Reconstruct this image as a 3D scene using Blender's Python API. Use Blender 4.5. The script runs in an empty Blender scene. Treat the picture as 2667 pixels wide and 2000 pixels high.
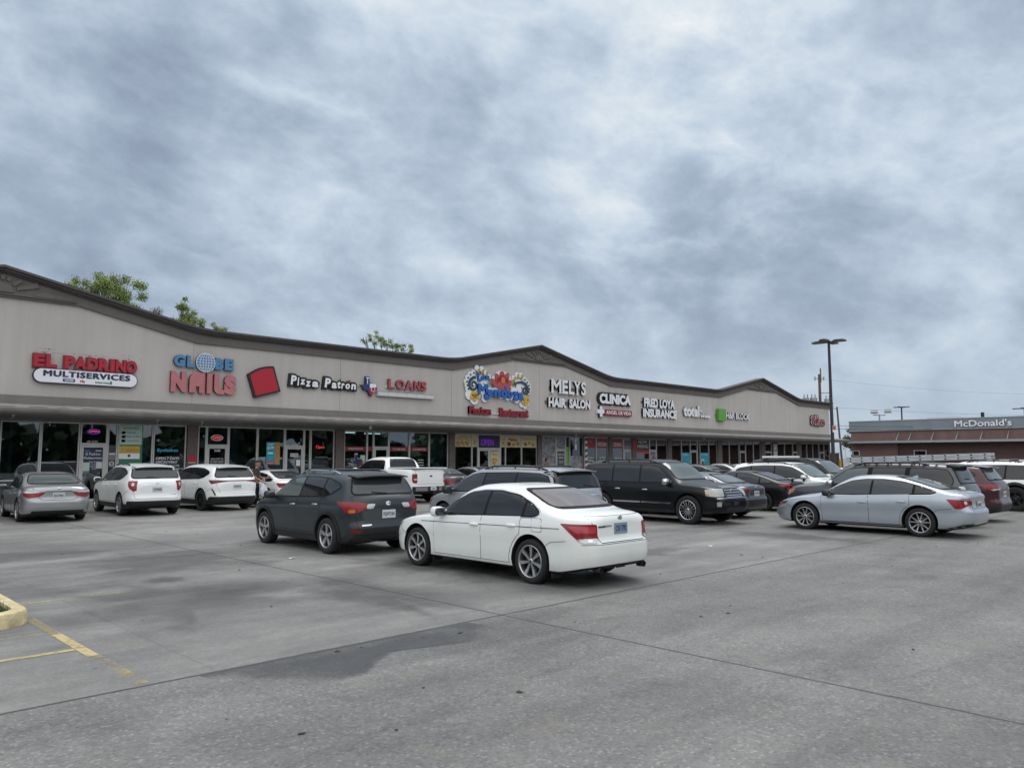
import bpy, bmesh, math, random
import numpy as np
from mathutils import Vector, Matrix
from mathutils.bvhtree import BVHTree
random.seed(7)
S = bpy.context.scene
COL = S.collection
PI = math.pi
R = math.radians

# ------------------------------------------------------------------ camera
CAM_H = 1.9
az, pitch = R(45.4), R(5.45)
fwd0 = Vector((math.cos(az), math.sin(az), 0)); right = Vector((math.sin(az), -math.cos(az), 0)); up = Vector((0, 0, 1))
F = fwd0 * math.cos(pitch) + up * math.sin(pitch)
U = up * math.cos(pitch) - fwd0 * math.sin(pitch)
cd = bpy.data.cameras.new('camera'); cam = bpy.data.objects.new('camera', cd); COL.objects.link(cam)
cam.matrix_world = Matrix(((right.x, U.x, -F.x, 0), (right.y, U.y, -F.y, 0), (right.z, U.z, -F.z, CAM_H), (0, 0, 0, 1)))
cd.sensor_width = 36.0; cd.lens = 36.0 * 2003 / 2667; cd.clip_start = 0.1; cd.clip_end = 3000
S.camera = cam
S.view_settings.view_transform = 'Standard'; S.view_settings.look = 'None'
S.view_settings.exposure = 0.0; S.view_settings.gamma = 1.0; S.view_settings.use_curve_mapping = False
S.cycles.use_denoising = True
S.cycles.max_bounces = 6; S.cycles.glossy_bounces = 4; S.cycles.transparent_max_bounces = 8
S.cycles.caustics_reflective = False; S.cycles.caustics_refractive = False

# ------------------------------------------------------------------ node helpers
class NT:
    def __init__(s, tree): s.t = tree; s.n = tree.nodes; s.l = tree.links
    def node(s, typ, **kw):
        n = s.n.new(typ)
        for k, v in kw.items():
            if k.startswith('_'): setattr(n, k[1:], v)
            else: n.inputs[k].default_value = v
        return n
    def link(s, a, b): s.l.new(a, b)
    def math(s, op, a, b=None, c=None, clamp=False):
        n = s.n.new('ShaderNodeMath'); n.operation = op; n.use_clamp = clamp
        for i, v in enumerate((a, b, c)):
            if v is None: continue
            if isinstance(v, (int, float)): n.inputs[i].default_value = v
            else: s.link(v, n.inputs[i])
        return n.outputs[0]
    def noise(s, vec, scale, detail=4, rough=.55, dist=0.0):
        n = s.n.new('ShaderNodeTexNoise'); n.inputs['Scale'].default_value = scale; n.inputs['Detail'].default_value = detail
        n.inputs['Roughness'].default_value = rough; n.inputs['Distortion'].default_value = dist
        if vec is not None: s.link(vec, n.inputs['Vector'])
        return n.outputs['Fac']
    def ramp(s, fac, stops, interp='LINEAR'):
        n = s.n.new('ShaderNodeValToRGB'); cr = n.color_ramp; cr.interpolation = interp
        while len(cr.elements) > 1: cr.elements.remove(cr.elements[-1])
        cr.elements[0].position = stops[0][0]; cr.elements[0].color = c4(stops[0][1])
        for p, c in stops[1:]:
            e = cr.elements.new(p); e.color = c4(c)
        s.link(fac, n.inputs[0]); return n.outputs[0]
    def mix(s, fac, a, b, blend='MIX'):
        n = s.n.new('ShaderNodeMixRGB'); n.blend_type = blend
        for i, v in ((0, fac), (1, a), (2, b)):
            if isinstance(v, (int, float)): n.inputs[i].default_value = v
            elif isinstance(v, (tuple, list)): n.inputs[i].default_value = c4(v)
            else: s.link(v, n.inputs[i])
        return n.outputs[0]
    def mapr(s, v, a, b, c=0.0, d=1.0, smooth=False):
        n = s.n.new('ShaderNodeMapRange'); n.inputs[1].default_value = a; n.inputs[2].default_value = b
        n.inputs[3].default_value = c; n.inputs[4].default_value = d
        if smooth: n.interpolation_type = 'SMOOTHSTEP'
        s.link(v, n.inputs[0]); return n.outputs[0]
def c4(c):
    if isinstance(c, (int, float)): c = (c, c, c)
    return tuple(c) + ((1.0,) if len(c) == 3 else ())

# ------------------------------------------------------------------ world: overcast clouds over a physical sky
W = bpy.data.worlds.new('World'); S.world = W; W.use_nodes = True
w = NT(W.node_tree); w.n.clear()
out = w.node('ShaderNodeOutputWorld'); bg = w.node('ShaderNodeBackground'); bg.inputs[1].default_value = 0.1
w.link(bg.outputs[0], out.inputs[0])
sky = w.node('ShaderNodeTexSky'); sky.sky_type = 'NISHITA'; sky.sun_disc = False
sky.air_density = 1.2; sky.dust_density = 2.0
tc = w.node('ShaderNodeTexCoord'); sep = w.node('ShaderNodeSeparateXYZ'); w.link(tc.outputs['Generated'], sep.inputs[0])
zc = w.math('MAXIMUM', sep.outputs[2], 0.0)
den = w.math('ADD', zc, 0.30)
ca, sa = math.cos(R(45.4)), math.sin(R(45.4))
fx = w.math('ADD', w.math('MULTIPLY', sep.outputs[0], ca), w.math('MULTIPLY', sep.outputs[1], sa))
rx = w.math('SUBTRACT', w.math('MULTIPLY', sep.outputs[0], sa), w.math('MULTIPLY', sep.outputs[1], ca))
def cloud_vec(dx, dy, sx, sy, shear=0.0):
    cv = w.node('ShaderNodeCombineXYZ')
    u = w.math('DIVIDE', rx, den); v = w.math('DIVIDE', fx, den)
    v2 = w.math('ADD', v, w.math('MULTIPLY', u, shear))
    w.link(w.math('MULTIPLY_ADD', u, sx, dx), cv.inputs[0]); w.link(w.math('MULTIPLY_ADD', v2, sy, dy), cv.inputs[1])
    w.link(w.math('MULTIPLY', zc, 1.2), cv.inputs[2])
    return cv.outputs[0]
def dir_vec(s, sz, ox, tilt=.22):
    cv = w.node('ShaderNodeCombineXYZ'); w.link(w.math('MULTIPLY_ADD', rx, s, ox), cv.inputs[0]); w.link(w.math('MULTIPLY', fx, s), cv.inputs[1])
    w.link(w.math('MULTIPLY', w.math('MULTIPLY_ADD', rx, tilt, sep.outputs[2]), sz), cv.inputs[2]); return cv.outputs[0]
big = w.noise(cloud_vec(3.7, 1.2, 1.0, 1.25, -.25), 1.0, 4, .5, .4)
mid = w.noise(dir_vec(3.8, 6.4, 1.3, .15), 1.0, 9, .57, .35)
fine = w.noise(dir_vec(11.0, 16.0, 6.1, .10), 1.0, 10, .64, .2)
# billows: folded noise gives rounded cloud edges with darker bases
bil = w.math('SUBTRACT', 1.0, w.math('MULTIPLY', w.math('ABSOLUTE', w.math('SUBTRACT', w.noise(dir_vec(5.2, 8.6, 3.3, .12), 1.0, 9, .56, .2), .5)), 3.4))
dens = w.math('SUBTRACT', w.math('ADD', w.math('ADD', w.math('MULTIPLY', big, .30), w.math('MULTIPLY', mid, .40)), w.math('ADD', w.math('MULTIPLY', fine, .27), w.math('MULTIPLY', bil, .18))), .10)
# a thinner place in the cloud deck to the right of the ridge, where more light comes through
def blob(px, py, width):
    d = (F * 2003 + right * (px - 1333.5) - U * (py - 1000)).normalized()
    dt = w.node('ShaderNodeVectorMath', _operation='DOT_PRODUCT'); w.link(tc.outputs['Generated'], dt.inputs[0]); dt.inputs[1].default_value = d
    return w.mapr(dt.outputs['Value'], math.cos(width), 1.0, 0, 1, True)
br = w.math('ADD', w.math('MULTIPLY', w.math('MULTIPLY', blob(1880, 410, R(14)), w.mapr(w.math('ADD', w.math('MULTIPLY', mid, .65), w.math('MULTIPLY', bil, .12)), .34, .52, .55, 1.0, True)), .165), w.math('MULTIPLY', blob(1250, 40, R(20)), .055))
br = w.math('ADD', br, w.math('MULTIPLY', blob(60, 150, R(8)), .07)); br = w.math('ADD', br, w.math('MULTIPLY', blob(2350, 150, R(14)), .03)); br = w.math('ADD', br, w.math('MULTIPLY', blob(700, 380, R(7)), .05))
dk = w.math('ADD', w.math('MULTIPLY', blob(420, 500, R(15)), .085), w.math('MULTIPLY', blob(1950, 690, R(10)), .13))
dk = w.math('ADD', dk, w.math('MULTIPLY', blob(1180, 420, R(9)), .08)); dk = w.math('ADD', dk, w.math('MULTIPLY', blob(330, 40, R(8)), .06)); dk = w.math('ADD', dk, w.math('MULTIPLY', blob(2450, 780, R(9)), .04))
dens = w.math('SUBTRACT', w.math('ADD', dens, br), dk)
ccol = w.ramp(dens, [(.34, (.285, .350, .455)), (.43, (.360, .440, .555)), (.51, (.455, .545, .665)), (.58, (.56, .655, .765)), (.66, (.69, .77, .84)), (.75, (.86, .90, .93))])
# towards the horizon the deck flattens to an even blue grey
hz = w.mapr(sep.outputs[2], 0.0, .20, .62, 0.0, True)
ccol = w.mix(hz, ccol, (.40, .495, .605))
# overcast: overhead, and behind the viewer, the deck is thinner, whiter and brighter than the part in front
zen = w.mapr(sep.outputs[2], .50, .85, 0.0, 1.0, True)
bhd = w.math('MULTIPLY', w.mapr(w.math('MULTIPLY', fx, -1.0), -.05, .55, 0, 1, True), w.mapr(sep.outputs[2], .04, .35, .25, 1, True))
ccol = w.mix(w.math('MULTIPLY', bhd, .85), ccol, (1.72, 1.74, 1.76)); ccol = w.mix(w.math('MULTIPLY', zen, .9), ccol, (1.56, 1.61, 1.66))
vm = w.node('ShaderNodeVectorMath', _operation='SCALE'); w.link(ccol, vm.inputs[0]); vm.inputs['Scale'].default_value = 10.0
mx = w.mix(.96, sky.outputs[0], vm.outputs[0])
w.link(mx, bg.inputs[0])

# ------------------------------------------------------------------ sun behind the cloud: weak and very soft
sd = bpy.data.lights.new('sun', 'SUN'); sd.energy = .9; sd.angle = R(26); sd.color = (1.0, .975, .945)
so = bpy.data.objects.new('sun', sd); COL.objects.link(so)
sdir = Vector((.50, .12, .86)).normalized()
so.rotation_euler = sdir.to_track_quat('Z', 'Y').to_euler()
sky.sun_elevation = math.asin(sdir.z); sky.sun_rotation = PI / 2 - math.atan2(sdir.y, sdir.x)

# ------------------------------------------------------------------ materials
M = {}
def mat(name, col, rough=.6, metal=0.0, coat=0.0, spec=.5, var=0.0, vscale=3.0, bump=0.0, bscale=40.0, emit=None, estr=0.0, crough=.03):
    if name in M: return M[name]
    m = bpy.data.materials.new(name); m.use_nodes = True; M[name] = m
    t = NT(m.node_tree); b = t.n['Principled BSDF']
    b.inputs['Base Color'].default_value = c4(col); b.inputs['Roughness'].default_value = rough; b.inputs['Metallic'].default_value = metal
    b.inputs['Coat Weight'].default_value = coat; b.inputs['Coat Roughness'].default_value = crough; b.inputs['Specular IOR Level'].default_value = spec
    if var > 0 or bump > 0:
        tc = t.node('ShaderNodeTexCoord')
    if var > 0:
        f = t.noise(tc.outputs['Object'], vscale, 6, .6, .3)
        lo = tuple(max(0, x * (1 - var)) for x in c4(col)[:3]); hi = tuple(min(1, x * (1 + var)) for x in c4(col)[:3])
        t.link(t.ramp(f, [(.3, lo), (.7, hi)]), b.inputs['Base Color'])
        t.link(t.mapr(f, .3, .7, max(0.02, rough - .08), min(1, rough + .08)), b.inputs['Roughness'])
    if bump > 0:
        bn = t.node('ShaderNodeBump'); bn.inputs['Strength'].default_value = bump; bn.inputs['Distance'].default_value = .02
        t.link(t.noise(tc.outputs['Object'], bscale, 5, .6), bn.inputs['Height']); t.link(bn.outputs[0], b.inputs['Normal'])
    if emit is not None:
        b.inputs['Emission Color'].default_value = c4(emit); b.inputs['Emission Strength'].default_value = estr
    return m
def stucco(name, col, streak=.10):
    m = bpy.data.materials.new(name); m.use_nodes = True; M[name] = m
    t = NT(m.node_tree); b = t.n['Principled BSDF']; tc = t.node('ShaderNodeTexCoord')
    f = t.noise(tc.outputs['Object'], .35, 5, .6, .2); g = t.noise(tc.outputs['Object'], 14, 4, .7)
    mp = t.node('ShaderNodeMapping'); mp.inputs['Scale'].default_value = (2.2, 2.2, .12); t.link(tc.outputs['Object'], mp.inputs[0])
    s = t.noise(mp.outputs[0], 1.0, 6, .65)
    v = t.math('ADD', t.math('ADD', t.math('MULTIPLY', f, .5), t.math('MULTIPLY', g, .18)), t.math('MULTIPLY', s, .45))
    k = streak
    t.link(t.ramp(v, [(.36, tuple(x * (1 - k) for x in col)), (.58, col), (.75, tuple(min(1, x * (1 + k * .6)) for x in col))]), b.inputs['Base Color'])
    b.inputs['Roughness'].default_value = .9; b.inputs['Specular IOR Level'].default_value = .2
    bn = t.node('ShaderNodeBump'); bn.inputs['Strength'].default_value = .25; bn.inputs['Distance'].default_value = .01
    t.link(t.noise(tc.outputs['Object'], 60, 4, .7), bn.inputs['Height']); t.link(bn.outputs[0], b.inputs['Normal'])
    return m
def brick(name, c1, c2, mortar, scale=1.0, rot=(R(90), 0, 0)):
    m = bpy.data.materials.new(name); m.use_nodes = True; M[name] = m
    t = NT(m.node_tree); b = t.n['Principled BSDF']; tc = t.node('ShaderNodeTexCoord')
    mp = t.node('ShaderNodeMapping'); mp.inputs['Rotation'].default_value = rot; t.link(tc.outputs['Object'], mp.inputs[0])
    br = t.node('ShaderNodeTexBrick'); t.link(mp.outputs[0], br.inputs['Vector'])
    br.inputs['Color1'].default_value = c4(c1); br.inputs['Color2'].default_value = c4(c2); br.inputs['Mortar'].default_value = c4(mortar)
    br.inputs['Scale'].default_value = scale; br.inputs['Brick Width'].default_value = .21; br.inputs['Row Height'].default_value = .075; br.inputs['Mortar Size'].default_value = .008
    f = t.noise(tc.outputs['Object'], .8, 5, .6)
    t.link(t.mix(t.mapr(f, .3, .7, 0, .45), br.outputs[0], tuple(x * .6 for x in c1)), b.inputs['Base Color'])
    b.inputs['Roughness'].default_value = .9
    return m
stucco('stucco_light', (.468, .438, .410), .15); stucco('stucco_taupe', (.150, .134, .126), .16); stucco('stucco_band', (.205, .188, .178), .16)
mat('cornice_paint', (.075, .066, .066), .75, var=.2, vscale=1.2); mat('canopy_paint', (.17, .158, .148), .6, var=.25, vscale=1.4); mat('canopy_metal', (.27, .255, .24), .55, var=.3, vscale=2.5)
mat('soffit_paint', (.19, .18, .18), .8, var=.12)
mat('roof_felt', (.18, .18, .18), .9, var=.2)
brick('pier_brick', (.115, .085, .08), (.15, .115, .105), (.17, .155, .15)); brick('red_brick', (.20, .071, .056), (.165, .058, .047), (.19, .13, .115), rot=(R(90), 0, R(90)))
brick('dark_brick', (.115, .065, .062), (.095, .055, .053), (.13, .10, .095), rot=(R(90), 0, R(90)))
mat('alu_frame', (.40, .40, .39), .38, .35, var=.1); mat('white_frame', (.48, .475, .46), .5, var=.08)
mat('concrete_walk', (.30, .29, .275), .9, var=.18, vscale=1.5, bump=.2)
mat('black', (.008, .008, .010), .45); mat('matte_black', (.010, .010, .011), .8); mat('dark_grey', (.05, .05, .055), .6); mat('mid_grey', (.18, .18, .19), .6); mat('white', (.74, .75, .77), .5); mat('off_white', (.55, .55, .54), .6)
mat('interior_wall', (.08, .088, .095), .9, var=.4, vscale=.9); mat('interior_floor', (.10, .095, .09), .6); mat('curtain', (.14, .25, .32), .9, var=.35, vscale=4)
mat('tube_lamp', (1, 1, 1), .5, emit=(1, 1, .95), estr=2.2)
mat('red', (.38, .008, .024), .45); mat('dark_red', (.23, .010, .022), .45, var=.12); mat('salmon', (.43, .155, .165), .5, var=.1); mat('sky_blue', (.07, .20, .37), .45); mat('royal_blue', (.01, .11, .42), .4); mat('teal_dark', (.03, .06, .085), .5)
mat('yellow', (.52, .36, .05), .5); mat('olive_yellow', (.36, .30, .09), .5); mat('orange', (.55, .17, .03), .5); mat('coral', (.40, .07, .075), .5); mat('green', (.10, .32, .045), .45); mat('deep_green', (.02, .16, .08), .5); mat('teal_poster', (.02, .32, .42), .5, var=.4, vscale=6); mat('poster_green', (.42, .55, .47), .5); mat('navy', (.015, .022, .07), .5)
mat('cream', (.55, .47, .27), .6, var=.15, vscale=6); mat('maroon', (.20, .02, .035), .5); mat('navy_blue', (.02, .035, .16), .5)
mat('photo_grey', (.20, .20, .22), .6, var=.75, vscale=3.2); mat('food_print', (.40, .22, .06), .6, var=.7, vscale=22)
mat('neon_red', (.6, .02, .04), .5, emit=(1, .06, .10), estr=.75); mat('neon_blue', (.05, .05, .5), .5, emit=(.08, .06, .9), estr=.32); mat('neon_purple', (.15, .02, .4), .5, emit=(.30, .04, .8), estr=.24); mat('purple_glow', (.025, .006, .07), .5); mat('neon_cyan', (.05, .3, .45), .5, emit=(.05, .35, .55), estr=.25)
mat('panel_red', (.24, .012, .016), .5)  # plain red of the hiring strip, the wall panel and the notice board

def glass_mat(name, tint=(.5, .54, .55), refl=1.0):
    m = bpy.data.materials.new(name); m.use_nodes = True; M[name] = m
    t = NT(m.node_tree); t.n.remove(t.n['Principled BSDF']); o = t.n['Material Output']
    tr = t.node('ShaderNodeBsdfTransparent'); tr.inputs[0].default_value = c4(tint)
    gl = t.node('ShaderNodeBsdfGlossy'); gl.inputs['Color'].default_value = c4((.95, .97, 1.0)); gl.inputs['Roughness'].default_value = .015
    fr = t.node('ShaderNodeFresnel'); fr.inputs[0].default_value = 1.55
    f = t.math('MULTIPLY', fr.outputs[0], refl, clamp=True)
    ms = t.node('ShaderNodeMixShader'); t.link(f, ms.inputs[0]); t.link(tr.outputs[0], ms.inputs[1]); t.link(gl.outputs[0], ms.inputs[2]); t.link(ms.outputs[0], o.inputs[0])
    return m
glass_mat('shop_glass', (.42, .52, .55), 2.1)

# ------------------------------------------------------------------ mesh builder
class MB:
    def __init__(s): s.v = []; s.f = []; s.m = []; s.sm = []
    def add(s, verts, faces, mi=0, smooth=False):
        o = len(s.v); s.v += [tuple(p) for p in verts]
        for f in faces: s.f.append(tuple(i + o for i in f)); s.m.append(mi); s.sm.append(smooth)
        return s
    def box(s, x0, x1, y0, y1, z0, z1, mi=0):
        return s.add([(x0, y0, z0), (x1, y0, z0), (x1, y1, z0), (x0, y1, z0), (x0, y0, z1), (x1, y0, z1), (x1, y1, z1), (x0, y1, z1)],
                     [(0, 3, 2, 1), (4, 5, 6, 7), (0, 1, 5, 4), (1, 2, 6, 5), (2, 3, 7, 6), (3, 0, 4, 7)], mi)
    def tube(s, pts, rads, n=10, mi=0, smooth=True, cap=True):
        pts = [Vector(p) for p in pts]
        if not isinstance(rads, (list, tuple)): rads = [rads] * len(pts)
        rings = []
        for i, p in enumerate(pts):
            d = (pts[min(i + 1, len(pts) - 1)] - pts[max(i - 1, 0)]).normalized()
            a = d.orthogonal().normalized() if i == 0 else (a - d * a.dot(d)).normalized()
            b = d.cross(a)
            rings.append([p + (a * math.cos(2 * PI * k / n) + b * math.sin(2 * PI * k / n)) * rads[i] for k in range(n)])
        vs = [q for r in rings for q in r]; fs = []
        for i in range(len(pts) - 1):
            for k in range(n):
                k2 = (k + 1) % n; fs.append((i * n + k, i * n + k2, (i + 1) * n + k2, (i + 1) * n + k))
        s.add(vs, fs, mi, smooth)
        if cap:
            s.add(rings[0], [tuple(range(n))[::-1]], mi); s.add(rings[-1], [tuple(range(n))], mi)
        return s
    def lathe(s, prof, center, axis='y', n=32, mi=0, smooth=True, sx=1):
        # prof: list of (radius, along)
        vs = []; fs = []
        for r_, a_ in prof:
            for k in range(n):
                c, t = math.cos(2 * PI * k / n) * r_, math.sin(2 * PI * k / n) * r_
                vs.append({'y': (center[0] + c, center[1] + a_, center[2] + t), 'z': (center[0] + c, center[1] + t, center[2] + a_), 'x': (center[0] + a_, center[1] + c, center[2] + t)}[axis])
        for i in range(len(prof) - 1):
            for k in range(n):
                k2 = (k + 1) % n; fs.append((i * n + k, i * n + k2, (i + 1) * n + k2, (i + 1) * n + k))
        return s.add(vs, fs, mi, smooth)
    def plate(s, poly, y0, y1, mi=0, mside=None):
        """outline in (x,z) pushed from y0 (front, towards the lot) to y1"""
        n = len(poly); ar = sum(poly[i][0] * poly[(i + 1) % n][1] - poly[(i + 1) % n][0] * poly[i][1] for i in range(n))
        if ar < 0: poly = poly[::-1]
        vs = [(x, y0, z) for x, z in poly] + [(x, y1, z) for x, z in poly]
        s.add(vs, [tuple(range(n)), tuple(range(2 * n - 1, n - 1, -1))], mi)
        s.add(vs, [(i, i + n, (i + 1) % n + n, (i + 1) % n) for i in range(n)], mi if mside is None else mside)
        return s
    def blob(s, c, rad, p=2.0, n=10, mi=0):
        """super-ellipsoid: p=2 round, p=4 boxy"""
        vs = []; fs = []; N = 2 * n
        sg = lambda a: math.copysign(abs(a) ** (2.0 / p), a)
        for i in range(n + 1):
            t = -PI / 2 + PI * i / n
            for k in range(N):
                f = 2 * PI * k / N
                vs.append((c[0] + rad[0] * sg(math.cos(t)) * sg(math.cos(f)), c[1] + rad[1] * sg(math.cos(t)) * sg(math.sin(f)), c[2] + rad[2] * sg(math.sin(t))))
        for i in range(n):
            for k in range(N):
                k2 = (k + 1) % N; fs.append((i * N + k, i * N + k2, (i + 1) * N + k2, (i + 1) * N + k))
        return s.add(vs, fs, mi, True)
    def build(s, name, mats, parent=None, origin=(0, 0, 0)):
        me = bpy.data.meshes.new(name); o = origin
        me.from_pydata([(x - o[0], y - o[1], z - o[2]) for x, y, z in s.v], [], s.f)
        if not isinstance(mats, (list, tuple)): mats = [mats]
        for m in mats: me.materials.append(M[m] if isinstance(m, str) else m)
        me.polygons.foreach_set('material_index', s.m); me.polygons.foreach_set('use_smooth', s.sm); me.update()
        ob = bpy.data.objects.new(name, me); COL.objects.link(ob)
        if parent is not None: ob.parent = parent
        else: ob.location = o
        return ob
def obj_from_mesh(name, me, parent=None):
    ob = bpy.data.objects.new(name, me); COL.objects.link(ob)
    if parent is not None: ob.parent = parent
    return ob
def tag(o, label=None, cat=None, group=None, kind=None):
    if label: o['label'] = label
    if cat: o['category'] = cat
    if group: o['group'] = group
    if kind: o['kind'] = kind
    return o
def empty(name, loc, label, cat, group=None, rz=0.0):
    o = bpy.data.objects.new(name, None); COL.objects.link(o); o.location = loc; o.rotation_euler = (0, 0, rz); o.empty_display_size = .2
    return tag(o, label, cat, group)

_font_cache = {}
def text_mesh(string, offset=0.0, shear=0.0, spacing=1.0):
    key = (string, offset, shear, spacing)
    if key in _font_cache: return _font_cache[key]
    cu = bpy.data.curves.new('lettering', 'FONT'); cu.body = string; cu.size = 1.0; cu.offset = offset; cu.shear = shear; cu.extrude = .5; cu.resolution_u = 3; cu.space_character = spacing
    cu.space_line = .95; cu.align_x = 'CENTER'
    ob = bpy.data.objects.new('lettering', cu)
    me = ob.to_mesh(); vs = [tuple(v.co) for v in me.vertices]; fs = [tuple(p.vertices) for p in me.polygons]; nz = [abs(p.normal.z) > .5 for p in me.polygons]
    ob.to_mesh_clear(); bpy.data.objects.remove(ob); bpy.data.curves.remove(cu)
    _font_cache[key] = (vs, fs, nz); return _font_cache[key]
def add_text(mb, string, x0, x1, z0, z1, yf, depth, mi=0, mside=None, offset=0.0, shear=0.0, spacing=1.0, tilt=0.0, fn=None):
    """letters fitted into the box x0..x1, z0..z1, front face at y = yf, body going back by depth"""
    if 'M' in string and offset > 0:                 # the font's M fills in when outlined: embolden it with shifted copies instead
        sx_ = (x1 - x0) / max(1.0, .62 * len(string)) * offset; sz_ = (z1 - z0) * offset * .9
        for k, (dx, dz) in enumerate(((0, 0), (sx_, 0), (-sx_, 0), (0, sz_), (0, -sz_), (sx_, sz_), (-sx_, -sz_))):
            add_text(mb, string, x0 + sx_ + dx, x1 - sx_ + dx, z0 + sz_ + dz, z1 - sz_ + dz, yf + .0006 * k, depth, mi, mside, 0.0, shear, spacing, tilt, fn)
        return
    vs, fs, nz = text_mesh(string, offset, shear, spacing)
    if not vs: return
    xs = [v[0] for v in vs]; ys = [v[1] for v in vs]; ax, bx, ay, by = min(xs), max(xs), min(ys), max(ys)
    o = []
    for x, y, z in vs:
        X = x0 + (x - ax) / (bx - ax) * (x1 - x0); Z = z0 + (y - ay) / max(1e-6, by - ay) * (z1 - z0) + tilt * (X - x0)
        if fn: X, Z = fn(X, Z)
        o.append((X, yf + (.5 - z) * depth, Z))
    fr = [f for f, k in zip(fs, nz) if k]; sd_ = [f for f, k in zip(fs, nz) if not k]
    mb.add(o, fr, mi); mb.add(o, sd_, mi if mside is None else mside)

# ------------------------------------------------------------------ ground
def ground_material():
    m = bpy.data.materials.new('lot_concrete'); m.use_nodes = True; M['lot_concrete'] = m
    t = NT(m.node_tree); b = t.n['Principled BSDF']; g = t.node('ShaderNodeNewGeometry'); P = g.outputs['Position']
    sp = t.node('ShaderNodeSeparateXYZ'); t.link(P, sp.inputs[0]); X, Y = sp.outputs[0], sp.outputs[1]
    wob = t.noise(P, .6, 3, .5)
    # near the viewer an exposed-aggregate slab, smoother and paler concrete beyond the joint
    near = t.mapr(t.math('ADD', Y, t.math('MULTIPLY', t.math('SUBTRACT', wob, .5), .02)), 6.86, 6.92, 1.0, 0.0)
    big = t.noise(P, .16, 6, .6, .6); mid = t.noise(P, .75, 7, .65, .8); fin = t.noise(P, 7.0, 6, .7); grit = t.noise(P, 60.0, 3, .7)
    mp = t.node('ShaderNodeMapping'); mp.inputs['Scale'].default_value = (.22, 1.35, 1.0); mp.inputs['Rotation'].default_value = (0, 0, R(-4)); t.link(P, mp.inputs[0])
    strk = t.noise(mp.outputs[0], .9, 6, .6, .7)                       # tyre sweeps along the aisle
    v = t.math('ADD', t.math('ADD', t.math('MULTIPLY', big, .40), t.math('MULTIPLY', mid, .26)), t.math('ADD', t.math('MULTIPLY', strk, .34), t.math('MULTIPLY', fin, .12)))
    base = t.ramp(v, [(.40, (.092, .091, .089)), (.48, (.148, .145, .139)), (.56, (.208, .203, .193)), (.66, (.30, .292, .275))])
    # oil and rubber stains
    st = t.noise(P, .55, 5, .55, 1.4); stm = t.mapr(st, .57, .76, 0, .55, True)
    base = t.mix(stm, base, (.078, .078, .082))
    # dark driving lane between the two rows
    ln = t.math('MULTIPLY', t.mapr(Y, 16.2, 18.2, 0, 1, True), t.mapr(Y, 20.5, 18.6, 0, 1, True))
    ln = t.math('MULTIPLY', ln, t.mapr(strk, .36, .60, .12, .62))
    base = t.mix(ln, base, (.085, .086, .09))
    # dirt under the parked rows
    # aggregate: pale and dark pebbles
    vo = t.node('ShaderNodeTexVoronoi'); vo.inputs['Scale'].default_value = 44.0; vo.inputs['Randomness'].default_value = 1.0; t.link(P, vo.inputs['Vector'])
    vs_ = t.node('ShaderNodeSeparateColor'); t.link(vo.outputs['Color'], vs_.inputs[0])
    peb = t.ramp(vs_.outputs[0], [(.0, (.060, .059, .057)), (.25, (.118, .116, .112)), (.62, (.158, .155, .149)), (.88, (.195, .190, .181)), (.98, (.31, .303, .29))])
    peb = t.mix(t.mapr(vo.outputs['Distance'], .25, .62, 0, .35), peb, (.105, .105, .108))
    tone = t.mapr(v, .40, .64, .55, 1.18)
    tn = t.node('ShaderNodeVectorMath', _operation='SCALE'); t.link(peb, tn.inputs[0]); t.link(tone, tn.inputs['Scale'])
    nearcol = t.mix(.30, tn.outputs[0], base)
    far_mix = t.math('MULTIPLY_ADD', near, .42, .40)
    colr = t.mix(far_mix, base, nearcol)
    dirt = t.noise(P, 1.7, 6, .6, .5)
    colr = t.mix(t.mapr(dirt, .56, .74, 0, .45), colr, (.215, .20, .165))
    # joints
    jit = t.math('MULTIPLY', t.math('SUBTRACT', t.noise(P, 5.0, 3, .6), .5), .035)
    def joint(axis, pos, wd, strength=1.0):
        d = t.math('ABSOLUTE', t.math('SUBTRACT', t.math('ADD', axis, jit), pos))
        return t.math('MULTIPLY', t.mapr(d, wd * .4, wd, 1, 0), strength)
    j = joint(Y, 6.89, .030)
    for a_, p_, wd, sg in ((X, 6.62, .024, .95), (Y, 14.4, .03, .65), (X, 14.2, .03, .5), (X, -1.0, .03, .6), (Y, -.8, .03, .8), (Y, 21.9, .035, .5), (X, 21.7, .03, .5), (X, 29.2, .03, .5), (Y, 25.6, .035, .5), (X, 3.1, .02, .18)):
        j = t.math('MAXIMUM', j, joint(a_, p_, wd, sg))
    crk = t.node('ShaderNodeTexVoronoi'); crk.feature = 'DISTANCE_TO_EDGE'; crk.inputs['Scale'].default_value = .13; 
    wv = t.node('ShaderNodeVectorMath', _operation='ADD'); nn = t.node('ShaderNodeTexNoise'); nn.inputs['Scale'].default_value = 1.2; nn.inputs['Detail'].default_value = 5; t.link(P, nn.inputs['Vector'])
    t.link(P, wv.inputs[0]); t.link(nn.outputs['Color'], wv.inputs[1]); t.link(wv.outputs[0], crk.inputs['Vector'])
    j = t.math('MAXIMUM', j, t.mapr(crk.outputs['Distance'], .0004, .0016, .28, 0))
    colr = t.mix(t.math('MULTIPLY', j, .85), colr, (.035, .035, .036))
    t.link(colr, b.inputs['Base Color'])
    t.link(t.mapr(v, .4, .7, .62, .88), b.inputs['Roughness']); b.inputs['Specular IOR Level'].default_value = .35
    bn = t.node('ShaderNodeBump'); bn.inputs['Strength'].default_value = .55; bn.inputs['Distance'].default_value = .012
    h = t.math('ADD', t.math('MULTIPLY', grit, .25), t.math('MULTIPLY', t.math('SUBTRACT', 1.0, vo.outputs['Distance']), t.math('MULTIPLY_ADD', near, .7, .12)))
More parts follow.
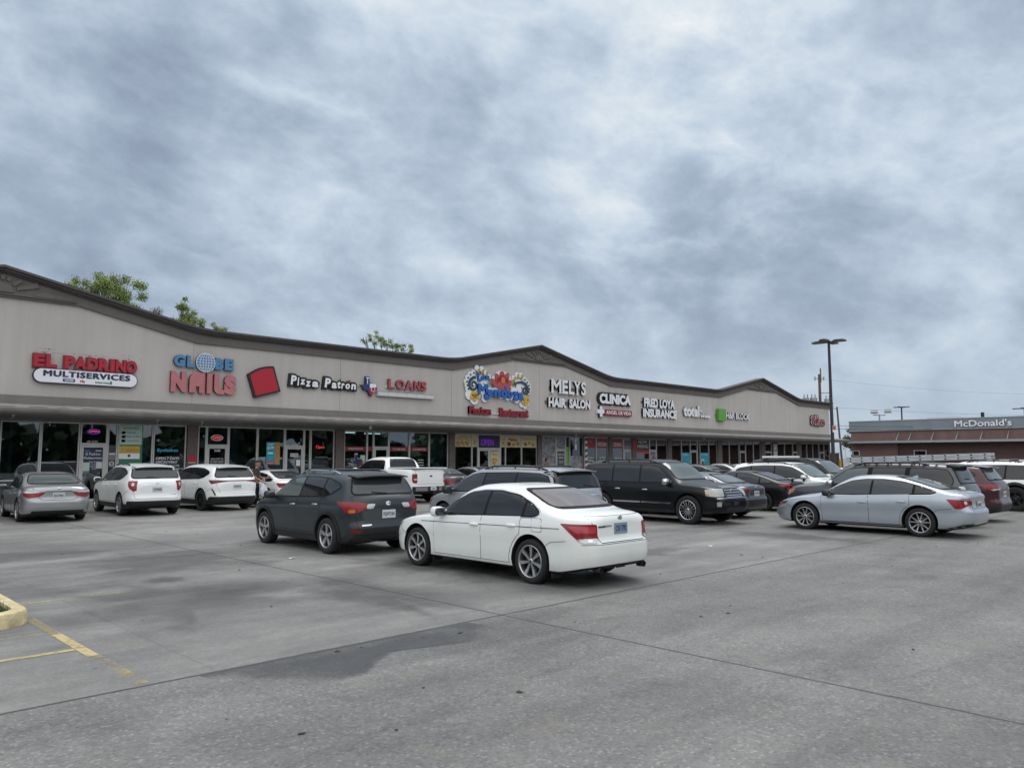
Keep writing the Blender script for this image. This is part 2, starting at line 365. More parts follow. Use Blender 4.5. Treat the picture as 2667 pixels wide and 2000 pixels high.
    h = t.math('SUBTRACT', h, t.math('MULTIPLY', j, 1.2))
    t.link(h, bn.inputs['Height']); t.link(bn.outputs[0], b.inputs['Normal'])
ground_material()
g = MB(); g.add([(-700, -700, 0), (1200, -700, 0), (1200, 1200, 0), (-700, 1200, 0)], [(0, 1, 2, 3)])
tag(g.build('parking_lot', 'lot_concrete'), 'stained grey concrete parking lot with joints and coarse aggregate', 'ground', kind='structure')

def worn_paint(name, col, lo, hi, scale=9.0):
    m = bpy.data.materials.new(name); m.use_nodes = True; M[name] = m
    t = NT(m.node_tree); b = t.n['Principled BSDF']; g = t.node('ShaderNodeNewGeometry')
    f = t.noise(g.outputs['Position'], scale, 7, .7, .4); f2 = t.noise(g.outputs['Position'], 1.1, 4, .6)
    a = t.mapr(t.math('ADD', t.math('MULTIPLY', f, .6), t.math('MULTIPLY', f2, .4)), lo, hi, 0, 1)
    b.inputs['Base Color'].default_value = c4(col); b.inputs['Roughness'].default_value = .8
    t.link(a, b.inputs['Alpha'])
worn_paint('worn_yellow', (.46, .37, .19), .33, .52); worn_paint('faint_yellow', (.42, .36, .20), .40, .60); worn_paint('very_worn_yellow', (.44, .35, .16), .44, .58, 4.0)
def line(name, x0, x1, y0, y1, m, label, z=.004):
    q = MB(); nx = max(1, int((x1 - x0) / .4)); ny = max(1, int((y1 - y0) / .4)); q.add([(x0, y0, z), (x1, y0, z), (x1, y1, z), (x0, y1, z)], [(0, 1, 2, 3)])
    return tag(q.build(name, m), label, 'road marking', kind='structure')
line('painted_line', 2.425, 2.53, 8.25, 10.62, 'worn_yellow', 'wide worn yellow line running from the kerb island')
line('painted_line', 2.44, 2.54, 6.95, 8.24, 'very_worn_yellow', 'rubbed-off end of the yellow line at the pavement joint')
line('painted_line', 2.60, 4.35, 11.72, 11.80, 'faint_yellow', 'thin faded yellow line beside the kerb island')
line('painted_line', -2.6, 2.42, 8.60, 8.69, 'worn_yellow', 'yellow stall line meeting the wide line')
line('painted_line', -2.6, 2.42, 9.63, 9.68, 'faint_yellow', 'very faint stall line by the kerb')
for k in range(-1, 12):
    line('painted_line', 8.02 + 2.78 * k - .05, 8.02 + 2.78 * k + .05, 25.8, 31.6, 'faint_yellow', 'faded stall line in the row by the shops')
# wet dark patch along the joint, and small potholes
mat('damp_patch', (.066, .066, .068), .42, var=.25, vscale=2.0, spec=.5, bump=.15, bscale=30)
m = M['damp_patch']; t = NT(m.node_tree); b = t.n['Principled BSDF']
at = t.node('ShaderNodeAttribute'); at.attribute_name = 'edge'; gg = t.node('ShaderNodeNewGeometry')
nz_ = t.math('MULTIPLY', t.math('SUBTRACT', t.noise(gg.outputs['Position'], 1.6, 7, .62), .5), 1.3)
t.link(t.math('MULTIPLY', t.mapr(t.math('ADD', at.outputs['Fac'], nz_), .05, 1.15, 0, 1, True), .64), b.inputs['Alpha'])
m = M['damp_patch'].copy(); m.name = 'faint_stain'; M['faint_stain'] = m
b = m.node_tree.nodes['Principled BSDF']; b.inputs['Alpha'].links[0].from_node.inputs[1].default_value = .34; b.inputs['Specular IOR Level'].default_value = .25
def soft_patch(name, outline, label, z=.004, m='damp_patch', hard=()):
    cx = sum(p[0] for p in outline) / len(outline); cy = sum(p[1] for p in outline) / len(outline); n = len(outline)
    q = MB(); ks = (1.02, .80, .42) if hard else (1.35, .86, .42); vs = []
    for k in ks: vs += [(cx + (x - cx) * k, min(cy + (y - cy) * k, 6.88) if hard else cy + (y - cy) * k, z) for x, y in outline]
    vs += [(cx, cy, z)]
    fs = [(r_ * n + i, r_ * n + (i + 1) % n, (r_ + 1) * n + (i + 1) % n, (r_ + 1) * n + i) for r_ in range(2) for i in range(n)] + [(2 * n + i, 2 * n + (i + 1) % n, 3 * n) for i in range(n)]
    q.add(vs, fs); o = q.build(name, m); at_ = o.data.attributes.new('edge', 'FLOAT', 'POINT')
    at_.data.foreach_set('value', [(.9 if (hard and outline[i][1] > 6.8) else 0.0) for i in range(n)] + [.60] * n + [1.0] * (n + 1))
    return tag(o, label, 'stain', kind='structure')
soft_patch('pavement_patch', [(2.95, 6.86), (3.6, 6.87), (4.37, 6.88), (5.0, 6.88), (5.49, 6.88), (6.0, 6.85), (6.12, 6.45), (5.66, 6.05), (4.95, 6.28), (4.65, 6.34), (4.35, 6.15), (3.96, 5.84), (3.71, 5.82), (3.43, 6.1), (3.12, 6.34), (3.0, 6.6)], 'dark damp patch along the pavement joint', hard=True)
def blot(x, y, rx_, ry_, label='dark stain on the pavement'):
    soft_patch('pavement_stain', [(x + rx_ * math.cos(a) * random.uniform(.6, 1.3), y + ry_ * math.sin(a) * random.uniform(.6, 1.3)) for a in [2 * PI * k / 18 for k in range(18)]], label, m='faint_stain')
blot(4.75, 12.5, .32, .38); blot(5.6, 14.6, 1.9, 1.5); blot(4.3, 10.6, 1.5, 1.7); blot(13.0, 9.3, 1.2, .5); blot(3.6, 17.3, 2.6, .7); blot(9.0, 10.8, 1.0, 2.4); blot(1.6, 13.6, 1.2, .9)
for xx, yy in ((9.4, 9.0), (9.1, 14.9), (21.0, 8.0), (20.1, 14.0), (14.2, 14.5), (6.7, 28), (9.7, 28.6), (12.4, 29), (17.2, 14.2), (18.0, 8.6), (6.4, 9.2)): blot(xx, yy, .7, 1.7, 'oily stain under a parking place')
def hole(x, y, rr):
    q = MB(); n = 16; pts = []
    for k in range(n):
        a = 2 * PI * k / n; r_ = rr * .7 * random.uniform(.45, 1.1); pts.append((x + r_ * 1.3 * math.cos(a), y + r_ * .8 * math.sin(a), .006))
    q.add(pts + [(x, y, .006)], [(k, (k + 1) % n, n) for k in range(n)]); tag(q.build('pavement_pit', 'matte_black'), 'small dark pit in the pavement', 'pit', kind='structure')
for x, y, rr in ((5.62, 6.50, .055), (5.20, 6.62, .03), (4.5, 6.72, .03), (2.84, 4.95, .05), (3.35, 4.55, .03), (4.1, 5.2, .03), (2.6, 5.6, .02), (6.2, 8.1, .03), (2.35, 7.75, .02), (3.4, 9.6, .03)): hole(x, y, rr * .8)

# kerb island with grass, its painted kerb rounded at the corner
def island():
    ox = []
    cx, cy, r_ = 2.43 - .42, 10.17 + .42, .42
    pts = [(-4, 10.17)] + [(cx + r_ * math.cos(a), cy + r_ * math.sin(a)) for a in np.linspace(-PI / 2, 0, 9)] + [(2.43, 16.5), (-4, 16.5)]
    inn = [(-4, 10.33)] + [(cx + (r_ - .16) * math.cos(a), cy + (r_ - .16) * math.sin(a)) for a in np.linspace(-PI / 2, 0, 9)] + [(2.27, 16.34), (-4, 16.34)]
    q = MB(); n = len(pts); H = .165
    prof = [(0, 0.0, 0), (0, .13, .0), (.02, H, .0)]
    def mixp(k, i): return (pts[i][0] * (1 - k) + inn[i][0] * k, pts[i][1] * (1 - k) + inn[i][1] * k)
    rings = [[(*mixp(0, i), -.02) for i in range(n)], [(*mixp(.02, i), .12) for i in range(n)], [(*mixp(.12, i), .155) for i in range(n)], [(*mixp(.3, i), H) for i in range(n)], [(*mixp(1, i), H) for i in range(n)], [(*mixp(1.02, i), .08) for i in range(n)]]
    vs = [p for r0 in rings for p in r0]; fs = []
    for a in range(len(rings) - 1):
        for i in range(n - 1): fs.append((a * n + i, a * n + i + 1, (a + 1) * n + i + 1, (a + 1) * n + i))
    q.add(vs, fs, 0, True)
    mat('kerb_paint', (.53, .45, .26), .85, var=.28, vscale=7, bump=.5, bscale=25)
    k = q.build('kerb', 'kerb_paint'); k.data.set_sharp_from_angle(angle=R(40)); tag(k, 'pale yellow painted concrete kerb round the grass island', 'kerb', kind='structure')
    e = MB(); e.add([(x, y, .12) for x, y in inn], [tuple(range(n))]); mat('soil', (.05, .045, .03), .95, var=.3); tag(e.build('island_soil', 'soil'), 'soil of the kerbed island', 'soil', kind='structure')
    gr = MB()
    for i in range(9000):
        x = random.uniform(-1.2, 2.27); y = random.uniform(10.33, 13.2)
        if x > cx and y < cy and math.hypot(x - cx, y - cy) > r_ - .17: continue
        h = random.uniform(.05, .11); a = random.uniform(0, PI); l = random.uniform(-.03, .03); wd = .005
        gr.add([(x - wd * math.cos(a), y - wd * math.sin(a), .12), (x + wd * math.cos(a), y + wd * math.sin(a), .12), (x + l, y + l * random.uniform(-1, 1), .12 + h)], [(0, 1, 2)])
    mat('grass', (.045, .105, .022), .8, var=.5, vscale=5)
    tag(gr.build('grass', 'grass'), 'short green grass growing inside the kerbed island', 'grass', kind='stuff')
island()
# ------------------------------------------------------------------ sidewalk
q = MB(); q.box(-12, 80.6, 31.95, 34.1, 0, .15); tag(q.build('sidewalk', 'concrete_walk'), 'raised concrete walk along the shop fronts', 'sidewalk', kind='structure')

# ------------------------------------------------------------------ the shop row
X0, X1 = -8.0, 80.15
YW = 34.0
mall = empty('strip_mall', (36, 34, 0), 'long beige single-storey shop row with three low gables and a canopy', 'shop row')
MO = (36, 34, 0)
def part(mb, name, mats, parent=None, label=None):
    o = mb.build(name, mats, parent or mall, MO)
    if label: o['label'] = label
    return o
def smooth_poly(pts, r_=.9, n=4):
    o = [pts[0]]
    for i in range(1, len(pts) - 1):
        a, b, c = map(Vector, (pts[i - 1], pts[i], pts[i + 1]))
        if c.y - b.y > 1e-3 or a.y - b.y > 1e-3:
            if not (a.y < b.y or c.y < b.y):        # valleys only are eased
                p = b + (a - b).normalized() * r_; s = b + (c - b).normalized() * r_
                for k in range(n + 1):
                    t = k / n; o.append(tuple(p * (1 - t) ** 2 + b * 2 * t * (1 - t) + s * t * t))
                continue
        o.append(pts[i])
    return o + [pts[-1]]
top = smooth_poly([(X0, 7.57), (-1.24, 7.57), (6.35, 9.12), (13.94, 7.57), (28.5, 7.57), (35.85, 9.12), (43.1, 7.57), (57.85, 7.57), (65.37, 9.12), (72.7, 7.57), (X1 + .25, 7.57)])
fb = [(X0, 6.95), (-1.1, 6.95), (3.7, 7.95), (9.0, 7.95), (13.8, 6.95), (28.72, 6.95), (33.6, 7.95), (38.5, 7.95), (43.4, 6.95), (58.2, 6.95), (63.0, 7.93), (68.5, 7.93), (73.1, 6.95), (X1, 6.95)]
def at(poly, x):
    for a, b in zip(poly, poly[1:]):
        if a[0] <= x <= b[0]: return a[1] + (b[1] - a[1]) * (x - a[0]) / max(1e-9, b[0] - a[0])
    return poly[-1][1]
xs = sorted(set([round(p[0], 4) for p in top] + [round(p[0], 4) for p in fb])); xs = [x for x in xs if x <= X1]
# facade wall behind the signs
q = MB()
for a, b in zip(xs, xs[1:]):
    q.add([(a, YW, 3.5), (b, YW, 3.5), (b, YW, at(fb, b)), (a, YW, at(fb, a))], [(0, 1, 2, 3)])
q.box(X0, X1 - .003, YW + .003, YW + .35, 3.5, 6.9)
part(q, 'facade_wall', 'stucco_light')
# control joints in the stucco
q = MB()
for x in (13.7, 21.2, 28.62, 36.0, 43.3, 50.7, 58.15, 65.45, 72.9):
    q.box(x - .006, x + .006, YW - .003, YW, 4.27, at(fb, x) - .01)
part(q, 'control_joint', 'stucco_taupe')
q = MB(); q.box(X0, X1 + .02, YW - .07, YW, 3.90, 4.26); part(q, 'lower_band', 'stucco_band')
# frieze under the cornice
def strip(mb, y0, y1, lo, hi, mi=0):
    for a, b in zip(xs, xs[1:]):
        za, zb, ta, tb = lo(a), lo(b), hi(a), hi(b)
        mb.add([(a, y0, za), (b, y0, zb), (b, y0, tb), (a, y0, ta)], [(0, 1, 2, 3)], mi)
        mb.add([(a, y0, za), (b, y0, zb), (b, y1, zb), (a, y1, za)], [(3, 2, 1, 0)], mi)
        mb.add([(a, y0, ta), (b, y0, tb), (b, y1, tb), (a, y1, ta)], [(0, 1, 2, 3)], mi)
T = lambda d: (lambda x: at(top, x) - d)
q = MB(); strip(q, YW - .11, YW + .3, lambda x: at(fb, x), T(.24)); q.box(X1 - .002, X1 + .0, YW - .11, YW + .3, 6.95, 7.33); part(q, 'frieze', 'stucco_taupe')
q = MB()
strip(q, YW - .22, YW + .3, T(.25), T(.19)); strip(q, YW - .32, YW + .3, T(.187), T(.10)); strip(q, YW - .42, YW + .35, T(.098), T(.0))
q.box(X1, X1 + .25, YW - .42, YW + 20, 7.47, 7.57); q.box(X1, X1 + .12, YW - .3, YW + 20, 7.30, 7.467)
part(q, 'cornice', 'cornice_paint')
# sunburst reliefs under the three peaks
for cx in (6.35, 35.85, 65.4):
    q = MB(); y0, y1 = YW - .175, YW - .112
    def slab(pts): q.plate([(cx + x, z) for x, z in pts], y0, y1)
    def rot(a, r0, r1, w0, w1):
        c, s_ = math.cos(a), math.sin(a)
        slab([(r0 * c - w0 * s_, 8.13 + r0 * s_ + w0 * c), (r0 * c + w0 * s_, 8.13 + r0 * s_ - w0 * c), (r1 * c + w1 * s_, 8.13 + r1 * s_ - w1 * c), (r1 * c - w1 * s_, 8.13 + r1 * s_ + w1 * c)])
    slab([(.36 * math.cos(a), 8.13 + .36 * math.sin(a)) for a in np.linspace(0, PI, 13)])
    for d in (40, 68, 90, 112, 140): rot(R(d), .46, .62 if d not in (40, 140) else .80, .05, .075)
    for d in (19, 161): rot(R(d), .5, 1.25, .05, .11)
    slab([(-2.55, 8.04), (2.55, 8.04), (2.55, 8.085), (-2.55, 8.085)]); 
    for sg in (-1, 1): slab([(sg * 2.5, 8.10), (sg * 1.0, 8.10), (sg * 1.35, 8.30), (sg * 2.35, 8.19)]) if True else 0
    part(q, 'sunburst_relief', 'stucco_taupe')
# body, roof, end wall
q = MB(); q.box(X0, X1 - .003, YW + .36, 54, 3.3, 6.9); part(q, 'roof_block', 'roof_felt')
q = MB(); q.box(X1, X1 + .02, YW + .01, 54, 0, 7.3); part(q, 'end_wall', 'red_brick')
# canopy over the walk
prof = [(34.0 - .07, 3.93), (33.2, 3.84), (32.16, 3.735), (32.05, 3.715), (32.0, 3.68), (31.99, 3.60), (32.02, 3.53), (32.08, 3.475), (32.18, 3.455), (33.98, 3.455)]
q = MB(); nseg = 46; random.seed(3)
xs2 = list(np.linspace(X0, X1 + .2, nseg)); vs = []
for x in xs2:
    dz = random.uniform(-.012, .012); dy = random.uniform(-.02, .02)
    for k, (y, z) in enumerate(prof): vs.append((x, y + (dy if 1 < k < 8 else 0), z + (dz if 1 < k < 9 else 0)))
n = len(prof); fs = []; 
for i in range(nseg - 1):
    for k in range(n - 1): fs.append((i * n + k, i * n + k + 1, (i + 1) * n + k + 1, (i + 1) * n + k))
o0 = len(q.v); q.add(vs, fs, 0, True)
for k, f in enumerate(q.f):
    kk = k % (n - 1)
    q.m[k] = 1 if kk in (0, 1) else (2 if kk == n - 2 else 0)
q.add(vs[-n:], [tuple(range(n))], 0)
c = part(q, 'canopy', ['canopy_paint', 'canopy_metal', 'soffit_paint']); c.data.set_sharp_from_angle(angle=R(35))
# flashing seams and dents along the canopy ledge
q = MB(); random.seed(5); x = X0 + .4
while x < X1:
    l = random.uniform(.25, .8); q.add([(x, 32.30, 3.760), (x + l, 32.30, 3.760), (x + l + .04, 32.06, 3.735), (x - .03, 32.06, 3.735)], [(0, 3, 2, 1)]); x += l + random.uniform(.12, .5)
part(q, 'ledge_flashing', 'canopy_metal')
# header above the glass
q = MB(); q.box(X0, X1, YW + .02, YW + .35, 3.30, 3.50); part(q, 'header', 'soffit_paint')

# glazing bays: (kind, x0, x1)
bays = [('w', 5.15, 6.55), ('w', 6.65, 7.93), ('w', 8.0, 9.30), ('d', 9.38, 10.33), ('w', 10.40, 10.72), ('w', 10.80, 12.12), ('w', 12.20, 13.52), ('p', 13.58, 14.04),
 ('w', 14.10, 14.42), ('d', 14.48, 15.44), ('w', 15.50, 16.83), ('w', 16.90, 18.22), ('d', 18.29, 19.26), ('w', 19.32, 19.60), ('w', 19.68, 20.95), ('p', 21.02, 21.52),
 ('w', 21.58, 22.92), ('w', 22.98, 23.32), ('d', 23.38, 24.30), ('w', 24.36, 25.66), ('w', 25.73, 27.04), ('w', 27.11, 28.42), ('p', 28.48, 28.90),
 ('w', 28.96, 30.25), ('w', 30.31, 30.72), ('D', 30.78, 32.58), ('w', 32.64, 33.0), ('w', 33.06, 34.40), ('w', 34.47, 35.80), ('p', 35.86, 36.24),
 ('w', 36.30, 37.62), ('d', 37.68, 38.58), ('w', 38.64, 39.0), ('w', 39.06, 40.36), ('p', 40.40, 40.56), ('w', 40.62, 41.78), ('w', 41.85, 43.10), ('p', 43.16, 43.58),
 ('w', 43.64, 44.86), ('d', 44.94, 45.82), ('p', 45.86, 46.36), ('w', 46.42, 48.10), ('d', 48.16, 49.0), ('w', 49.06, 50.42), ('p', 50.48, 50.98),
 ('w', 51.04, 52.40), ('w', 52.47, 53.65), ('d', 53.73, 54.72), ('w', 54.78, 55.10), ('w', 55.16, 56.45), ('w', 56.52, 57.75), ('p', 57.81, 58.48),
 ('w', 58.54, 59.76), ('w', 59.83, 61.40), ('d', 61.58, 62.58), ('w', 62.65, 63.96), ('w', 64.03, 65.25), ('p', 65.31, 66.08), ('d', 66.14, 67.40), ('p', 67.46, 68.42),
 ('w', 68.48, 69.98), ('w', 70.05, 71.68), ('d', 71.75, 72.68), ('p', 72.74, 73.42), ('w', 73.48, 74.76), ('w', 74.83, 76.12), ('w', 76.19, 77.5), ('d', 77.7, 78.76), ('w', 78.83, 80.05)]
Zh = 3.29; Zs = .15; YF = YW + .06
def frame_rect(mb, x0, x1, z0, z1, t, y0, y1, mi=0):
    mb.box(x0, x0 + t, y0, y1, z0, z1, mi); mb.box(x1 - t, x1, y0, y1, z0, z1, mi); mb.box(x0 + t, x1 - t, y0, y1, z1 - t, z1, mi); mb.box(x0 + t, x1 - t, y0, y1, z0, z0 + t, mi)
for kind, a, b in bays:
    if kind == 'p':
        q = MB(); q.box(a, b, YW - .02, YW + .30, Zs, 3.30); part(q, 'brick_pier', 'pier_brick'); continue
    if kind == 'w':
        sill = 1.06 if b < 9.35 else .55
        f = MB(); frame_rect(f, a - .03, b + .03, sill - .05, Zh, .05, YF, YF + .10)
        f.box(a - .03, b + .03, YF - .02, YF + .12, Zs, sill - .052, 1)
        fo = part(f, 'window', ['white_frame' if b < 30 else 'alu_frame', 'dark_grey'])
        p = MB(); p.box(a + .02, b - .02, YF + .045, YF + .053, sill, Zh - .05); part(p, 'pane', 'shop_glass', fo)
    else:
        zt = 2.42
        f = MB(); frame_rect(f, a - .03, b + .03, Zs, Zh, .055, YF, YF + .10); f.box(a + .025, b - .025, YF, YF + .10, zt - .03, zt + .06)
        fo = part(f, 'entrance', 'white_frame' if b < 34 else 'alu_frame')
        p = MB(); p.box(a + .025, b - .025, YF + .045, YF + .053, zt + .06, Zh - .055); part(p, 'transom_pane', 'shop_glass', fo)
        leaves = [(a + .03, b - .03)] if kind == 'd' else [(a + .03, (a + b) / 2 - .006), ((a + b) / 2 + .006, b - .03)]
        for x0, x1 in leaves:
            d = MB(); frame_rect(d, x0, x1, Zs + .01, zt - .04, .085, YF + .005, YF + .06); d.box(x0 + .085, x1 - .085, YF + .025, YF + .033, Zs + .095, zt - .125, 1)
            d.box(x1 - .13, x1 - .105, YF - .04, YF + .004, 1.05, 1.40, 2)
            part(d, 'door', ['white_frame' if b < 34 else 'alu_frame', 'shop_glass', 'black'], fo)
# interiors: floor, ceiling, back and party walls behind the glass
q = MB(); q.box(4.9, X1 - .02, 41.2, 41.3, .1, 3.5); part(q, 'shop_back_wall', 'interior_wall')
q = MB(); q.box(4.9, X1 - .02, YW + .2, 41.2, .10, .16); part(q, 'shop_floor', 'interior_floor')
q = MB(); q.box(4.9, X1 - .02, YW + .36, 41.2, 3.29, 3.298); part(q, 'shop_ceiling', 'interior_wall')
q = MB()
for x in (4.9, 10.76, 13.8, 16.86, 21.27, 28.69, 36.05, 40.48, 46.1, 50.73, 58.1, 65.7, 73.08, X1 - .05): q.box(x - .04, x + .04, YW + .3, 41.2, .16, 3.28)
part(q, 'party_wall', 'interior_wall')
q = MB(); q.box(22.0, 23.2, 35.6, 35.72, 3.20, 3.27); q.box(22.0, 23.3, 37.0, 37.12, 3.20, 3.27); q.box(24.4, 25.4, 36.4, 36.52, 3.20, 3.27); part(q, 'ceiling_light', 'tube_lamp')
q = MB()
for x0, x1 in ((6.98, 7.10), (11.78, 12.06), (27.25, 28.35), (15.2, 15.42), (15.75, 16.0), (29.5, 29.66), (33.5, 33.7), (55.2, 55.4)):
    k = 12; xs3 = np.linspace(x0, x1, k); vs = [(x, YW + .36 + .03 * math.sin(i * 2.1), z) for z in (.5, 3.26) for i, x in enumerate(xs3)]
    q.add(vs, [(i, i + 1, k + i + 1, k + i) for i in range(k - 1)], 0, True)
part(q, 'curtain', 'curtain')

# cameras and lamps under the canopy
def camera_unit(x, y, z):
    t = empty('security_camera', (x, y, z), '', 'camera', 'security cameras under the canopy')
    q = MB(); q.box(-.05, .05, -.05, .05, .0, .06); q.tube([(0, 0, 0), (0, -.02, -.06)], .02, 8); q.build('bracket', 'white', t)
    q = MB(); q.tube([(-.0, .05, -.07), (0, -.16, -.11)], [.05, .045], 12); q.build('camera_body', 'off_white', t)
    q = MB(); q.tube([(0, -.16, -.11), (0, -.175, -.113)], [.038, .038], 12); q.build('lens', 'black', t)
    return t
for (x, y, z), lb in zip(((6.78, 33.0, 3.42), (12.0, 33.2, 3.42), (13.9, 33.3, 3.42), (22.0, 32.4, 3.42), (37.9, 32.6, 3.44), (53.4, 32.6, 3.44)),
    ('white camera under the canopy at the left edge', 'small camera above the green poster', 'camera under the canopy above the brick pier near the nail shop door', 'camera hanging from the canopy left of the loan office', 'camera under the canopy above the hair salon photos', 'camera under the canopy near the teal posters')):
    camera_unit(x, y, z)['label'] = lb

# ------------------------------------------------------------------ wall signs
YS = 33.82
def sign(x, z, label, group=None): return empty('shop_sign', (x, YW, z), label, 'sign', group)
def sp(mb, name, mats, root):
    return mb.build(name, mats, root, tuple(root.location))
# 1 red letters over a white pill
s = sign(9.4, 4.8, 'red block letters above a white pill panel with black lettering')
q = MB()
for ch, a, b in (('E', 7.52, 7.88), ('L', 7.95, 8.30), ('P', 8.58, 8.95), ('A', 8.95, 9.38), ('D', 9.40, 9.80), ('R', 9.83, 10.24), ('I', 10.26, 10.43), ('N', 10.46, 10.87), ('O', 10.88, 11.28)):
    add_text(q, ch, a - .03, b + .03, 5.36, 5.92, YS + .03, .14, 1, 1, .075); add_text(q, ch, a, b, 5.40, 5.88, YS, .16, 0, 2, .055)
sp(q, 'red_letters', ['red', 'maroon', 'dark_red'], s)
def pill(x0, x1, z0, z1, n=14):
    r_ = (z1 - z0) / 2; zc_ = (z0 + z1) / 2
    return [(x1 - r_ + r_ * math.cos(a), zc_ + r_ * math.sin(a)) for a in np.linspace(-PI / 2, PI / 2, n)] + [(x0 + r_ + r_ * math.cos(a), zc_ + r_ * math.sin(a)) for a in np.linspace(PI / 2, 3 * PI / 2, n)]
q = MB(); q.plate(pill(7.52, 11.34, 4.78, 5.36), YS + .012, YS + .16, 1); q.plate(pill(7.55, 11.31, 4.81, 5.33), YS, YS + .012, 0)
sp(q, 'pill_panel', ['white', 'navy'], s)
q = MB(); 
add_text(q, 'MULTISERVICES', 7.86, 11.04, 5.045, 5.285, YS - .014, .012, 0, 0, .055, 0, 1.12)
sp(q, 'black_lettering', 'navy', s)
q = MB(); q.box(8.55, 8.98, YS - .01, YS, 4.87, 4.99, 0); add_text(q, 'VIAMER', 8.60, 8.93, 4.895, 4.965, YS - .014, .004, 1, 1, .03)
add_text(q, 'ria', 9.16, 9.34, 4.87, 4.98, YS - .01, .01, 2, 2, .03); add_text(q, 'intermex', 9.72, 10.26, 4.88, 4.96, YS - .01, .01, 3, 3, .02); add_text(q, '1', 10.27, 10.34, 4.86, 4.99, YS - .01, .01, 4, 4, .03)
sp(q, 'small_logos', ['navy_blue', 'white', 'red', 'deep_green', 'deep_green'], s)
# 2 blue and salmon letters with a globe
s = sign(14.2, 4.7, 'sky blue word with a gridded globe above big salmon letters')
for grp in ((('G', 12.80, 13.27), ('L', 13.36, 13.72)), (('B', 14.62, 15.0), ('E', 15.06, 15.48))):
    q = MB()
    for ch, a, b in grp: add_text(q, ch, a, b, 5.84, 6.36, YS, .16, 0, 1, .07)
    sp(q, 'lettering', ['sky_blue', 'teal_dark'], s)
q = MB(); gx, gz, gr_ = 14.19, 6.10, .40
q.plate([(gx + gr_ * math.cos(a), gz + gr_ * math.sin(a)) for a in np.linspace(0, 2 * PI, 33)[:-1]], YS, YS + .16, 0, 2)
q.plate([(gx + (gr_ + .035) * math.cos(a), gz + (gr_ + .035) * math.sin(a)) for a in np.linspace(0, 2 * PI, 33)[:-1]], YS + .012, YS + .15, 1, 2)
def ell(rx_, ry_, wd, a0=0, a1=2 * PI, n=28):
    for a, b in zip(np.linspace(a0, a1, n), np.linspace(a0, a1, n)[1:]):
        p1 = (gx + rx_ * math.cos(a), gz + ry_ * math.sin(a)); p2 = (gx + rx_ * math.cos(b), gz + ry_ * math.sin(b)); d = Vector((p2[0] - p1[0], p2[1] - p1[1]))
        if d.length < 1e-5: continue
        nn = Vector((-d.y, d.x)).normalized() * wd / 2; q.add([(p1[0] + nn.x, YS - .006, p1[1] + nn.y), (p1[0] - nn.x, YS - .006, p1[1] - nn.y), (p2[0] - nn.x, YS - .006, p2[1] - nn.y), (p2[0] + nn.x, YS - .006, p2[1] + nn.y)], [(0, 1, 2, 3)], 1)
for k in (.33, .66): ell(gr_ * k, gr_, .02)
for k in (-.6, -.3, 0, .3, .6): hw = gr_ * math.sqrt(1 - k * k); q.box(gx - hw, gx + hw, YS - .006, YS - .001, gz + gr_ * k - .009, gz + gr_ * k + .009, 1)
q.box(gx - .009, gx + .009, YS - .006, YS - .001, gz - gr_, gz + gr_, 1)
sp(q, 'globe', ['sky_blue', 'white', 'teal_dark'], s)
q = MB()
def slab(pts, m0=0, m1=1): q.plate(pts, YS, YS + .16, m0, m1)
add_text(q, 'N', 12.70, 13.36, 4.73, 5.63, YS, .16, 0, 1, .085); 
ar = [(13.50, 4.73), (13.50, 5.30)] + [(13.83 + .33 * math.cos(a), 5.30 + .33 * math.sin(a)) for a in np.linspace(PI, PI / 2, 8)] + [(14.16, 5.63), (14.16, 4.73), (13.93, 4.73), (13.93, 5.02), (13.78, 5.02), (13.78, 4.73)]
slab(ar); slab([(14.27, 4.73), (14.27, 5.63), (14.50, 5.63), (14.50, 4.73)])
slab([(14.60, 5.63), (14.60, 5.02)] + [(14.86 + .26 * math.cos(a), 4.99 + .26 * math.sin(a)) for a in np.linspace(PI, 1.5 * PI, 8)] + [(15.08, 4.73), (15.08, 4.93), (14.86, 4.95), (14.83, 5.02), (14.83, 5.63)])
add_text(q, 'S', 15.06, 15.63, 4.73, 5.63, YS - .002, .16, 0, 1, .085)
sp(q, 'salmon_letters', ['salmon', 'maroon'], s)
# 3 tilted red panel
s = sign(17.0, 4.7, 'tilted red panel with a thick black border and a curved top')
outl = [(16.17, 5.74)] + [(16.17 + (17.46 - 16.17) * t, 5.74 + .47 * t + .13 * math.sin(PI * t)) for t in np.linspace(.12, .95, 8)] + [(17.46, 6.21), (17.84, 5.03), (16.53, 4.66)]
cxx, czz = 17.0, 5.43
q = MB(); q.plate(outl, YS + .015, YS + .22, 0); sp(q, 'black_border', 'black', s)
q = MB(); q.plate([(cxx + (x - cxx) * .87, czz + (z - czz) * .87) for x, z in outl], YS, YS + .015, 0); sp(q, 'red_panel', 'red', s)
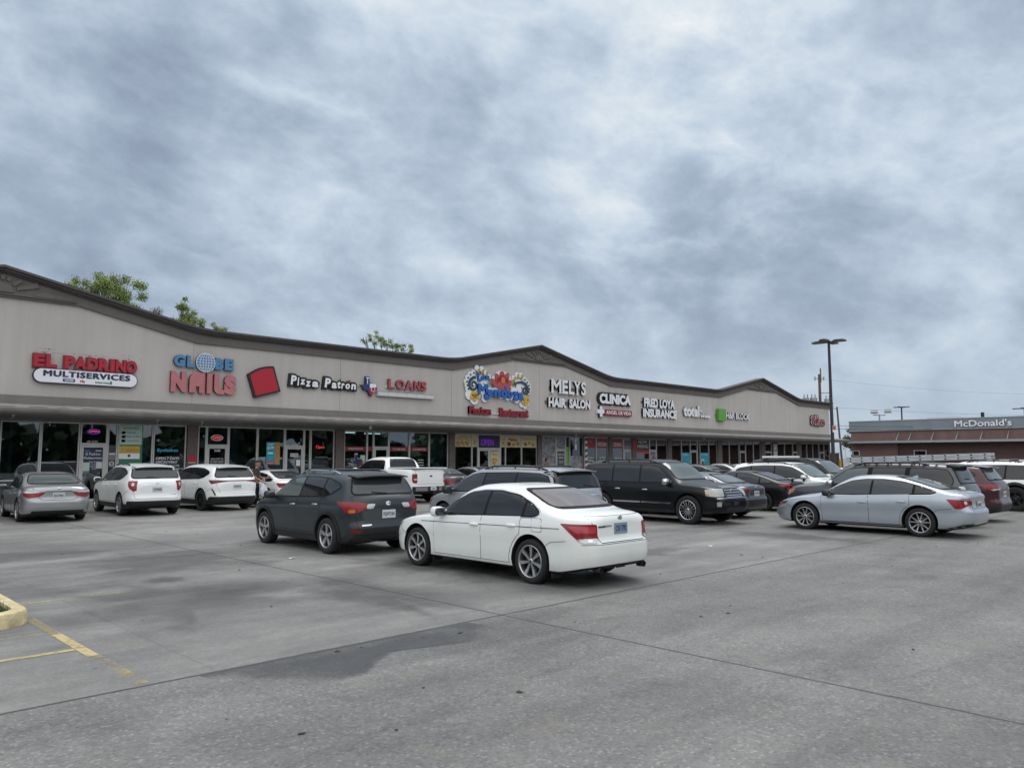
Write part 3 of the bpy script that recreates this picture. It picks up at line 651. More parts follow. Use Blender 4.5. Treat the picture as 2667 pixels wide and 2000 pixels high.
# 4 white hand lettering on black
s = sign(20.2, 5.3, 'white handwritten two-word lettering on a black contour')
q = MB()
def contour(string, x0, x1, z0, z1, tilt=0.0, sh=.12, of=.03):
    add_text(q, string, x0 - .10, x1 + .10, z0 - .09, z1 + .10, YS + .04, .16, 1, 1, .20, sh, 1.0, tilt); add_text(q, string, x0, x1, z0, z1, YS, .05, 0, 1, of, sh, 1.0, tilt)
for ch, a, b, z0, z1 in (('P', 18.34, 18.66, 5.40, 5.86), ('i', 18.70, 18.80, 5.38, 5.78), ('z', 18.85, 19.13, 5.44, 5.70), ('z', 19.15, 19.43, 5.36, 5.64), ('a', 19.50, 19.86, 5.36, 5.64), ('P', 20.20, 20.56, 5.38, 5.86), ('a', 20.60, 20.90, 5.36, 5.66), ('t', 20.93, 21.12, 5.38, 5.76), ('r', 21.16, 21.36, 5.38, 5.66), ('o', 21.40, 21.68, 5.38, 5.66), ('n', 21.74, 22.04, 5.38, 5.66)):
    contour(ch, a, b, z0, z1, 0, .1, .045)
q.plate([(21.42, 5.72), (21.50, 5.80), (21.72, 5.86), (21.68, 5.76)], YS - .004, YS + .05, 2)
sp(q, 'lettering', ['white', 'black', 'maroon'], s)
# 5 state outline + LOANS on a rail
tex = [(22.62, 6.12), (22.86, 6.12), (22.86, 5.82), (23.05, 5.78), (23.28, 5.78), (23.32, 5.62), (23.36, 5.48), (23.22, 5.38), (23.06, 5.24), (23.02, 5.08), (22.90, 5.12), (22.82, 5.30), (22.70, 5.42), (22.60, 5.36), (22.52, 5.42), (22.44, 5.56), (22.30, 5.66), (22.62, 5.68)]
s = sign(22.8, 5.1, 'navy, white and red state outline emblem beside the handwritten lettering')
q = MB(); q.plate(tex, YS, YS + .14, 0, 3); q.plate([(22.88, 5.76), (23.26, 5.76), (23.30, 5.58), (22.88, 5.52)], YS - .01, YS, 1); q.plate([(22.86, 5.50), (23.30, 5.55), (23.20, 5.38), (23.04, 5.24), (23.01, 5.12), (22.92, 5.16), (22.86, 5.3)], YS - .01, YS, 2)
q.plate([(23.08 + .13 * math.cos(a), 5.46 + .13 * math.sin(a)) for a in np.linspace(0, 2 * PI, 20)[:-1]], YS - .016, YS - .01, 1); q.plate([(23.08 + .10 * math.cos(a), 5.46 + .10 * math.sin(a)) for a in np.linspace(0, 2 * PI, 20)[:-1]], YS - .022, YS - .016, 2)
add_text(q, 'T', 22.62, 22.84, 5.72, 6.06, YS - .016, .016, 1, 1, .0)
sp(q, 'emblem', ['navy_blue', 'white', 'red', 'black'], s)
s = sign(25.3, 5.1, 'salmon red serif letters standing over an empty white sign rail')
SER = {'L': [(0, .36, 0), (0, .36, 1), ], 'M': [(-.02, .22, 0), (.78, 1.02, 0), (-.02, .2, 1), (.8, 1.02, 1)], 'E': [(-.04, .3, 0), (-.04, .3, 1)], 'Y': [(.3, .7, 0), (-.05, .32, 1), (.68, 1.05, 1)], 'N': [(-.04, .26, 0), (-.04, .2, 1), (.74, 1.04, 1)], 'A': [(-.05, .27, 0), (.7, 1.05, 0)], 'R': [(-.04, .32, 0), (.74, 1.02, 0)]}
def serif_word(mb, word, spans, z0, z1, yf, depth, mi, ms, of=.035, bar=.07):
    h = z1 - z0
    for ch, (a, b) in zip(word, spans):
        add_text(mb, ch, a, b, z0, z1, yf, depth, mi, ms, of)
        for u0, u1, tp in SER.get(ch, []):
            zz = z0 if tp == 0 else z1 - bar * h
            mb.box(a + (b - a) * u0, a + (b - a) * u1, yf - .002, yf + depth - .002, zz, zz + bar * h, mi)
q = MB(); serif_word(q, 'LOANS', ((24.08, 24.50), (24.58, 25.16), (25.20, 25.72), (25.80, 26.22), (26.28, 26.66)), 5.58, 6.10, YS, .12, 0, 1); sp(q, 'salmon_letters', ['coral', 'dark_grey'], s)
q = MB(); q.box(23.95, 26.72, YS + .13, YS + .17, 5.60, 5.74); sp(q, 'raceway', 'off_white', s)
q = MB(); q.box(23.38, 27.16, YS - .02, YS + .16, 5.14, 5.40); 
for k in range(6): q.box(23.42 + .622 * k, 23.43 + .622 * k, YS - .024, YS - .02, 5.16, 5.38, 1)
q.box(23.38, 27.16, YS - .026, YS - .02, 5.375, 5.40, 1); q.box(23.38, 27.16, YS - .026, YS - .02, 5.14, 5.16, 1)
sp(q, 'sign_rail', ['off_white', 'mid_grey'], s)
# 6 restaurant sign
s = sign(32.2, 4.4, 'colourful flower and scroll sign with blue lettering over a red two-word line')
sx = lambda px: 29.47 + (px - 255) / 1480 * 5.62
sz = lambda px, py: 7.28 - (py - 140 - (px - 255) * .085) / 780 * 2.24
def pp(pts): return [(sx(x), sz(x, y)) for x, y in pts]
def disc(mb, px, py, r_, y0, y1, mi, n=16, sq=1.0, rot=0.0):
    x, z = sx(px), sz(px, py); mb.plate([(x + r_ * (math.cos(a) * math.cos(rot) - sq * math.sin(a) * math.sin(rot)), z + r_ * (math.cos(a) * math.sin(rot) + sq * math.sin(a) * math.cos(rot))) for a in np.linspace(0, 2 * PI, n + 1)[:-1]], y0, y1, mi)
bk = MB()
for i, (x, y, r_) in enumerate([(520, 190, .20), (620, 205, .20), (715, 290, .2), (780, 370, .17), (445, 285, .19), (378, 325, .19), (325, 395, .19), (300, 475, .18), (315, 550, .18), (335, 625, .19), (430, 440, .42), (430, 560, .40), (370, 740, .36), (470, 840, .36), (520, 740, .36), (560, 640, .3), (620, 430, .3), (700, 450, .25), (620, 620, .36), (700, 740, .32), (690, 830, .26), (800, 700, .34), (930, 700, .36), (1060, 720, .40), (1200, 760, .38), (1330, 790, .36), (1400, 840, .34), (1490, 790, .30), (1060, 420, .62), (920, 440, .34), (1190, 440, .40), (1150, 350, .3), (1000, 340, .28), (870, 470, .22), (1420, 330, .21), (1510, 340, .21), (1340, 390, .19), (1590, 420, .18), (1655, 480, .18), (1695, 555, .18), (1710, 635, .18), (1690, 700, .19), (1280, 470, .16), (1430, 470, .26), (1540, 500, .30), (1610, 600, .30), (1600, 700, .30), (1455, 590, .24), (1480, 650, .2), (1620, 870, .32), (1530, 960, .24), (1600, 1000, .22), (1660, 930, .24), (560, 500, .3), (1250, 620, .3), (1360, 680, .3)]):
    disc(bk, x, y, r_ * .88, YS + .05 + i * .0007, YS + .14, 0, 16)
sp(bk, 'backing_board', 'white', s)
q = MB()
for x, y, rt in ((548, 245, .9), (635, 260, .8), (730, 300, 1.1), (1350, 420, 1.3), (1430, 360, 1.35), (1520, 370, 1.35), (1290, 500, 1.3)): disc(q, x, y, .19, YS + .02, YS + .05, 0, 14, .42, rt)
sp(q, 'yellow_strokes', 'olive_yellow', s)
q = MB()
for x, y in ((455, 295), (385, 330), (335, 395), (310, 475), (322, 550), (345, 622), (1590, 425), (1648, 485), (1690, 555), (1705, 632), (1690, 700)): disc(q, x, y, .065, YS + .03, YS + .05, 0, 10)
def swirl(x, y, r0, turns, wd, dirn=1, start=0.0, lead=None):
    pts = []
    for k in range(30):
        t = k / 29; a = start + dirn * turns * 2 * PI * t; r_ = r0 * (1 - .82 * t); pts.append((sx(x) + r_ * math.cos(a), sz(x, y) + r_ * math.sin(a), wd * (1 - .55 * t)))
    if lead: pts = [(sx(lx), sz(lx, ly), lw) for lx, ly, lw in lead] + pts
    for p, r_ in zip(pts, pts[1:]):
        d = Vector((r_[0] - p[0], r_[1] - p[1])); 
        if d.length < 1e-4: continue
        nn = Vector((-d.y, d.x)).normalized(); q.plate([(p[0] + nn.x * p[2], p[1] + nn.y * p[2]), (p[0] - nn.x * p[2], p[1] - nn.y * p[2]), (r_[0] - nn.x * r_[2], r_[1] - nn.y * r_[2]), (r_[0] + nn.x * r_[2], r_[1] + nn.y * r_[2])], YS + .018, YS + .045, 0)
swirl(445, 540, .38, 1.5, .095, 1, PI * .6, [(500, 385, .06), (440, 390, .09)])
swirl(1595, 660, .30, 1.5, .085, -1, PI * .35, [(1290, 540, .03), (1400, 490, .06), (1520, 480, .085), (1620, 540, .10)])
sp(q, 'scrolls', 'teal_dark', s)
q = MB()
for x, y, r_, rt, sq, mi in ((1060, 360, .34, 1.57, .6, 0), (960, 420, .36, 1.9, .55, 0), (1160, 400, .38, 1.2, .5, 0), (880, 500, .32, 2.3, .5, 0), (1200, 520, .34, .7, .5, 0), (1060, 470, .40, 1.57, .8, 1), (1000, 500, .36, 2.1, .55, 1), (1130, 500, .36, 1.0, .55, 1), (1060, 560, .46, 0, .6, 0), (1180, 620, .3, 0, .6, 0)):
    disc(q, x, y, r_, YS + .0 - .0015 * len(q.f) / 20, YS + .05, mi, 16, sq, rt)
disc(q, 1065, 445, .17, YS - .05, YS + .0, 2, 10, 1.2)
sp(q, 'red_flower', ['coral', 'dark_red', 'orange'], s)
for x, y, n in ((470, 770, 5), (1600, 890, 5)):
    q = MB()
    for k in range(n): a = 2 * PI * k / n + .3; disc(q, x + 62 * math.cos(a), y + 62 * math.sin(a), .15, YS + .005, YS + .05, 0, 12)
    disc(q, x, y, .13, YS - .004, YS + .05, 1 if x < 900 else 0, 12)
    sp(q, 'yellow_flower', ['yellow', 'coral'], s)
q = MB()
for ch, a, b, y0, y1 in (('L', 520, 600, 470, 300), ('o', 590, 680, 445, 350), ('s', 690, 775, 455, 350)): add_text(q, ch, sx(a), sx(b), sz(b, y0), sz(b, y1), YS - .03, .06, 0, 1, .06)
for ch, a, b, y0, y1 in (('M', 525, 740, 760, 530), ('e', 735, 850, 795, 640), ('n', 870, 1010, 815, 650), ('d', 1020, 1160, 830, 580), ('o', 1165, 1285, 840, 680), ('z', 1290, 1415, 890, 690), ('a', 1415, 1535, 870, 715)): add_text(q, ch, sx(a), sx(b), sz(b, y0), sz(b, y1), YS - .05, .08, 0, 1, .055)
q.plate(pp([(655, 740), (720, 690), (740, 810), (790, 850), (700, 860), (660, 800)]), YS - .05, YS + .03, 0, 1)
sp(q, 'lettering', ['royal_blue', 'navy'], s)
q = MB(); add_text(q, 'Mexican', 29.84, 31.60, 4.44, 4.92, YS, .14, 0, 1, .05); add_text(q, 'Restaurant', 32.34, 34.84, 4.40, 4.92, YS, .14, 0, 1, .05)
for a in (29.84, 32.34): q.box(a - .02, a + .22, YS - .002, YS + .12, 4.44, 4.475, 0); q.box(a - .02, a + .14, YS - .002, YS + .12, 4.88, 4.915, 0)
sp(q, 'red_letters', ['dark_red', 'maroon'], s)
q = MB(); q.box(31.6, 32.4, YS + .12, YS + .17, 4.50, 4.58); sp(q, 'raceway', 'off_white', s)
# 7 salon
s = sign(38.8, 5.2, 'white serif word over white block letters, two lines under the middle gable')
q = MB(); serif_word(q, 'MELYS', ((36.98, 37.95), (38.05, 38.62), (38.72, 39.25), (39.22, 39.92), (39.98, 40.46)), 6.10, 7.02, YS, .16, 0, 1, .03, .05)
sp(q, 'serif_letters', ['white', 'black'], s)
for st, a, b in (('HAIR', 36.70, 38.42), ('SALON', 38.74, 40.92)): q = MB(); add_text(q, st, a, b, 5.18, 5.80, YS, .16, 0, 1, .05); sp(q, 'lettering', ['white', 'black'], s)
q = MB(); q.box(36.9, 40.4, YS + .165, YS + .178, 6.3, 6.55); q.box(36.5, 40.85, YS + .165, YS + .178, 5.35, 5.6); sp(q, 'raceway', 'stucco_taupe', s)
# 8 clinic
s = sign(43.7, 4.8, 'white clinic letters on black contour with a white cross and red bar')
q = MB(); add_text(q, 'CLINICA', 41.78, 45.62, 5.58, 6.48, YS + .05, .12, 1, 1, .17); add_text(q, 'CLINICA', 41.95, 45.56, 5.66, 6.38, YS, .08, 0, 1, .06); sp(q, 'white_letters', ['white', 'black'], s)
q = MB(); q.box(41.98, 42.24, YS, YS + .16, 4.72, 5.47, 0); q.box(41.74, 41.977, YS, YS + .16, 4.96, 5.24, 0); q.box(42.243, 42.46, YS, YS + .16, 4.96, 5.24, 0); q.box(41.93, 42.29, YS + .03, YS + .15, 4.68, 5.51, 1); sp(q, 'white_cross', ['white', 'black'], s)
q = MB(); q.box(42.52, 45.64, YS, YS + .14, 4.86, 5.27, 0); add_text(q, 'ANGEL DE VIDA', 42.66, 45.54, 4.94, 5.20, YS - .012, .012, 1, 1, .01); sp(q, 'red_bar', ['dark_red', 'white'], s)
# 9 insurance
s = sign(49.3, 4.9, 'two lines of white block letters with dark sides, left of the lower-case white sign')
q = MB(); add_text(q, 'FRED LOYA', 47.20, 51.25, 5.64, 6.34, YS, .17, 0, 1, .055); add_text(q, 'INSURANCE', 47.05, 51.50, 4.89, 5.54, YS, .17, 0, 1, .055); sp(q, 'white_letters', ['white', 'black'], s)
q = MB(); q.box(47.0, 51.3, YS + .172, YS + .178, 5.15, 5.35); q.box(47.0, 51.1, YS + .172, YS + .178, 5.9, 6.1); sp(q, 'raceway', 'stucco_taupe', s)
# 10 phone shop
s = sign(54.4, 5.1, 'white lower-case rounded letters with a small tilted second line')
q = MB(); add_text(q, 'total', 52.48, 54.80, 5.16, 6.04, YS, .15, 0, 1, .055); add_text(q, 'by', 54.88, 55.25, 5.52, 5.80, YS, .1, 0, 1, .04); add_text(q, 'wireless', 54.90, 56.45, 5.14, 5.42, YS, .1, 0, 1, .05); sp(q, 'white_letters', ['white', 'mid_grey'], s)
# 11 tax office
s = sign(60.3, 5.0, 'bright green square beside white block lettering')
q = MB(); q.box(57.58, 58.76, YS - .14, YS + .12, 4.98, 5.97); q.box(57.45, 58.8, YS + .122, YS + .17, 5.3, 5.55, 1); sp(q, 'green_square', ['green', 'mid_grey'], s)
q = MB(); add_text(q, 'H&R BLOCK', 59.02, 63.0, 5.20, 5.74, YS, .14, 0, 1, .03); sp(q, 'white_letters', ['white', 'black'], s)
# 12 far end shop
s = sign(77.1, 5.1, 'pink and white contour lettering at the far end of the wall')
q = MB()
for ch, a, b, z0, z1 in (('S', 75.6, 76.4, 5.2, 6.0), ('u', 76.3, 76.65, 5.35, 5.7), ('K', 76.6, 77.4, 5.15, 6.05), ('a', 77.35, 77.72, 5.25, 5.65), ('r', 77.72, 77.98, 5.25, 5.65), ('n', 77.95, 78.32, 5.25, 5.65), ('e', 78.3, 78.68, 5.25, 5.65)):
    add_text(q, ch, a - .16, b + .16, z0 - .14, z1 + .14, YS + .07, .10, 2, 2, .10); add_text(q, ch, a - .05, b + .05, z0 - .04, z1 + .04, YS + .03, .05, 1, 1, .06); add_text(q, ch, a, b, z0, z1, YS, .03, 0, 0, .03)
sp(q, 'contour_lettering', ['dark_red', 'white', 'black'], s)

# old mounting marks above the first sign
q = MB(); random.seed(11)
for a, b, z in ((7.7, 8.35, 6.12), (7.55, 8.6, 5.985), (10.7, 11.2, 6.13), (11.45, 11.6, 6.02), (8.9, 10.2, 6.0)):
    x = a
    while x < b: l = random.uniform(.03, .14); q.box(x, min(b, x + l), YW - .004, YW, z, z + .012); x += l + random.uniform(.02, .12)
for x, z in ((7.9, 5.97), (9.5, 5.98), (11.0, 5.98), (8.05, 6.12)): q.box(x - .02, x + .02, YW - .02, YW, z - .02, z + .02)
part(q, 'mounting_mark', 'stucco_taupe')

# ------------------------------------------------------------------ posters, lettering and neon on the shop glass
YP = YF + .022
def poster(name, x0, x1, z0, z1, m, label, items=(), cat='poster', group=None, y=None):
    y = y or YP
    t = empty(name, ((x0 + x1) / 2, y, z0), label, cat, group); o = tuple(t.location)
    if m: 
        q = MB(); q.box(x0, x1, y, y + .006, z0, z1); q.build('sheet', m, t, o)
    for it in items:
        q = MB()
        if it[0] == 't': _, st, a, b, c_, d_, mm, of = it; add_text(q, st, a, b, c_, d_, y - .006, .005, 0, 0, of); nm = 'lettering'
        elif it[0] == 'b': _, a, b, c_, d_, mm = it; q.box(a, b, y - .004, y, c_, d_); nm = 'printed_band'
        elif it[0] == 'o':
            _, lst, mm = it; nm = 'printed_spots'
            for cx_, cz_, rx_, rz_ in lst: q.plate([(cx_ + rx_ * math.cos(a), cz_ + rz_ * math.sin(a)) for a in np.linspace(0, 2 * PI, 15)[:-1]], y - .005 - .00005 * len(q.f), y)
        elif it[0] == 'r':
            _, cx_, cz_, rx_, rz_, wd, mm = it; nm = 'ring'
            for a, b in zip(np.linspace(0, 2 * PI, 33), np.linspace(0, 2 * PI, 33)[1:]):
                q.add([(cx_ + (rx_ + s_) * math.cos(g_), y - .005, cz_ + (rz_ + s_) * math.sin(g_)) for g_, s_ in ((a, wd), (a, -wd), (b, -wd), (b, wd))], [(0, 1, 2, 3)])
        q.build(nm, mm, t, o)
    return t
random.seed(21)
def spots(x0, x1, z0, z1, n, r0, r1): return [(random.uniform(x0 + r1, x1 - r1), random.uniform(z0 + r1, z1 - r1), random.uniform(r0, r1), random.uniform(r0, r1)) for _ in range(n)]
poster('neon_sign', 9.58, 10.1, 2.80, 3.08, None, 'red neon open sign in a blue oval over the first shop door', [('r', 9.84, 2.94, .23, .10, .014, 'neon_blue'), ('t', 'OPEN', 9.66, 10.03, 2.90, 2.99, 'neon_red', .02)], 'neon sign')
poster('door_poster', 9.47, 10.24, 1.35, 2.24, 'navy', 'dark blue door poster with white script and service list', [('t', 'El Padrino', 9.58, 10.12, 1.98, 2.10, 'off_white', .01), ('t', 'Multiservices', 9.52, 10.18, 1.84, 1.92, 'white', .02), ('t', 'Renta de Cajas\nRevelado\nTraducciones\nEnvios', 9.72, 10.12, 1.42, 1.76, 'off_white', .0), ('b', 9.47, 9.74, 1.36, 1.70, 'poster_green'), ('b', 9.98, 10.20, 1.46, 1.72, 'off_white'), ('b', 9.54, 9.72, 2.15, 2.19, 'sky_blue'), ('b', 9.94, 10.16, 2.15, 2.19, 'off_white')])
poster('door_number', 9.62, 9.98, 2.50, 2.58, None, 'white address digits above the first shop door', [('t', '#B 5542', 9.60, 10.0, 2.50, 2.58, 'off_white', .01)], 'lettering')
poster('window_notice', 10.42, 10.70, 1.50, 2.40, 'dark_grey', 'narrow dark notice panel with a no smoking sign and hours', [('b', 10.45, 10.68, 2.0, 2.08, 'off_white'), ('b', 10.45, 10.68, 1.80, 1.97, 'mid_grey'), ('r', 10.56, 1.64, .085, .085, .012, 'white'), ('b', 10.50, 10.62, 1.632, 1.648, 'white')])
poster('window_poster', 10.80, 11.74, 1.0, 3.24, 'deep_green', 'pale green and yellow money transfer poster on the window', [('b', 10.83, 11.70, 2.43, 3.22, 'poster_green'), ('t', 'INTERMEX', 10.95, 11.58, 3.07, 3.16, 'deep_green', .02), ('t', 'Remesas', 11.12, 11.46, 2.90, 2.97, 'navy', .01), ('t', 'Pagos de Billes', 11.12, 11.64, 2.72, 2.80, 'navy', .01), ('t', 'Money Orders', 11.12, 11.62, 2.55, 2.62, 'navy', .01), ('b', 10.90, 11.05, 2.87, 2.98, 'sky_blue'), ('b', 10.90, 11.05, 2.70, 2.81, 'cream'), ('b', 10.90, 11.05, 2.53, 2.64, 'deep_green'), ('b', 10.83, 11.64, 2.07, 2.37, 'yellow'), ('t', 'elektra', 11.08, 11.58, 2.13, 2.29, 'orange', .03), ('r', 10.97, 2.21, .05, .05, .012, 'orange'), ('b', 10.83, 11.64, 1.84, 2.066, 'white'), ('o', [(11.22, 1.97, .06, .06)], 'dark_grey')])
poster('window_lettering', 12.25, 13.25, 1.20, 1.92, None, 'white hours lettering on the window left of the brick pier', [('t', 'OPEN 7 DAYS', 12.30, 13.28, 1.80, 1.92, 'white', .01), ('t', 'APPOINTMENT', 12.30, 13.22, 1.64, 1.75, 'white', .01), ('t', '& WALK-IN WELCOME', 12.28, 13.30, 1.50, 1.59, 'white', .0), ('t', '832-831-3921', 12.36, 13.26, 1.34, 1.44, 'white', .0)], 'lettering')
poster('neon_sign', 12.35, 13.22, 2.12, 2.28, None, 'dim blue script neon above the white hours lettering', [('t', 'Eyelashes', 12.36, 13.22, 2.10, 2.28, 'neon_cyan', .0)], 'neon sign')
poster('neon_sign', 14.6, 15.2, 2.62, 2.92, None, 'red neon open sign in a white oval over the nail shop door', [('r', 14.93, 2.78, .27, .12, .016, 'white'), ('t', 'OPEN', 14.73, 15.13, 2.72, 2.84, 'neon_red', .02)], 'neon sign')
poster('door_number', 14.84, 15.08, 2.16, 2.25, None, 'white digits on the nail shop door glass', [('t', '5538', 14.83, 15.09, 2.16, 2.25, 'white', .02), ('t', 'WELCOME TO', 14.68, 15.24, 1.80, 1.88, 'off_white', .0), ('t', 'GLOBE NAILS', 14.66, 15.26, 1.66, 1.74, 'off_white', .0)], 'lettering')
poster('wall_plaque', 13.62, 13.98, 1.70, 1.98, 'red', 'red plaque on the brick pier near the nail shop', [('b', 13.64, 13.96, 1.66, 1.69, 'off_white')], 'plaque', y=YW - .03)
poster('window_poster', 17.33, 18.02, 1.56, 2.62, 'teal_poster', 'teal poster with white lettering and an orange food strip', [('b', 17.76, 18.02, 1.60, 2.60, 'food_print'), ('t', 'HOT', 17.39, 17.68, 2.46, 2.56, 'white', .03), ('t', '$5.99', 17.38, 17.70, 2.28, 2.42, 'white', .03), ('b', 17.40, 17.66, 2.06, 2.14, 'white'), ('b', 17.34, 17.76, 1.57, 1.72, 'red'), ('t', 'HOT-N-READY', 17.37, 17.72, 1.61, 1.68, 'white', .0)])
poster('door_number', 18.66, 18.94, 2.46, 2.56, None, 'white digits over the door right of the teal poster', [('t', '5536', 18.64, 18.96, 2.46, 2.56, 'white', .02)], 'lettering')
poster('door_notice', 18.56, 18.98, 1.93, 2.10, 'off_white', 'pair of white notices on the door right of the teal poster', [('t', 'NO CASH', 18.60, 18.94, 1.98, 2.05, 'dark_grey', .0), ('b', 18.88, 19.10, 1.50, 1.78, 'white')], 'notice', y=YF + .006)
poster('neon_sign', 19.95, 20.42, 2.32, 2.48, None, 'thin red script neon in the window left of the second brick pier', [('t', 'Open', 19.95, 20.42, 2.30, 2.50, 'neon_red', -.01)], 'neon sign')
for a, b, st in ((21.62, 22.90, 'PRESTAMOS'), (22.99, 23.31, None), (24.38, 25.64, '713-680-3800'), (25.75, 27.02, 'LOANS')):
    poster('window_band', a, b, 2.23, 2.46, 'dark_red', {'PRESTAMOS': 'red band lettered PRESTAMOS across the loan office window', None: 'short plain red band left of the loan office door', '713-680-3800': 'red band with a phone number across the window', 'LOANS': 'red band lettered LOANS across the window'}[st], [('t', st, (a + b) / 2 - .43, (a + b) / 2 + .43, 2.295, 2.395, 'off_white', .02)] if st else [], 'window band', 'red bands on the loan office windows')
tw = lambda dx, dz, k: [(dx + (x - 22.3) * k, dz + (z - 5.08) * k) for x, z in tex]
t_ = empty('window_decal', (22.3, YP, 1.3), 'white outlined state shaped decal low in the loan office window', 'decal'); q = MB(); q.plate(tw(21.95, 1.30, .78), YP - .003, YP, 0); q.plate(tw(22.0, 1.34, .68), YP - .006, YP - .003, 1); q.plate(tw(22.45, 1.36, .35), YP - .009, YP - .006, 2); q.build('decal_sheet', ['off_white', 'navy', 'dark_red'], t_, (22.3, YP, 1.3))
poster('window_notice', 22.55, 22.85, 1.72, 2.02, 'poster_green', 'small pale notice beside the state shaped decal')
poster('window_lettering', 26.3, 26.7, 1.2, 1.8, None, 'stack of short white text lines below the LOANS band', [('b', 26.3, 26.70, 1.74 - .14 * k, 1.78 - .14 * k, 'off_white') for k in range(5)], 'lettering')
cre = 'cream food posters across the restaurant windows'
poster('menu_poster', 28.98, 30.22, 2.52, 3.24, 'cream', 'cream menu poster with scattered food beside the third brick pier', [('t', 'LUNCH\nMEXICANO', 29.10, 30.12, 2.92, 3.18, 'olive_yellow', .03), ('o', spots(29.0, 30.2, 2.54, 2.9, 26, .03, .075), 'food_print'), ('o', spots(29.0, 30.2, 2.54, 2.9, 12, .03, .06), 'yellow')], 'poster', cre)
poster('menu_poster', 30.33, 30.70, 2.52, 3.24, 'cream', 'narrow cream poster left of the purple open sign', [('o', spots(30.33, 30.70, 2.6, 3.1, 8, .03, .07), 'food_print')], 'poster', cre)
poster('neon_sign', 30.86, 32.50, 2.52, 3.22, 'purple_glow', 'purple lit open sign over the restaurant double door', [('t', 'OPEN', 31.02, 32.02, 2.62, 2.98, 'neon_purple', .0)], 'neon sign')
poster('menu_poster', 31.78, 32.46, .75, 2.26, 'cream', 'cream poster on the right leaf of the restaurant door', [('t', 'MENU', 31.9, 32.34, 2.02, 2.14, 'orange', .02), ('o', spots(31.82, 32.4, 1.2, 1.95, 14, .03, .08), 'food_print'), ('b', 31.96, 32.28, .95, 1.3, 'olive_yellow')], 'poster', cre, y=YF - .004)
poster('menu_poster', 32.66, 32.98, 2.52, 3.24, 'cream', 'narrow cream poster right of the purple open sign', [('o', spots(32.66, 32.98, 2.6, 3.1, 6, .03, .08), 'food_print')], 'poster', cre)
poster('menu_poster', 33.08, 34.38, 2.52, 3.24, 'cream', 'cream poster with red script over three round plates', [('t', 'Mariscos', 33.35, 34.05, 2.90, 3.10, 'dark_red', .04), ('o', [(33.35, 2.72, .19, .15), (33.75, 2.70, .15, .12), (34.12, 2.74, .17, .14)], 'food_print'), ('o', [(33.35, 2.72, .11, .08), (34.12, 2.74, .09, .08)], 'olive_yellow')], 'poster', cre)
poster('menu_poster', 34.49, 35.78, 2.52, 3.24, 'cream', 'cream poster with small plates next to the fourth brick pier', [('t', 'BREAKFAST', 34.60, 35.66, 3.0, 3.1, 'olive_yellow', .02), ('o', [(34.8, 2.72, .16, .12), (35.15, 2.80, .12, .09), (35.5, 2.70, .15, .12)], 'food_print'), ('o', [(34.8, 2.72, .08, .06), (35.5, 2.70, .07, .06)], 'deep_green')], 'poster', cre)
gp = 'black and white photo panels on the salon windows'
poster('photo_panel', 36.32, 37.60, 1.95, 3.24, 'photo_grey', 'grey photo panel high in the salon window beside the pier', [], 'poster', gp)
poster('photo_panel', 36.32, 37.60, .60, 1.93, 'photo_grey', 'grey photo panel low in the salon window beside the pier', [], 'poster', gp)
poster('photo_panel', 37.72, 38.54, 2.50, 3.20, 'photo_grey', 'grey photo panel over the salon door', [], 'poster', gp)
poster('photo_panel', 39.08, 40.34, .60, 2.0, 'photo_grey', 'grey photo panel beside the striped post', [], 'poster', gp)
poster('door_sign', 37.80, 38.46, .8, 2.26, 'dark_grey', 'dark salon door sign with white lines of text', [('t', 'MELYS', 37.86, 38.40, 2.02, 2.16, 'off_white', .02), ('b', 37.90, 38.36, 1.86, 1.92, 'off_white'), ('b', 37.90, 38.36, 1.50, 1.72, 'mid_grey'), ('b', 37.86, 38.40, 1.0, 1.36, 'off_white')], 'poster', y=YF - .004)
poster('window_strip', 38.68, 38.94, 1.0, 2.6, 'green', 'bright green vertical strip right of the salon door')
t_ = empty('barber_pole', (39.3, 33.80, 2.45), 'white and blue barber pole mounted above the grey photo panel', 'barber pole'); q = MB(); q.tube([(39.3, 33.8, 2.45), (39.3, 33.8, 3.15)], .075, 14, 0); q.build('cylinder', 'white', t_, (39.3, 33.8, 2.45)); q = MB(); q.tube([(39.3, 33.8, 2.40), (39.3, 33.8, 2.47)], .09, 14, 0); q.tube([(39.3, 33.8, 3.13), (39.3, 33.8, 3.22)], .09, 14, 0); q.box(39.27, 39.33, 33.8, 33.98, 2.6, 2.66); q.build('cap', 'off_white', t_, (39.3, 33.8, 2.45)); q = MB(); q.add([(39.22, 33.722, 2.75), (39.38, 33.722, 2.95), (39.38, 33.722, 3.05), (39.22, 33.722, 2.85)], [(0, 1, 2, 3)]); q.build('stripe', 'royal_blue', t_, (39.3, 33.8, 2.45))
t_ = empty('striped_post', (40.48, 33.90, .15), 'red, white and blue diagonally striped post between salon and clinic', 'post')
q = MB(); cols = [0, 1, 0, 2]; z = .15; k = 0
while z < 3.26:
    h = min(.19, 3.28 - z); q.add([(40.36, 33.86, z), (40.62, 33.86, z + .06), (40.62, 33.86, min(3.29, z + .06 + h)), (40.36, 33.86, min(3.29, z + h))], [(0, 1, 2, 3)], cols[k % 4]); z += h; k += 1
q.box(40.36, 40.62, 33.862, 33.975, .15, 3.29, 0); q.build('post_shaft', ['off_white', 'dark_red', 'navy_blue'], t_, (40.48, 33.90, .15))
rg = 'red lettered panels on the clinic windows'
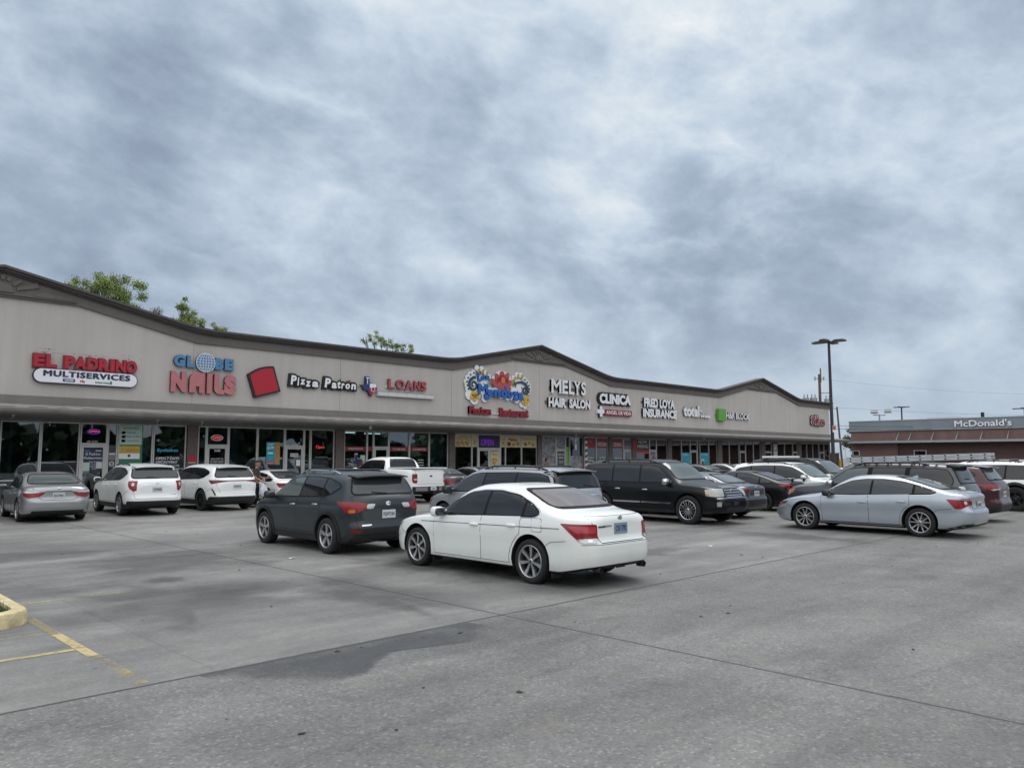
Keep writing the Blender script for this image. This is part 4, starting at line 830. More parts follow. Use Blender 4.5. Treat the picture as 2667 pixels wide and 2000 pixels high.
for a, b, st, lb in ((40.66, 41.74, None, 'red panel with a small emblem next to the striped post'), (41.88, 43.06, 'MEDICINA', 'red panel lettered MEDICINA in the clinic window'), (43.67, 44.82, 'GENERAL', 'red panel lettered GENERAL in the clinic window')):
    poster('window_panel', a, b, 2.55, 3.24, 'dark_red', lb, [('t', st, a + .10, b - .08, 2.68, 2.96, 'off_white', .02)] if st else [('o', [((a + b) / 2, 3.0, .12, .13)], 'coral'), ('t', 'ANGEL DE VIDA', a + .12, b - .12, 2.64, 2.72, 'coral', .0)], 'window panel', rg)
    poster('window_lettering', a + .1, b - .1, 1.35, 1.95, None, {None: 'white service lines low in the window next to the striped post', 'MEDICINA': 'white service lines below the MEDICINA panel', 'GENERAL': 'white service lines below the GENERAL panel'}[st], [('t', {None: 'Presion\nDiabetes', 'MEDICINA': 'Care Mayor\nTiroides & Pulso', 'GENERAL': 'Inyecciones\nSuero Vital'}[st], a + .14, b - .14, 1.62, 1.96, 'off_white', .02), ('b', a + .10, b - .16, 1.44, 1.52, 'off_white')], 'lettering')
poster('window_panel', 44.98, 45.78, 2.50, 3.22, 'mid_grey', 'grey, blue and red poster over the clinic door', [('b', 44.98, 45.78, 2.78, 2.90, 'dark_red'), ('b', 44.98, 45.78, 2.98, 3.06, 'navy_blue')])
poster('hiring_sign', 46.45, 48.12, 2.50, 3.26, 'black', 'black hiring sign with white letters above a red strip', [('t', 'NOW\nHIRING', 46.62, 47.95, 2.60, 3.18, 'off_white', .015), ('b', 46.45, 48.12, 2.34, 2.49, 'panel_red'), ('b', 46.45, 48.12, 2.18, 2.33, 'coral')], 'poster')
poster('window_panel', 45.88, 46.40, 2.4, 3.2, 'panel_red', 'plain red panel left of the black hiring sign', y=YW - .03)
poster('door_poster', 48.25, 48.92, 1.3, 2.25, 'photo_grey', 'pale door poster with a faint red cross right of the hiring sign', [('b', 48.5, 48.66, 1.45, 2.05, 'maroon'), ('b', 48.34, 48.82, 1.66, 1.84, 'maroon')], y=YF - .004)
tg = 'teal posters in the phone shop windows'
poster('phone_poster', 52.48, 53.62, .75, 2.28, 'teal_poster', 'left teal phone poster with white lettering', [('t', 'MORE 5G', 52.6, 53.4, 2.04, 2.18, 'white', .0), ('o', spots(52.6, 53.5, .9, 1.9, 8, .06, .13), 'sky_blue')], 'poster', tg)
poster('phone_poster', 55.18, 56.42, .75, 2.28, 'teal_poster', 'right teal phone poster showing a white phone', [('t', 'SWITCH NOW', 55.3, 56.3, 2.06, 2.18, 'white', .0), ('b', 55.35, 55.75, .95, 1.75, 'white'), ('b', 55.42, 55.68, 1.05, 1.62, 'navy')], 'poster', tg)
poster('parking_sign', 67.6, 68.3, 1.5, 3.1, 'off_white', 'white accessible parking sign board on the far pier', [('b', 67.68, 68.22, 2.45, 3.0, 'mid_grey'), ('t', 'P', 67.8, 68.1, 2.55, 2.9, 'white', .03), ('b', 67.68, 68.22, 2.2, 2.26, 'mid_grey'), ('b', 67.68, 68.22, 2.0, 2.06, 'mid_grey'), ('b', 67.68, 68.22, 1.8, 1.86, 'mid_grey')], 'sign', y=YW - .05)
# ------------------------------------------------------------------ vehicles
def paint(name, col, metal=0.0, rough=.35, coat=1.0, film=.55, spec=.5):
    m = bpy.data.materials.new(name); m.use_nodes = True; M[name] = m
    t = NT(m.node_tree); b = t.n['Principled BSDF']; tc = t.node('ShaderNodeTexCoord'); sp_ = t.node('ShaderNodeSeparateXYZ'); t.link(tc.outputs['Object'], sp_.inputs[0])
    f = t.noise(tc.outputs['Object'], 2.2, 6, .65, .4)
    # road film thrown up along the lower body
    d = t.math('MULTIPLY', t.mapr(sp_.outputs[2], .25, .75, 1, 0, True), t.mapr(f, .35, .7, .15, .60))
    t.link(t.mix(t.math('MULTIPLY', d, film), col, (.20, .185, .165)), b.inputs['Base Color'])
    b.inputs['Specular IOR Level'].default_value = spec; b.inputs['Metallic'].default_value = metal; b.inputs['Coat Weight'].default_value = coat; b.inputs['Coat Roughness'].default_value = .04
    t.link(t.math('ADD', t.mapr(f, .3, .7, rough - .05, rough + .07), t.math('MULTIPLY', d, .25)), b.inputs['Roughness'])
    return m
paint('paint_white', (.80, .81, .80), 0, .35, .8, .35); paint('paint_pearl', (.77, .79, .76), 0, .35, .8, .35); paint('paint_silver', (.31, .32, .325), .7, .36, 1.0, .25); paint('paint_blue_silver', (.375, .415, .46), .6, .34, 1.0, .3); paint('paint_charcoal', (.019, .026, .031), .2, .35, .42, .12, .4); paint('paint_grey', (.30, .315, .335), .5, .36, 1.0, .25); paint('paint_steel', (.055, .06, .07), .6, .36, .8, .2); paint('paint_black', (.003, .004, .006), .0, .3, .22, .03, .25); paint('paint_maroon', (.045, .006, .010), .3, .33, .6, .12); paint('paint_red', (.16, .018, .016), .2, .35); paint('paint_navy', (.015, .028, .06), .3, .33); paint('paint_taupe', (.062, .062, .066), .5, .4, .8, .15)
mat('trim_black', (.013, .014, .015), .55, var=.25, vscale=5); mat('tyre', (.012, .012, .013), .82, var=.35, vscale=9, bump=.3, bscale=60); mat('alloy', (.46, .465, .47), .30, .85, var=.12, vscale=6); mat('alloy_dark', (.02, .02, .022), .35, .4); mat('wheel_well', (.006, .006, .007), .95); mat('chrome', (.62, .63, .65), .12, 1.0); mat('lamp_red', (.23, .004, .010), .22, coat=.25); mat('lamp_bright', (.40, .035, .05), .2, coat=.4); mat('lamp_dark_red', (.11, .004, .008), .2, coat=.25); mat('lamp_clear', (.52, .53, .54), .12, .3, coat=1.0); mat('lamp_head', (.33, .34, .31), .12, .15, coat=1.0); mat('lamp_amber', (.50, .16, .02), .15, coat=1.0); mat('plate_white', (.56, .57, .58), .5); mat('plate_blue', (.20, .27, .36), .5); mat('plate_ink', (.02, .025, .06), .5); mat('gap', (.004, .004, .005), .9); mat('hub', (.06, .06, .065), .5, .6); mat('ladder_metal', (.50, .52, .54), .4, .5, var=.12, vscale=5)
def car_glass(name, col, rough=.03):
    m = bpy.data.materials.new(name); m.use_nodes = True; M[name] = m
    b = m.node_tree.nodes['Principled BSDF']; b.inputs['Base Color'].default_value = c4(col); b.inputs['Roughness'].default_value = rough; b.inputs['Specular IOR Level'].default_value = .62; b.inputs['IOR'].default_value = 1.52
car_glass('glass_dark', (.010, .012, .014)); car_glass('glass_mid', (.035, .040, .044)); car_glass('glass_light', (.085, .105, .105)); car_glass('glass_warm', (.14, .115, .115))

def pchip(pts):
    x = np.array([p[0] for p in pts], float); y = np.array([p[1] for p in pts], float); h = np.diff(x); d = np.diff(y) / h; m_ = np.zeros_like(y)
    for i in range(1, len(x) - 1):
        if d[i - 1] * d[i] > 0:
            w1, w2 = 2 * h[i] + h[i - 1], h[i] + 2 * h[i - 1]; m_[i] = (w1 + w2) / (w1 / d[i - 1] + w2 / d[i])
    m_[0], m_[-1] = d[0], d[-1]
    def f(q):
        q = min(max(q, x[0]), x[-1]); i = min(int(np.searchsorted(x, q, 'right')) - 1, len(x) - 2); i = max(i, 0); t = (q - x[i]) / h[i]
        return float((2 * t ** 3 - 3 * t ** 2 + 1) * y[i] + (t ** 3 - 2 * t ** 2 + t) * h[i] * m_[i] + (-2 * t ** 3 + 3 * t ** 2) * y[i + 1] + (t ** 3 - t ** 2) * h[i] * m_[i + 1])
    return f
# body styles: centre-line outline, shoulder line, side glass outline, all in metres on a reference size (rear at -x)
STY = {
 'sedan': dict(L=4.93, H=1.476, top=[(-2.465, .90), (-2.43, 1.0), (-2.36, 1.055), (-2.2, 1.085), (-1.9, 1.115), (-1.80, 1.14), (-1.05, 1.39), (-.75, 1.452), (-.35, 1.476), (.1, 1.455), (.30, 1.41), (1.12, .985), (1.22, .965), (1.65, .91), (2.1, .80), (2.34, .69), (2.44, .60), (2.465, .52)],
   belt=[(-2.465, .84), (-2.2, .95), (-1.5, .97), (0, .925), (1.0, .875), (1.7, .82), (2.2, .70), (2.465, .48)],
   dlo=[(.97, .955), (.60, 1.16), (.22, 1.335), (-.1, 1.385), (-.5, 1.395), (-.95, 1.335), (-1.30, 1.20), (-1.50, 1.075), (-1.40, 1.02), (-.9, 1.005), (0, .975)], pil=[-.28, -1.17], doors=(1.02, -.22, -1.12), rw=(-1.74, 1.15, -1.1, 1.385), ws=(1.05, 1.01, .36, 1.385), end=[(.2, .12), (.33, .03), (.45, 0), (.60, .0), (.655, .014), (.69, .055), (.88, .07), (.98, .05), (1.1, .07)], fend=[(.15, .14), (.3, .04), (.45, 0), (.6, .02), (.8, .1)]),
 'fastback': dict(L=4.92, H=1.465, top=[(-2.46, .90), (-2.43, 1.0), (-2.36, 1.06), (-2.2, 1.09), (-2.0, 1.115), (-1.86, 1.15), (-1.25, 1.33), (-.75, 1.435), (-.25, 1.465), (.15, 1.445), (.36, 1.40), (1.2, .985), (1.3, .965), (1.7, .90), (2.1, .79), (2.33, .68), (2.43, .58), (2.46, .5)],
   belt=[(-2.46, .84), (-2.2, .96), (-1.5, .985), (0, .93), (1.0, .88), (1.7, .82), (2.2, .70), (2.46, .46)],
   dlo=[(1.02, .955), (.65, 1.16), (.28, 1.33), (-.05, 1.38), (-.5, 1.385), (-.95, 1.33), (-1.35, 1.22), (-1.72, 1.085), (-1.62, 1.045), (-1.0, 1.015), (0, .98)], pil=[-.22, -1.22], doors=(1.05, -.16, -1.12), rw=(-1.80, 1.155, -.98, 1.40), ws=(1.12, 1.01, .42, 1.375), end=[(.2, .15), (.33, .05), (.45, 0), (.60, .0), (.66, .02), (.70, .07), (.88, .085), (.98, .03), (1.1, .05)], fend=[(.15, .14), (.3, .04), (.45, 0), (.6, .02), (.8, .1)]),
 'suv': dict(L=4.57, H=1.65, top=[(-2.285, .98), (-2.265, 1.07), (-2.20, 1.14), (-2.13, 1.19), (-1.88, 1.50), (-1.80, 1.575), (-1.65, 1.60), (-1.1, 1.635), (-.3, 1.65), (.15, 1.63), (.42, 1.58), (1.22, 1.10), (1.32, 1.075), (1.75, 1.0), (2.05, .90), (2.2, .79), (2.26, .68), (2.285, .58)],
   belt=[(-2.285, .93), (-2.1, 1.07), (-1.5, 1.09), (0, 1.05), (1.1, 1.0), (1.7, .93), (2.1, .80), (2.285, .54)],
   dlo=[(1.08, 1.085), (.72, 1.31), (.38, 1.49), (.0, 1.545), (-.6, 1.555), (-1.2, 1.525), (-1.60, 1.44), (-1.74, 1.36), (-1.45, 1.21), (-1.2, 1.15), (0, 1.11)], pil=[-.20, -1.10], doors=(1.1, -.14, -1.10), rw=(-2.12, 1.20, -1.86, 1.53), ws=(1.14, 1.13, .47, 1.55), end=[(.25, .10), (.4, .02), (.52, 0), (.58, .005), (.63, .045), (.9, .06), (1.1, .07)], fend=[(.2, .12), (.35, .03), (.5, 0), (.7, .03), (.9, .12)]),
 'wagon': dict(L=5.25, H=1.85, top=[(-2.625, 1.02), (-2.61, 1.12), (-2.56, 1.20), (-2.5, 1.26), (-2.27, 1.68), (-2.2, 1.765), (-2.05, 1.80), (-1.5, 1.835), (-.5, 1.85), (.3, 1.83), (.62, 1.77), (1.32, 1.25), (1.42, 1.215), (1.9, 1.17), (2.3, 1.10), (2.5, 1.0), (2.59, .88), (2.625, .74)],
   belt=[(-2.625, .96), (-2.3, 1.13), (0, 1.12), (1.2, 1.09), (2.0, 1.04), (2.45, .92), (2.625, .68)],
   dlo=[(1.16, 1.19), (.90, 1.40), (.58, 1.66), (.25, 1.715), (-1.0, 1.73), (-1.85, 1.705), (-2.12, 1.66), (-2.25, 1.40), (-2.25, 1.23), (-2.15, 1.19), (0, 1.175)], pil=[-.02, -1.05], doors=(1.2, .03, -1.0), rw=(-2.5, 1.27, -2.26, 1.70), ws=(1.26, 1.28, .66, 1.735), end=[(.3, .10), (.45, .02), (.6, 0), (.8, .05), (1.0, .06), (1.2, .07)], fend=[(.25, .12), (.4, .03), (.55, 0), (.75, .02), (1.0, .07)]),
 'van': dict(L=5.14, H=1.69, top=[(-2.57, .98), (-2.555, 1.06), (-2.50, 1.13), (-2.45, 1.18), (-2.25, 1.53), (-2.18, 1.60), (-2.0, 1.635), (-1.5, 1.67), (-.5, 1.69), (.3, 1.66), (.65, 1.585), (1.62, 1.06), (1.74, 1.03), (2.1, .93), (2.35, .81), (2.5, .68), (2.545, .58), (2.57, .5)],
   belt=[(-2.57, .93), (-2.3, 1.03), (0, 1.01), (1.4, .96), (2.1, .84), (2.45, .64), (2.57, .46)],
   dlo=[(1.48, 1.03), (1.05, 1.28), (.62, 1.49), (.3, 1.545), (-1.0, 1.575), (-1.75, 1.555), (-2.05, 1.49), (-2.18, 1.28), (-2.18, 1.12), (-2.05, 1.075), (0, 1.055)], pil=[.12, -1.0], doors=(1.35, .18, -.95), rw=(-2.44, 1.19, -2.24, 1.55), ws=(1.54, 1.10, .70, 1.555), end=[(.25, .10), (.4, .02), (.55, 0), (.75, .04), (1.0, .06), (1.15, .07)], fend=[(.2, .12), (.35, .03), (.5, 0), (.7, .05)]),
 'pickup': dict(L=5.9, H=1.93, top=[(-2.95, 1.25), (-2.94, 1.36), (-2.90, 1.40), (-2.7, 1.42), (-1.2, 1.44), (-1.02, 1.445), (-.97, 1.50), (-.86, 1.80), (-.78, 1.87), (-.5, 1.92), (.1, 1.93), (.5, 1.90), (.78, 1.82), (1.5, 1.30), (1.6, 1.265), (2.2, 1.23), (2.6, 1.15), (2.83, 1.04), (2.91, .9), (2.95, .75)],
   belt=[(-2.95, 1.2), (-2.9, 1.31), (-1.1, 1.335), (-.9, 1.27), (.5, 1.24), (1.5, 1.19), (2.4, 1.08), (2.8, .92), (2.95, .68)],
   dlo=[(1.32, 1.29), (1.0, 1.55), (.68, 1.77), (.3, 1.82), (-.5, 1.82), (-.72, 1.78), (-.80, 1.60), (-.80, 1.32), (0, 1.295)], pil=[.18], doors=(1.36, .22, -.74), rw=(-.95, 1.46, -.88, 1.82), ws=(1.42, 1.33, .82, 1.78), end=[(.5, .0), (.6, 0), (.75, .05), (.9, .05), (1.3, .06)], fend=[(.3, .12), (.45, .03), (.6, 0), (.9, .02), (1.1, .06)], nmin=3.6),
}
def clip(poly, a, b, c):          # keep a*x + b*y >= c
    o = []
    for i in range(len(poly)):
        p, q_ = poly[i], poly[(i + 1) % len(poly)]; dp, dq = a * p[0] + b * p[1] - c, a * q_[0] + b * q_[1] - c
        if dp >= 0: o.append(p)
        if (dp >= 0) != (dq >= 0): t = dp / (dp - dq); o.append((p[0] + t * (q_[0] - p[0]), p[1] + t * (q_[1] - p[1])))
    return o
def grow(poly, d):
    n = len(poly); ar = sum(poly[i][0] * poly[(i + 1) % n][1] - poly[(i + 1) % n][0] * poly[i][1] for i in range(n)); s_ = 1 if ar > 0 else -1; o = []
    for i in range(n):
        a, b, c = Vector(poly[i - 1]), Vector(poly[i]), Vector(poly[(i + 1) % n]); e1 = (b - a); e2 = (c - b)
        if e1.length < 1e-6 or e2.length < 1e-6: o.append(tuple(b)); continue
        n1 = Vector((e1.y, -e1.x)).normalized() * s_; n2 = Vector((e2.y, -e2.x)).normalized() * s_; m_ = (n1 + n2)
        if m_.length < .3: m_ = n1
        m_ = m_.normalized(); k = max(.45, m_.dot(n1)); o.append((b.x + m_.x * d / k, b.y + m_.y * d / k))
    return o
def roundp(poly, r_=.04, n=3):
    o = []
    for i in range(len(poly)):
        a, b, c = Vector(poly[i - 1]), Vector(poly[i]), Vector(poly[(i + 1) % len(poly)]); l = min(r_, (a - b).length * .45, (c - b).length * .45)
        p = b + (a - b).normalized() * l; s_ = b + (c - b).normalized() * l
        for k in range(n + 1): t = k / n; o.append(tuple(p * (1 - t) ** 2 + b * 2 * t * (1 - t) + s_ * t * t))
    return o

class Car:
    def __init__(s, name, label, style, pos, heading, body, L=None, H=None, W=1.84, wb=2.75, fo=.95, Rw=.34, z0=.17, trim=.27, cat='car', group=None, tum=.40, fe=.80, re=.86):
        T_ = STY[style]; s.st = T_; s.L = L or T_['L']; s.H = H or T_['H']; s.W = W; s.kx = s.L / T_['L']; s.kz = s.H / T_['H']; s.body = body
        s.xf = s.L / 2 - fo; s.xr = s.xf - wb; s.Rw = Rw; s.z0 = z0; s.trim = trim; s.sm = []
        s.root = empty(name, (pos[0], pos[1], .0), label, cat, group, heading)
        kx, kz = s.kx, s.kz
        s.top = pchip([(x * kx, z * kz) for x, z in T_['top']]); s.belt = pchip([(x * kx, z * kz) for x, z in T_['belt']])
        rend = pchip(T_['end']); fend = pchip(T_['fend'])
        half = s.L / 2
        xs = [x * kx for x, z in T_['top']]; xs = sorted(set(xs + list(np.linspace(-half, half, 46)) + [half - d for d in (.009, .022, .045, .075, .11, .155, .21, .28, .36, .45)] + [-half + d for d in (.009, .022, .045, .075, .11, .155, .21, .28, .36, .45)]))
        xs2 = [xs[0]]
        for x in xs[1:]:
            if x - xs2[-1] > .008: xs2.append(x)
        xs2[-1] = half
        nm = T_.get('nmin', 2.25); NG = 13; fy = pchip([(0, .976), (.12, .984), (.22, .993), (.32, .985), (.46, .985), (.64, 1.0), (.80, .997), (1, .985)])
        rings = []
        for x in xs2:
            dr, df = x + half, half - x
            fac = 1.0
            if df < 1.1: fac *= 1 - (1 - fe) * .55 * (1 - df / 1.1) ** 2.2
            if dr < 1.0: fac *= 1 - (1 - re) * .6 * (1 - dr / 1.0) ** 2.2
            if df < .62: fac *= 1 - .42 * (1 - max(0, 1 - (1 - df / .62) ** 2.2) ** .5)
            if dr < .52: fac *= 1 - .40 * (1 - max(0, 1 - (1 - dr / .52) ** 2.3) ** .5)
            w_ = W / 2 * fac; zb = s.belt(x); zt = max(s.top(x), zb + .012); h = zt - zb
            lift = .10 * max(0, 1 - dr / .55) + .06 * max(0, 1 - df / .6); zbm = z0 + lift
            tz = max(trim, zbm + .04)
            sec = [(0, zbm), (.55 * w_, zbm), (.86 * w_, zbm + .005), (.945 * w_, zbm + .035), (.965 * w_, tz - .001), (.972 * w_, tz + .01), (.988 * w_, tz + .12), *[(w_ * fy(t_), (tz + .12) * (1 - t_) + (zb - .07) * t_) for t_ in (.14, .27, .40, .52, .64, .76, .88)], (.986 * w_, zb - .07), (.970 * w_, zb - .025)]
            n_ = min(5.2, nm + max(0, h - .10) / .36 * 2.9)
            for k in range(NG + 1):
                t = PI / 2 * k / NG; yy = .96 * w_ * max(0, math.cos(t)) ** (2 / n_); zz = math.sin(t) ** (2 / n_)
                sec.append((yy * (1 - tum * max(0, h - .05) * zz), zb + h * zz))
            pts = []
            for y, z in sec:
                xx = x
                if dr < .5: xx += rend(z / kz if style != 'x' else z) * (1 - dr / .5) ** 1.5
                if df < .5: xx -= fend(z / kz) * (1 - df / .5) ** 1.5
                pts.append((xx, y, z))
            rings.append(pts)
        n = len(rings[0]); vs = []; fs = []; mi = []
        # full loop: right side (y<0) top->bottom is implied by mirroring
        loop = 2 * n - 2
        for rg in rings:
            for p in rg: vs.append(p)
            for p in rg[-2:0:-1]: vs.append((p[0], -p[1], p[2]))
        for i in range(len(rings) - 1):
            for k in range(loop):
                k2 = (k + 1) % loop; fs.append((i * loop + k, (i + 1) * loop + k, (i + 1) * loop + k2, i * loop + k2))
                kk = min(k, loop - 1 - k) if k >= n - 1 else k
                mi.append(1 if kk < 4 else 0)
        for base, flip in ((0, False), ((len(rings) - 1) * loop, True)):
            for k in range(n - 1):
                a, b = base + k, base + k + 1; c = base + (loop - k) % loop; d = base + (loop - k - 1) % loop
                f = []
                for v in ((a, b, d, c) if not flip else (a, c, d, b)):
                    if v not in f: f.append(v)
                if len(f) > 2: fs.append(tuple(f)); mi.append(1 if k < 4 else 0)
        me = bpy.data.meshes.new('body'); me.from_pydata(vs, [], fs)
        for mm in (body, 'trim_black', 'wheel_well'): me.materials.append(M[mm])
        me.polygons.foreach_set('material_index', mi); me.update()
        bm = bmesh.new(); bm.from_mesh(me); bmesh.ops.recalc_face_normals(bm, faces=bm.faces); bm.to_mesh(me)
        s.bvh = BVHTree.FromBMesh(bm); bm.free()
        # wheel arches cut out of the shell
        cut = MB(); ra = Rw + .065
        for cx in (s.xf, s.xr):
            for sg in (-1, 1): cut.lathe([(0, sg * (W / 2 - .36)), (ra, sg * (W / 2 - .36)), (ra, sg * (W / 2 + .3)), (0, sg * (W / 2 + .3))], (cx, 0, Rw + .01), 'y', 40)
        cm = bpy.data.meshes.new('cut'); cm.from_pydata(cut.v, [], cut.f); cb = bmesh.new(); cb.from_mesh(cm); bmesh.ops.remove_doubles(cb, verts=cb.verts, dist=1e-5); bmesh.ops.dissolve_degenerate(cb, edges=cb.edges, dist=1e-6); bmesh.ops.recalc_face_normals(cb, faces=cb.faces); cb.to_mesh(cm); cb.free()
        ob = bpy.data.objects.new('body', me); co = bpy.data.objects.new('cut', cm); COL.objects.link(ob); COL.objects.link(co)
        md = ob.modifiers.new('b', 'BOOLEAN'); md.operation = 'DIFFERENCE'; md.object = co; md.solver = 'EXACT'
        dg = bpy.context.evaluated_depsgraph_get(); nm_ = bpy.data.meshes.new_from_object(ob.evaluated_get(dg))
        ob.modifiers.clear(); ob.data = nm_; nm_.name = 'body'; bpy.data.objects.remove(co)
        for p in nm_.polygons:
            c = p.center
            for cx in (s.xf, s.xr):
                d = math.hypot(c.x - cx, c.z - Rw - .01)
                if d < ra - .003 and abs(c.y) < W / 2 - .3: p.material_index = 2
                elif abs(d - ra) < .012 and abs(p.normal.y) < .25 and abs(c.y) > W / 2 - .37 and abs(c.y) < W / 2 - .02: p.material_index = 2
            p.use_smooth = True
        nm_.set_sharp_from_angle(angle=R(38))
        ob.parent = s.root; s.bodyob = ob
        s.wheels_done = False
    # ---- parts laid on the shell
    def patch(s, poly, origin, ua, nd, off, grid=.07, nudge=None):
        bm = bmesh.new(); vs = [bm.verts.new((u, z, 0)) for u, z in poly]; f = bm.faces.new(vs)
        us = [p[0] for p in poly]; zs = [p[1] for p in poly]
        for lo, hi, ax in ((min(us), max(us), 0), (min(zs), max(zs), 1)):
            k = math.ceil((lo + 1e-4) / grid)
            while k * grid < hi - 1e-4:
                co = [0, 0, 0]; no = [0, 0, 0]; co[ax] = k * grid; no[ax] = 1
                bmesh.ops.bisect_plane(bm, geom=bm.verts[:] + bm.edges[:] + bm.faces[:], dist=1e-6, plane_co=co, plane_no=no); k += 1
        bmesh.ops.triangulate(bm, faces=[f for f in bm.faces if len(f.verts) > 4])
        O = Vector(origin); ua = Vector(ua); nd = Vector(nd); pos = []
        for v in bm.verts:
            p = O + ua * v.co.x + Vector((0, 0, v.co.y)) + nd * 4
            hit, nrm, _, _ = s.bvh.ray_cast(p, -nd)
            if hit is None or (hit - (O + ua * v.co.x)).dot(nd) < -2.2:
                hit, nrm, _, _ = s.bvh.find_nearest(O + ua * v.co.x + Vector((0, 0, v.co.y)))
            pos.append(hit + nrm * off)
        bm.verts.index_update(); fs = [tuple(v.index for v in f.verts) for f in bm.faces]; bm.free()
        # face the outside
        nrm = Vector((0, 0, 0))
        for f in fs: nrm += (pos[f[1]] - pos[f[0]]).cross(pos[f[2]] - pos[f[0]])
        if nrm.dot(nd) < 0: fs = [f[::-1] for f in fs]
        return [tuple(p) for p in pos], fs
    def rim_patch(s, mb, pf, mi=0, depth=0.0):
        """a patch with its edge folded back to the shell so that it has body"""
        pos, fs = pf; mb.add(pos, fs, mi, True)
    def side(s, name, poly, m, off=.006, both=True, grid=.08, border=0.0, bm_='gap', label=None):
        o = None
        for sg in ((1, -1) if both else (1,)):
            mb = MB(); mats = [m]
            def put(pl, of, mi):
                pos, fs = s.patch(pl, (0, 0, 0), (1, 0, 0), (0, 1, 0), of, grid)
                if sg < 0: pos = [(x, -y, z) for x, y, z in pos]; fs = [f[::-1] for f in fs]
                mb.add(pos, fs, mi, True)
            if border: put(grow(poly, border), off - .003, 1); mats.append(bm_)
            put(poly, off, 0); ob = mb.build(name, mats, s.root)
            if sg > 0: o = ob
            s.last = ob
        return o
    def face(s, name, poly, m, end=-1, off=.006, grid=.06, border=0.0, bm_='gap', parent=None):
        mb = MB(); mats = [m]; nd = (end, 0, 0)
        if border: pos, fs = s.patch(grow(poly, border), (0, 0, 0), (0, 1, 0), nd, off - .003, grid); mb.add(pos, fs, 1, True); mats.append(bm_)
        pos, fs = s.patch(poly, (0, 0, 0), (0, 1, 0), nd, off, grid); mb.add(pos, fs, 0, True)
        return mb.build(name, mats, parent or s.root)
    def corner(s, name, polys, end=-1, offs=.008, grid=.035):
        """lamps wrapped round a corner: polys = [(poly in (a,z), material)], a>0 towards the middle of the face, a<0 along the flank"""
        for sg in (1, -1):
            mb = MB(); mats = []
            for i, (pl, m) in enumerate(polys):
                if m not in mats: mats.append(m)
                O = (end * (s.L / 2), s.W / 2, 0); nd = Vector((end * .7071, .7071, 0)); ua = Vector((end * .7071, -.7071, 0))
                pos, fs = s.patch(roundp([(a * .7071, z) for a, z in pl], .03), O, ua, nd, offs + i * .0035, grid)
                if sg < 0: pos = [(x, -y, z) for x, y, z in pos]; fs = [f[::-1] for f in fs]
                mb.add(pos, fs, mats.index(m), True)
            mb.build(name, mats, s.root)
    def wheels(s, spokes=5, rimm='alloy', kind='wedge', Rr=.70, tw=.225, poke=.0):
        for cx in (s.xf, s.xr):
            for sg in (1, -1):
                w_ = bpy.data.objects.new('wheel', None); COL.objects.link(w_); w_.parent = s.root; w_.location = (cx, sg * (s.W / 2 - tw / 2 - .012 + poke), s.Rw); w_.empty_display_size = .2
                r0, rr, hw = s.Rw, s.Rw * Rr, tw / 2
                q = MB(); q.lathe([(rr * .97, -hw * .8), (rr + .012, -hw), (r0 * .90, -hw * 1.0), (r0 * .975, -hw * .86), (r0, -hw * .55), (r0, hw * .55), (r0 * .975, hw * .86), (r0 * .90, hw * 1.0), (rr + .012, hw), (rr * .97, hw * .8)], (0, 0, 0), 'y', 40); q.build('tyre', 'tyre', w_)
                q = MB(); f = sg * hw
                q.lathe([(rr + .006, f * .96), (rr + .004, f * 1.01), (rr * .955, f * 1.0), (rr * .93, f * .80), (rr * .92, f * .15)], (0, 0, 0), 'y', 40, 0)
                q.lathe([(0, f * .12), (rr * .94, f * .10)], (0, 0, 0), 'y', 28, 1)                  # dark behind the spokes
                q.lathe([(rr * .62, f * .14), (rr * .60, f * .26), (0, f * .26)], (0, 0, 0), 'y', 24, 2)  # brake disc
                q.lathe([(0, f * .86), (rr * .16, f * .86), (rr * .20, f * .78), (rr * .22, f * .4)], (0, 0, 0), 'y', 20, 0)
                q.lathe([(0, f * .88), (rr * .09, f * .875)], (0, 0, 0), 'y', 14, 2)
                def spoke(a, w0, w1, r1=.95, tw0=0.0):
                    c, sn = math.cos(a), math.sin(a); pts = []
                    for r_, wd, d, of in ((.14, w0, .82, 0), (.55, (w0 + w1) / 2, .80, tw0 * .5), (r1, w1, .90, tw0)):
                        for e in (-1, 1):
                            u, v = r_ * rr, e * wd * rr + of * rr; pts.append((u * c - v * sn, f * d, u * sn + v * c))
                    bk = [(x, f * .45, z) for x, y, z in pts]; vs = pts + bk
                    fs = [(0, 1, 3, 2), (2, 3, 5, 4), (0, 2, 8, 6), (2, 4, 10, 8), (3, 1, 7, 9), (5, 3, 9, 11), (4, 5, 11, 10)]
                    q.add(vs, fs, 0)
                for k in range(spokes):
                    a = 2 * PI * k / spokes + PI / 2
                    if kind == 'wedge': spoke(a, .12, .17)
                    elif kind == 'thin': spoke(a, .065, .055)
                    elif kind == 'twin': d = PI / spokes * .42; spoke(a - d * .6, .05, .045, .95, -.12); spoke(a + d * .6, .05, .045, .95, .12)
                    elif kind == 'blade': spoke(a, .055, .125, .95, .05)
                o = q.build('rim', [rimm, 'wheel_well', 'hub'], w_)
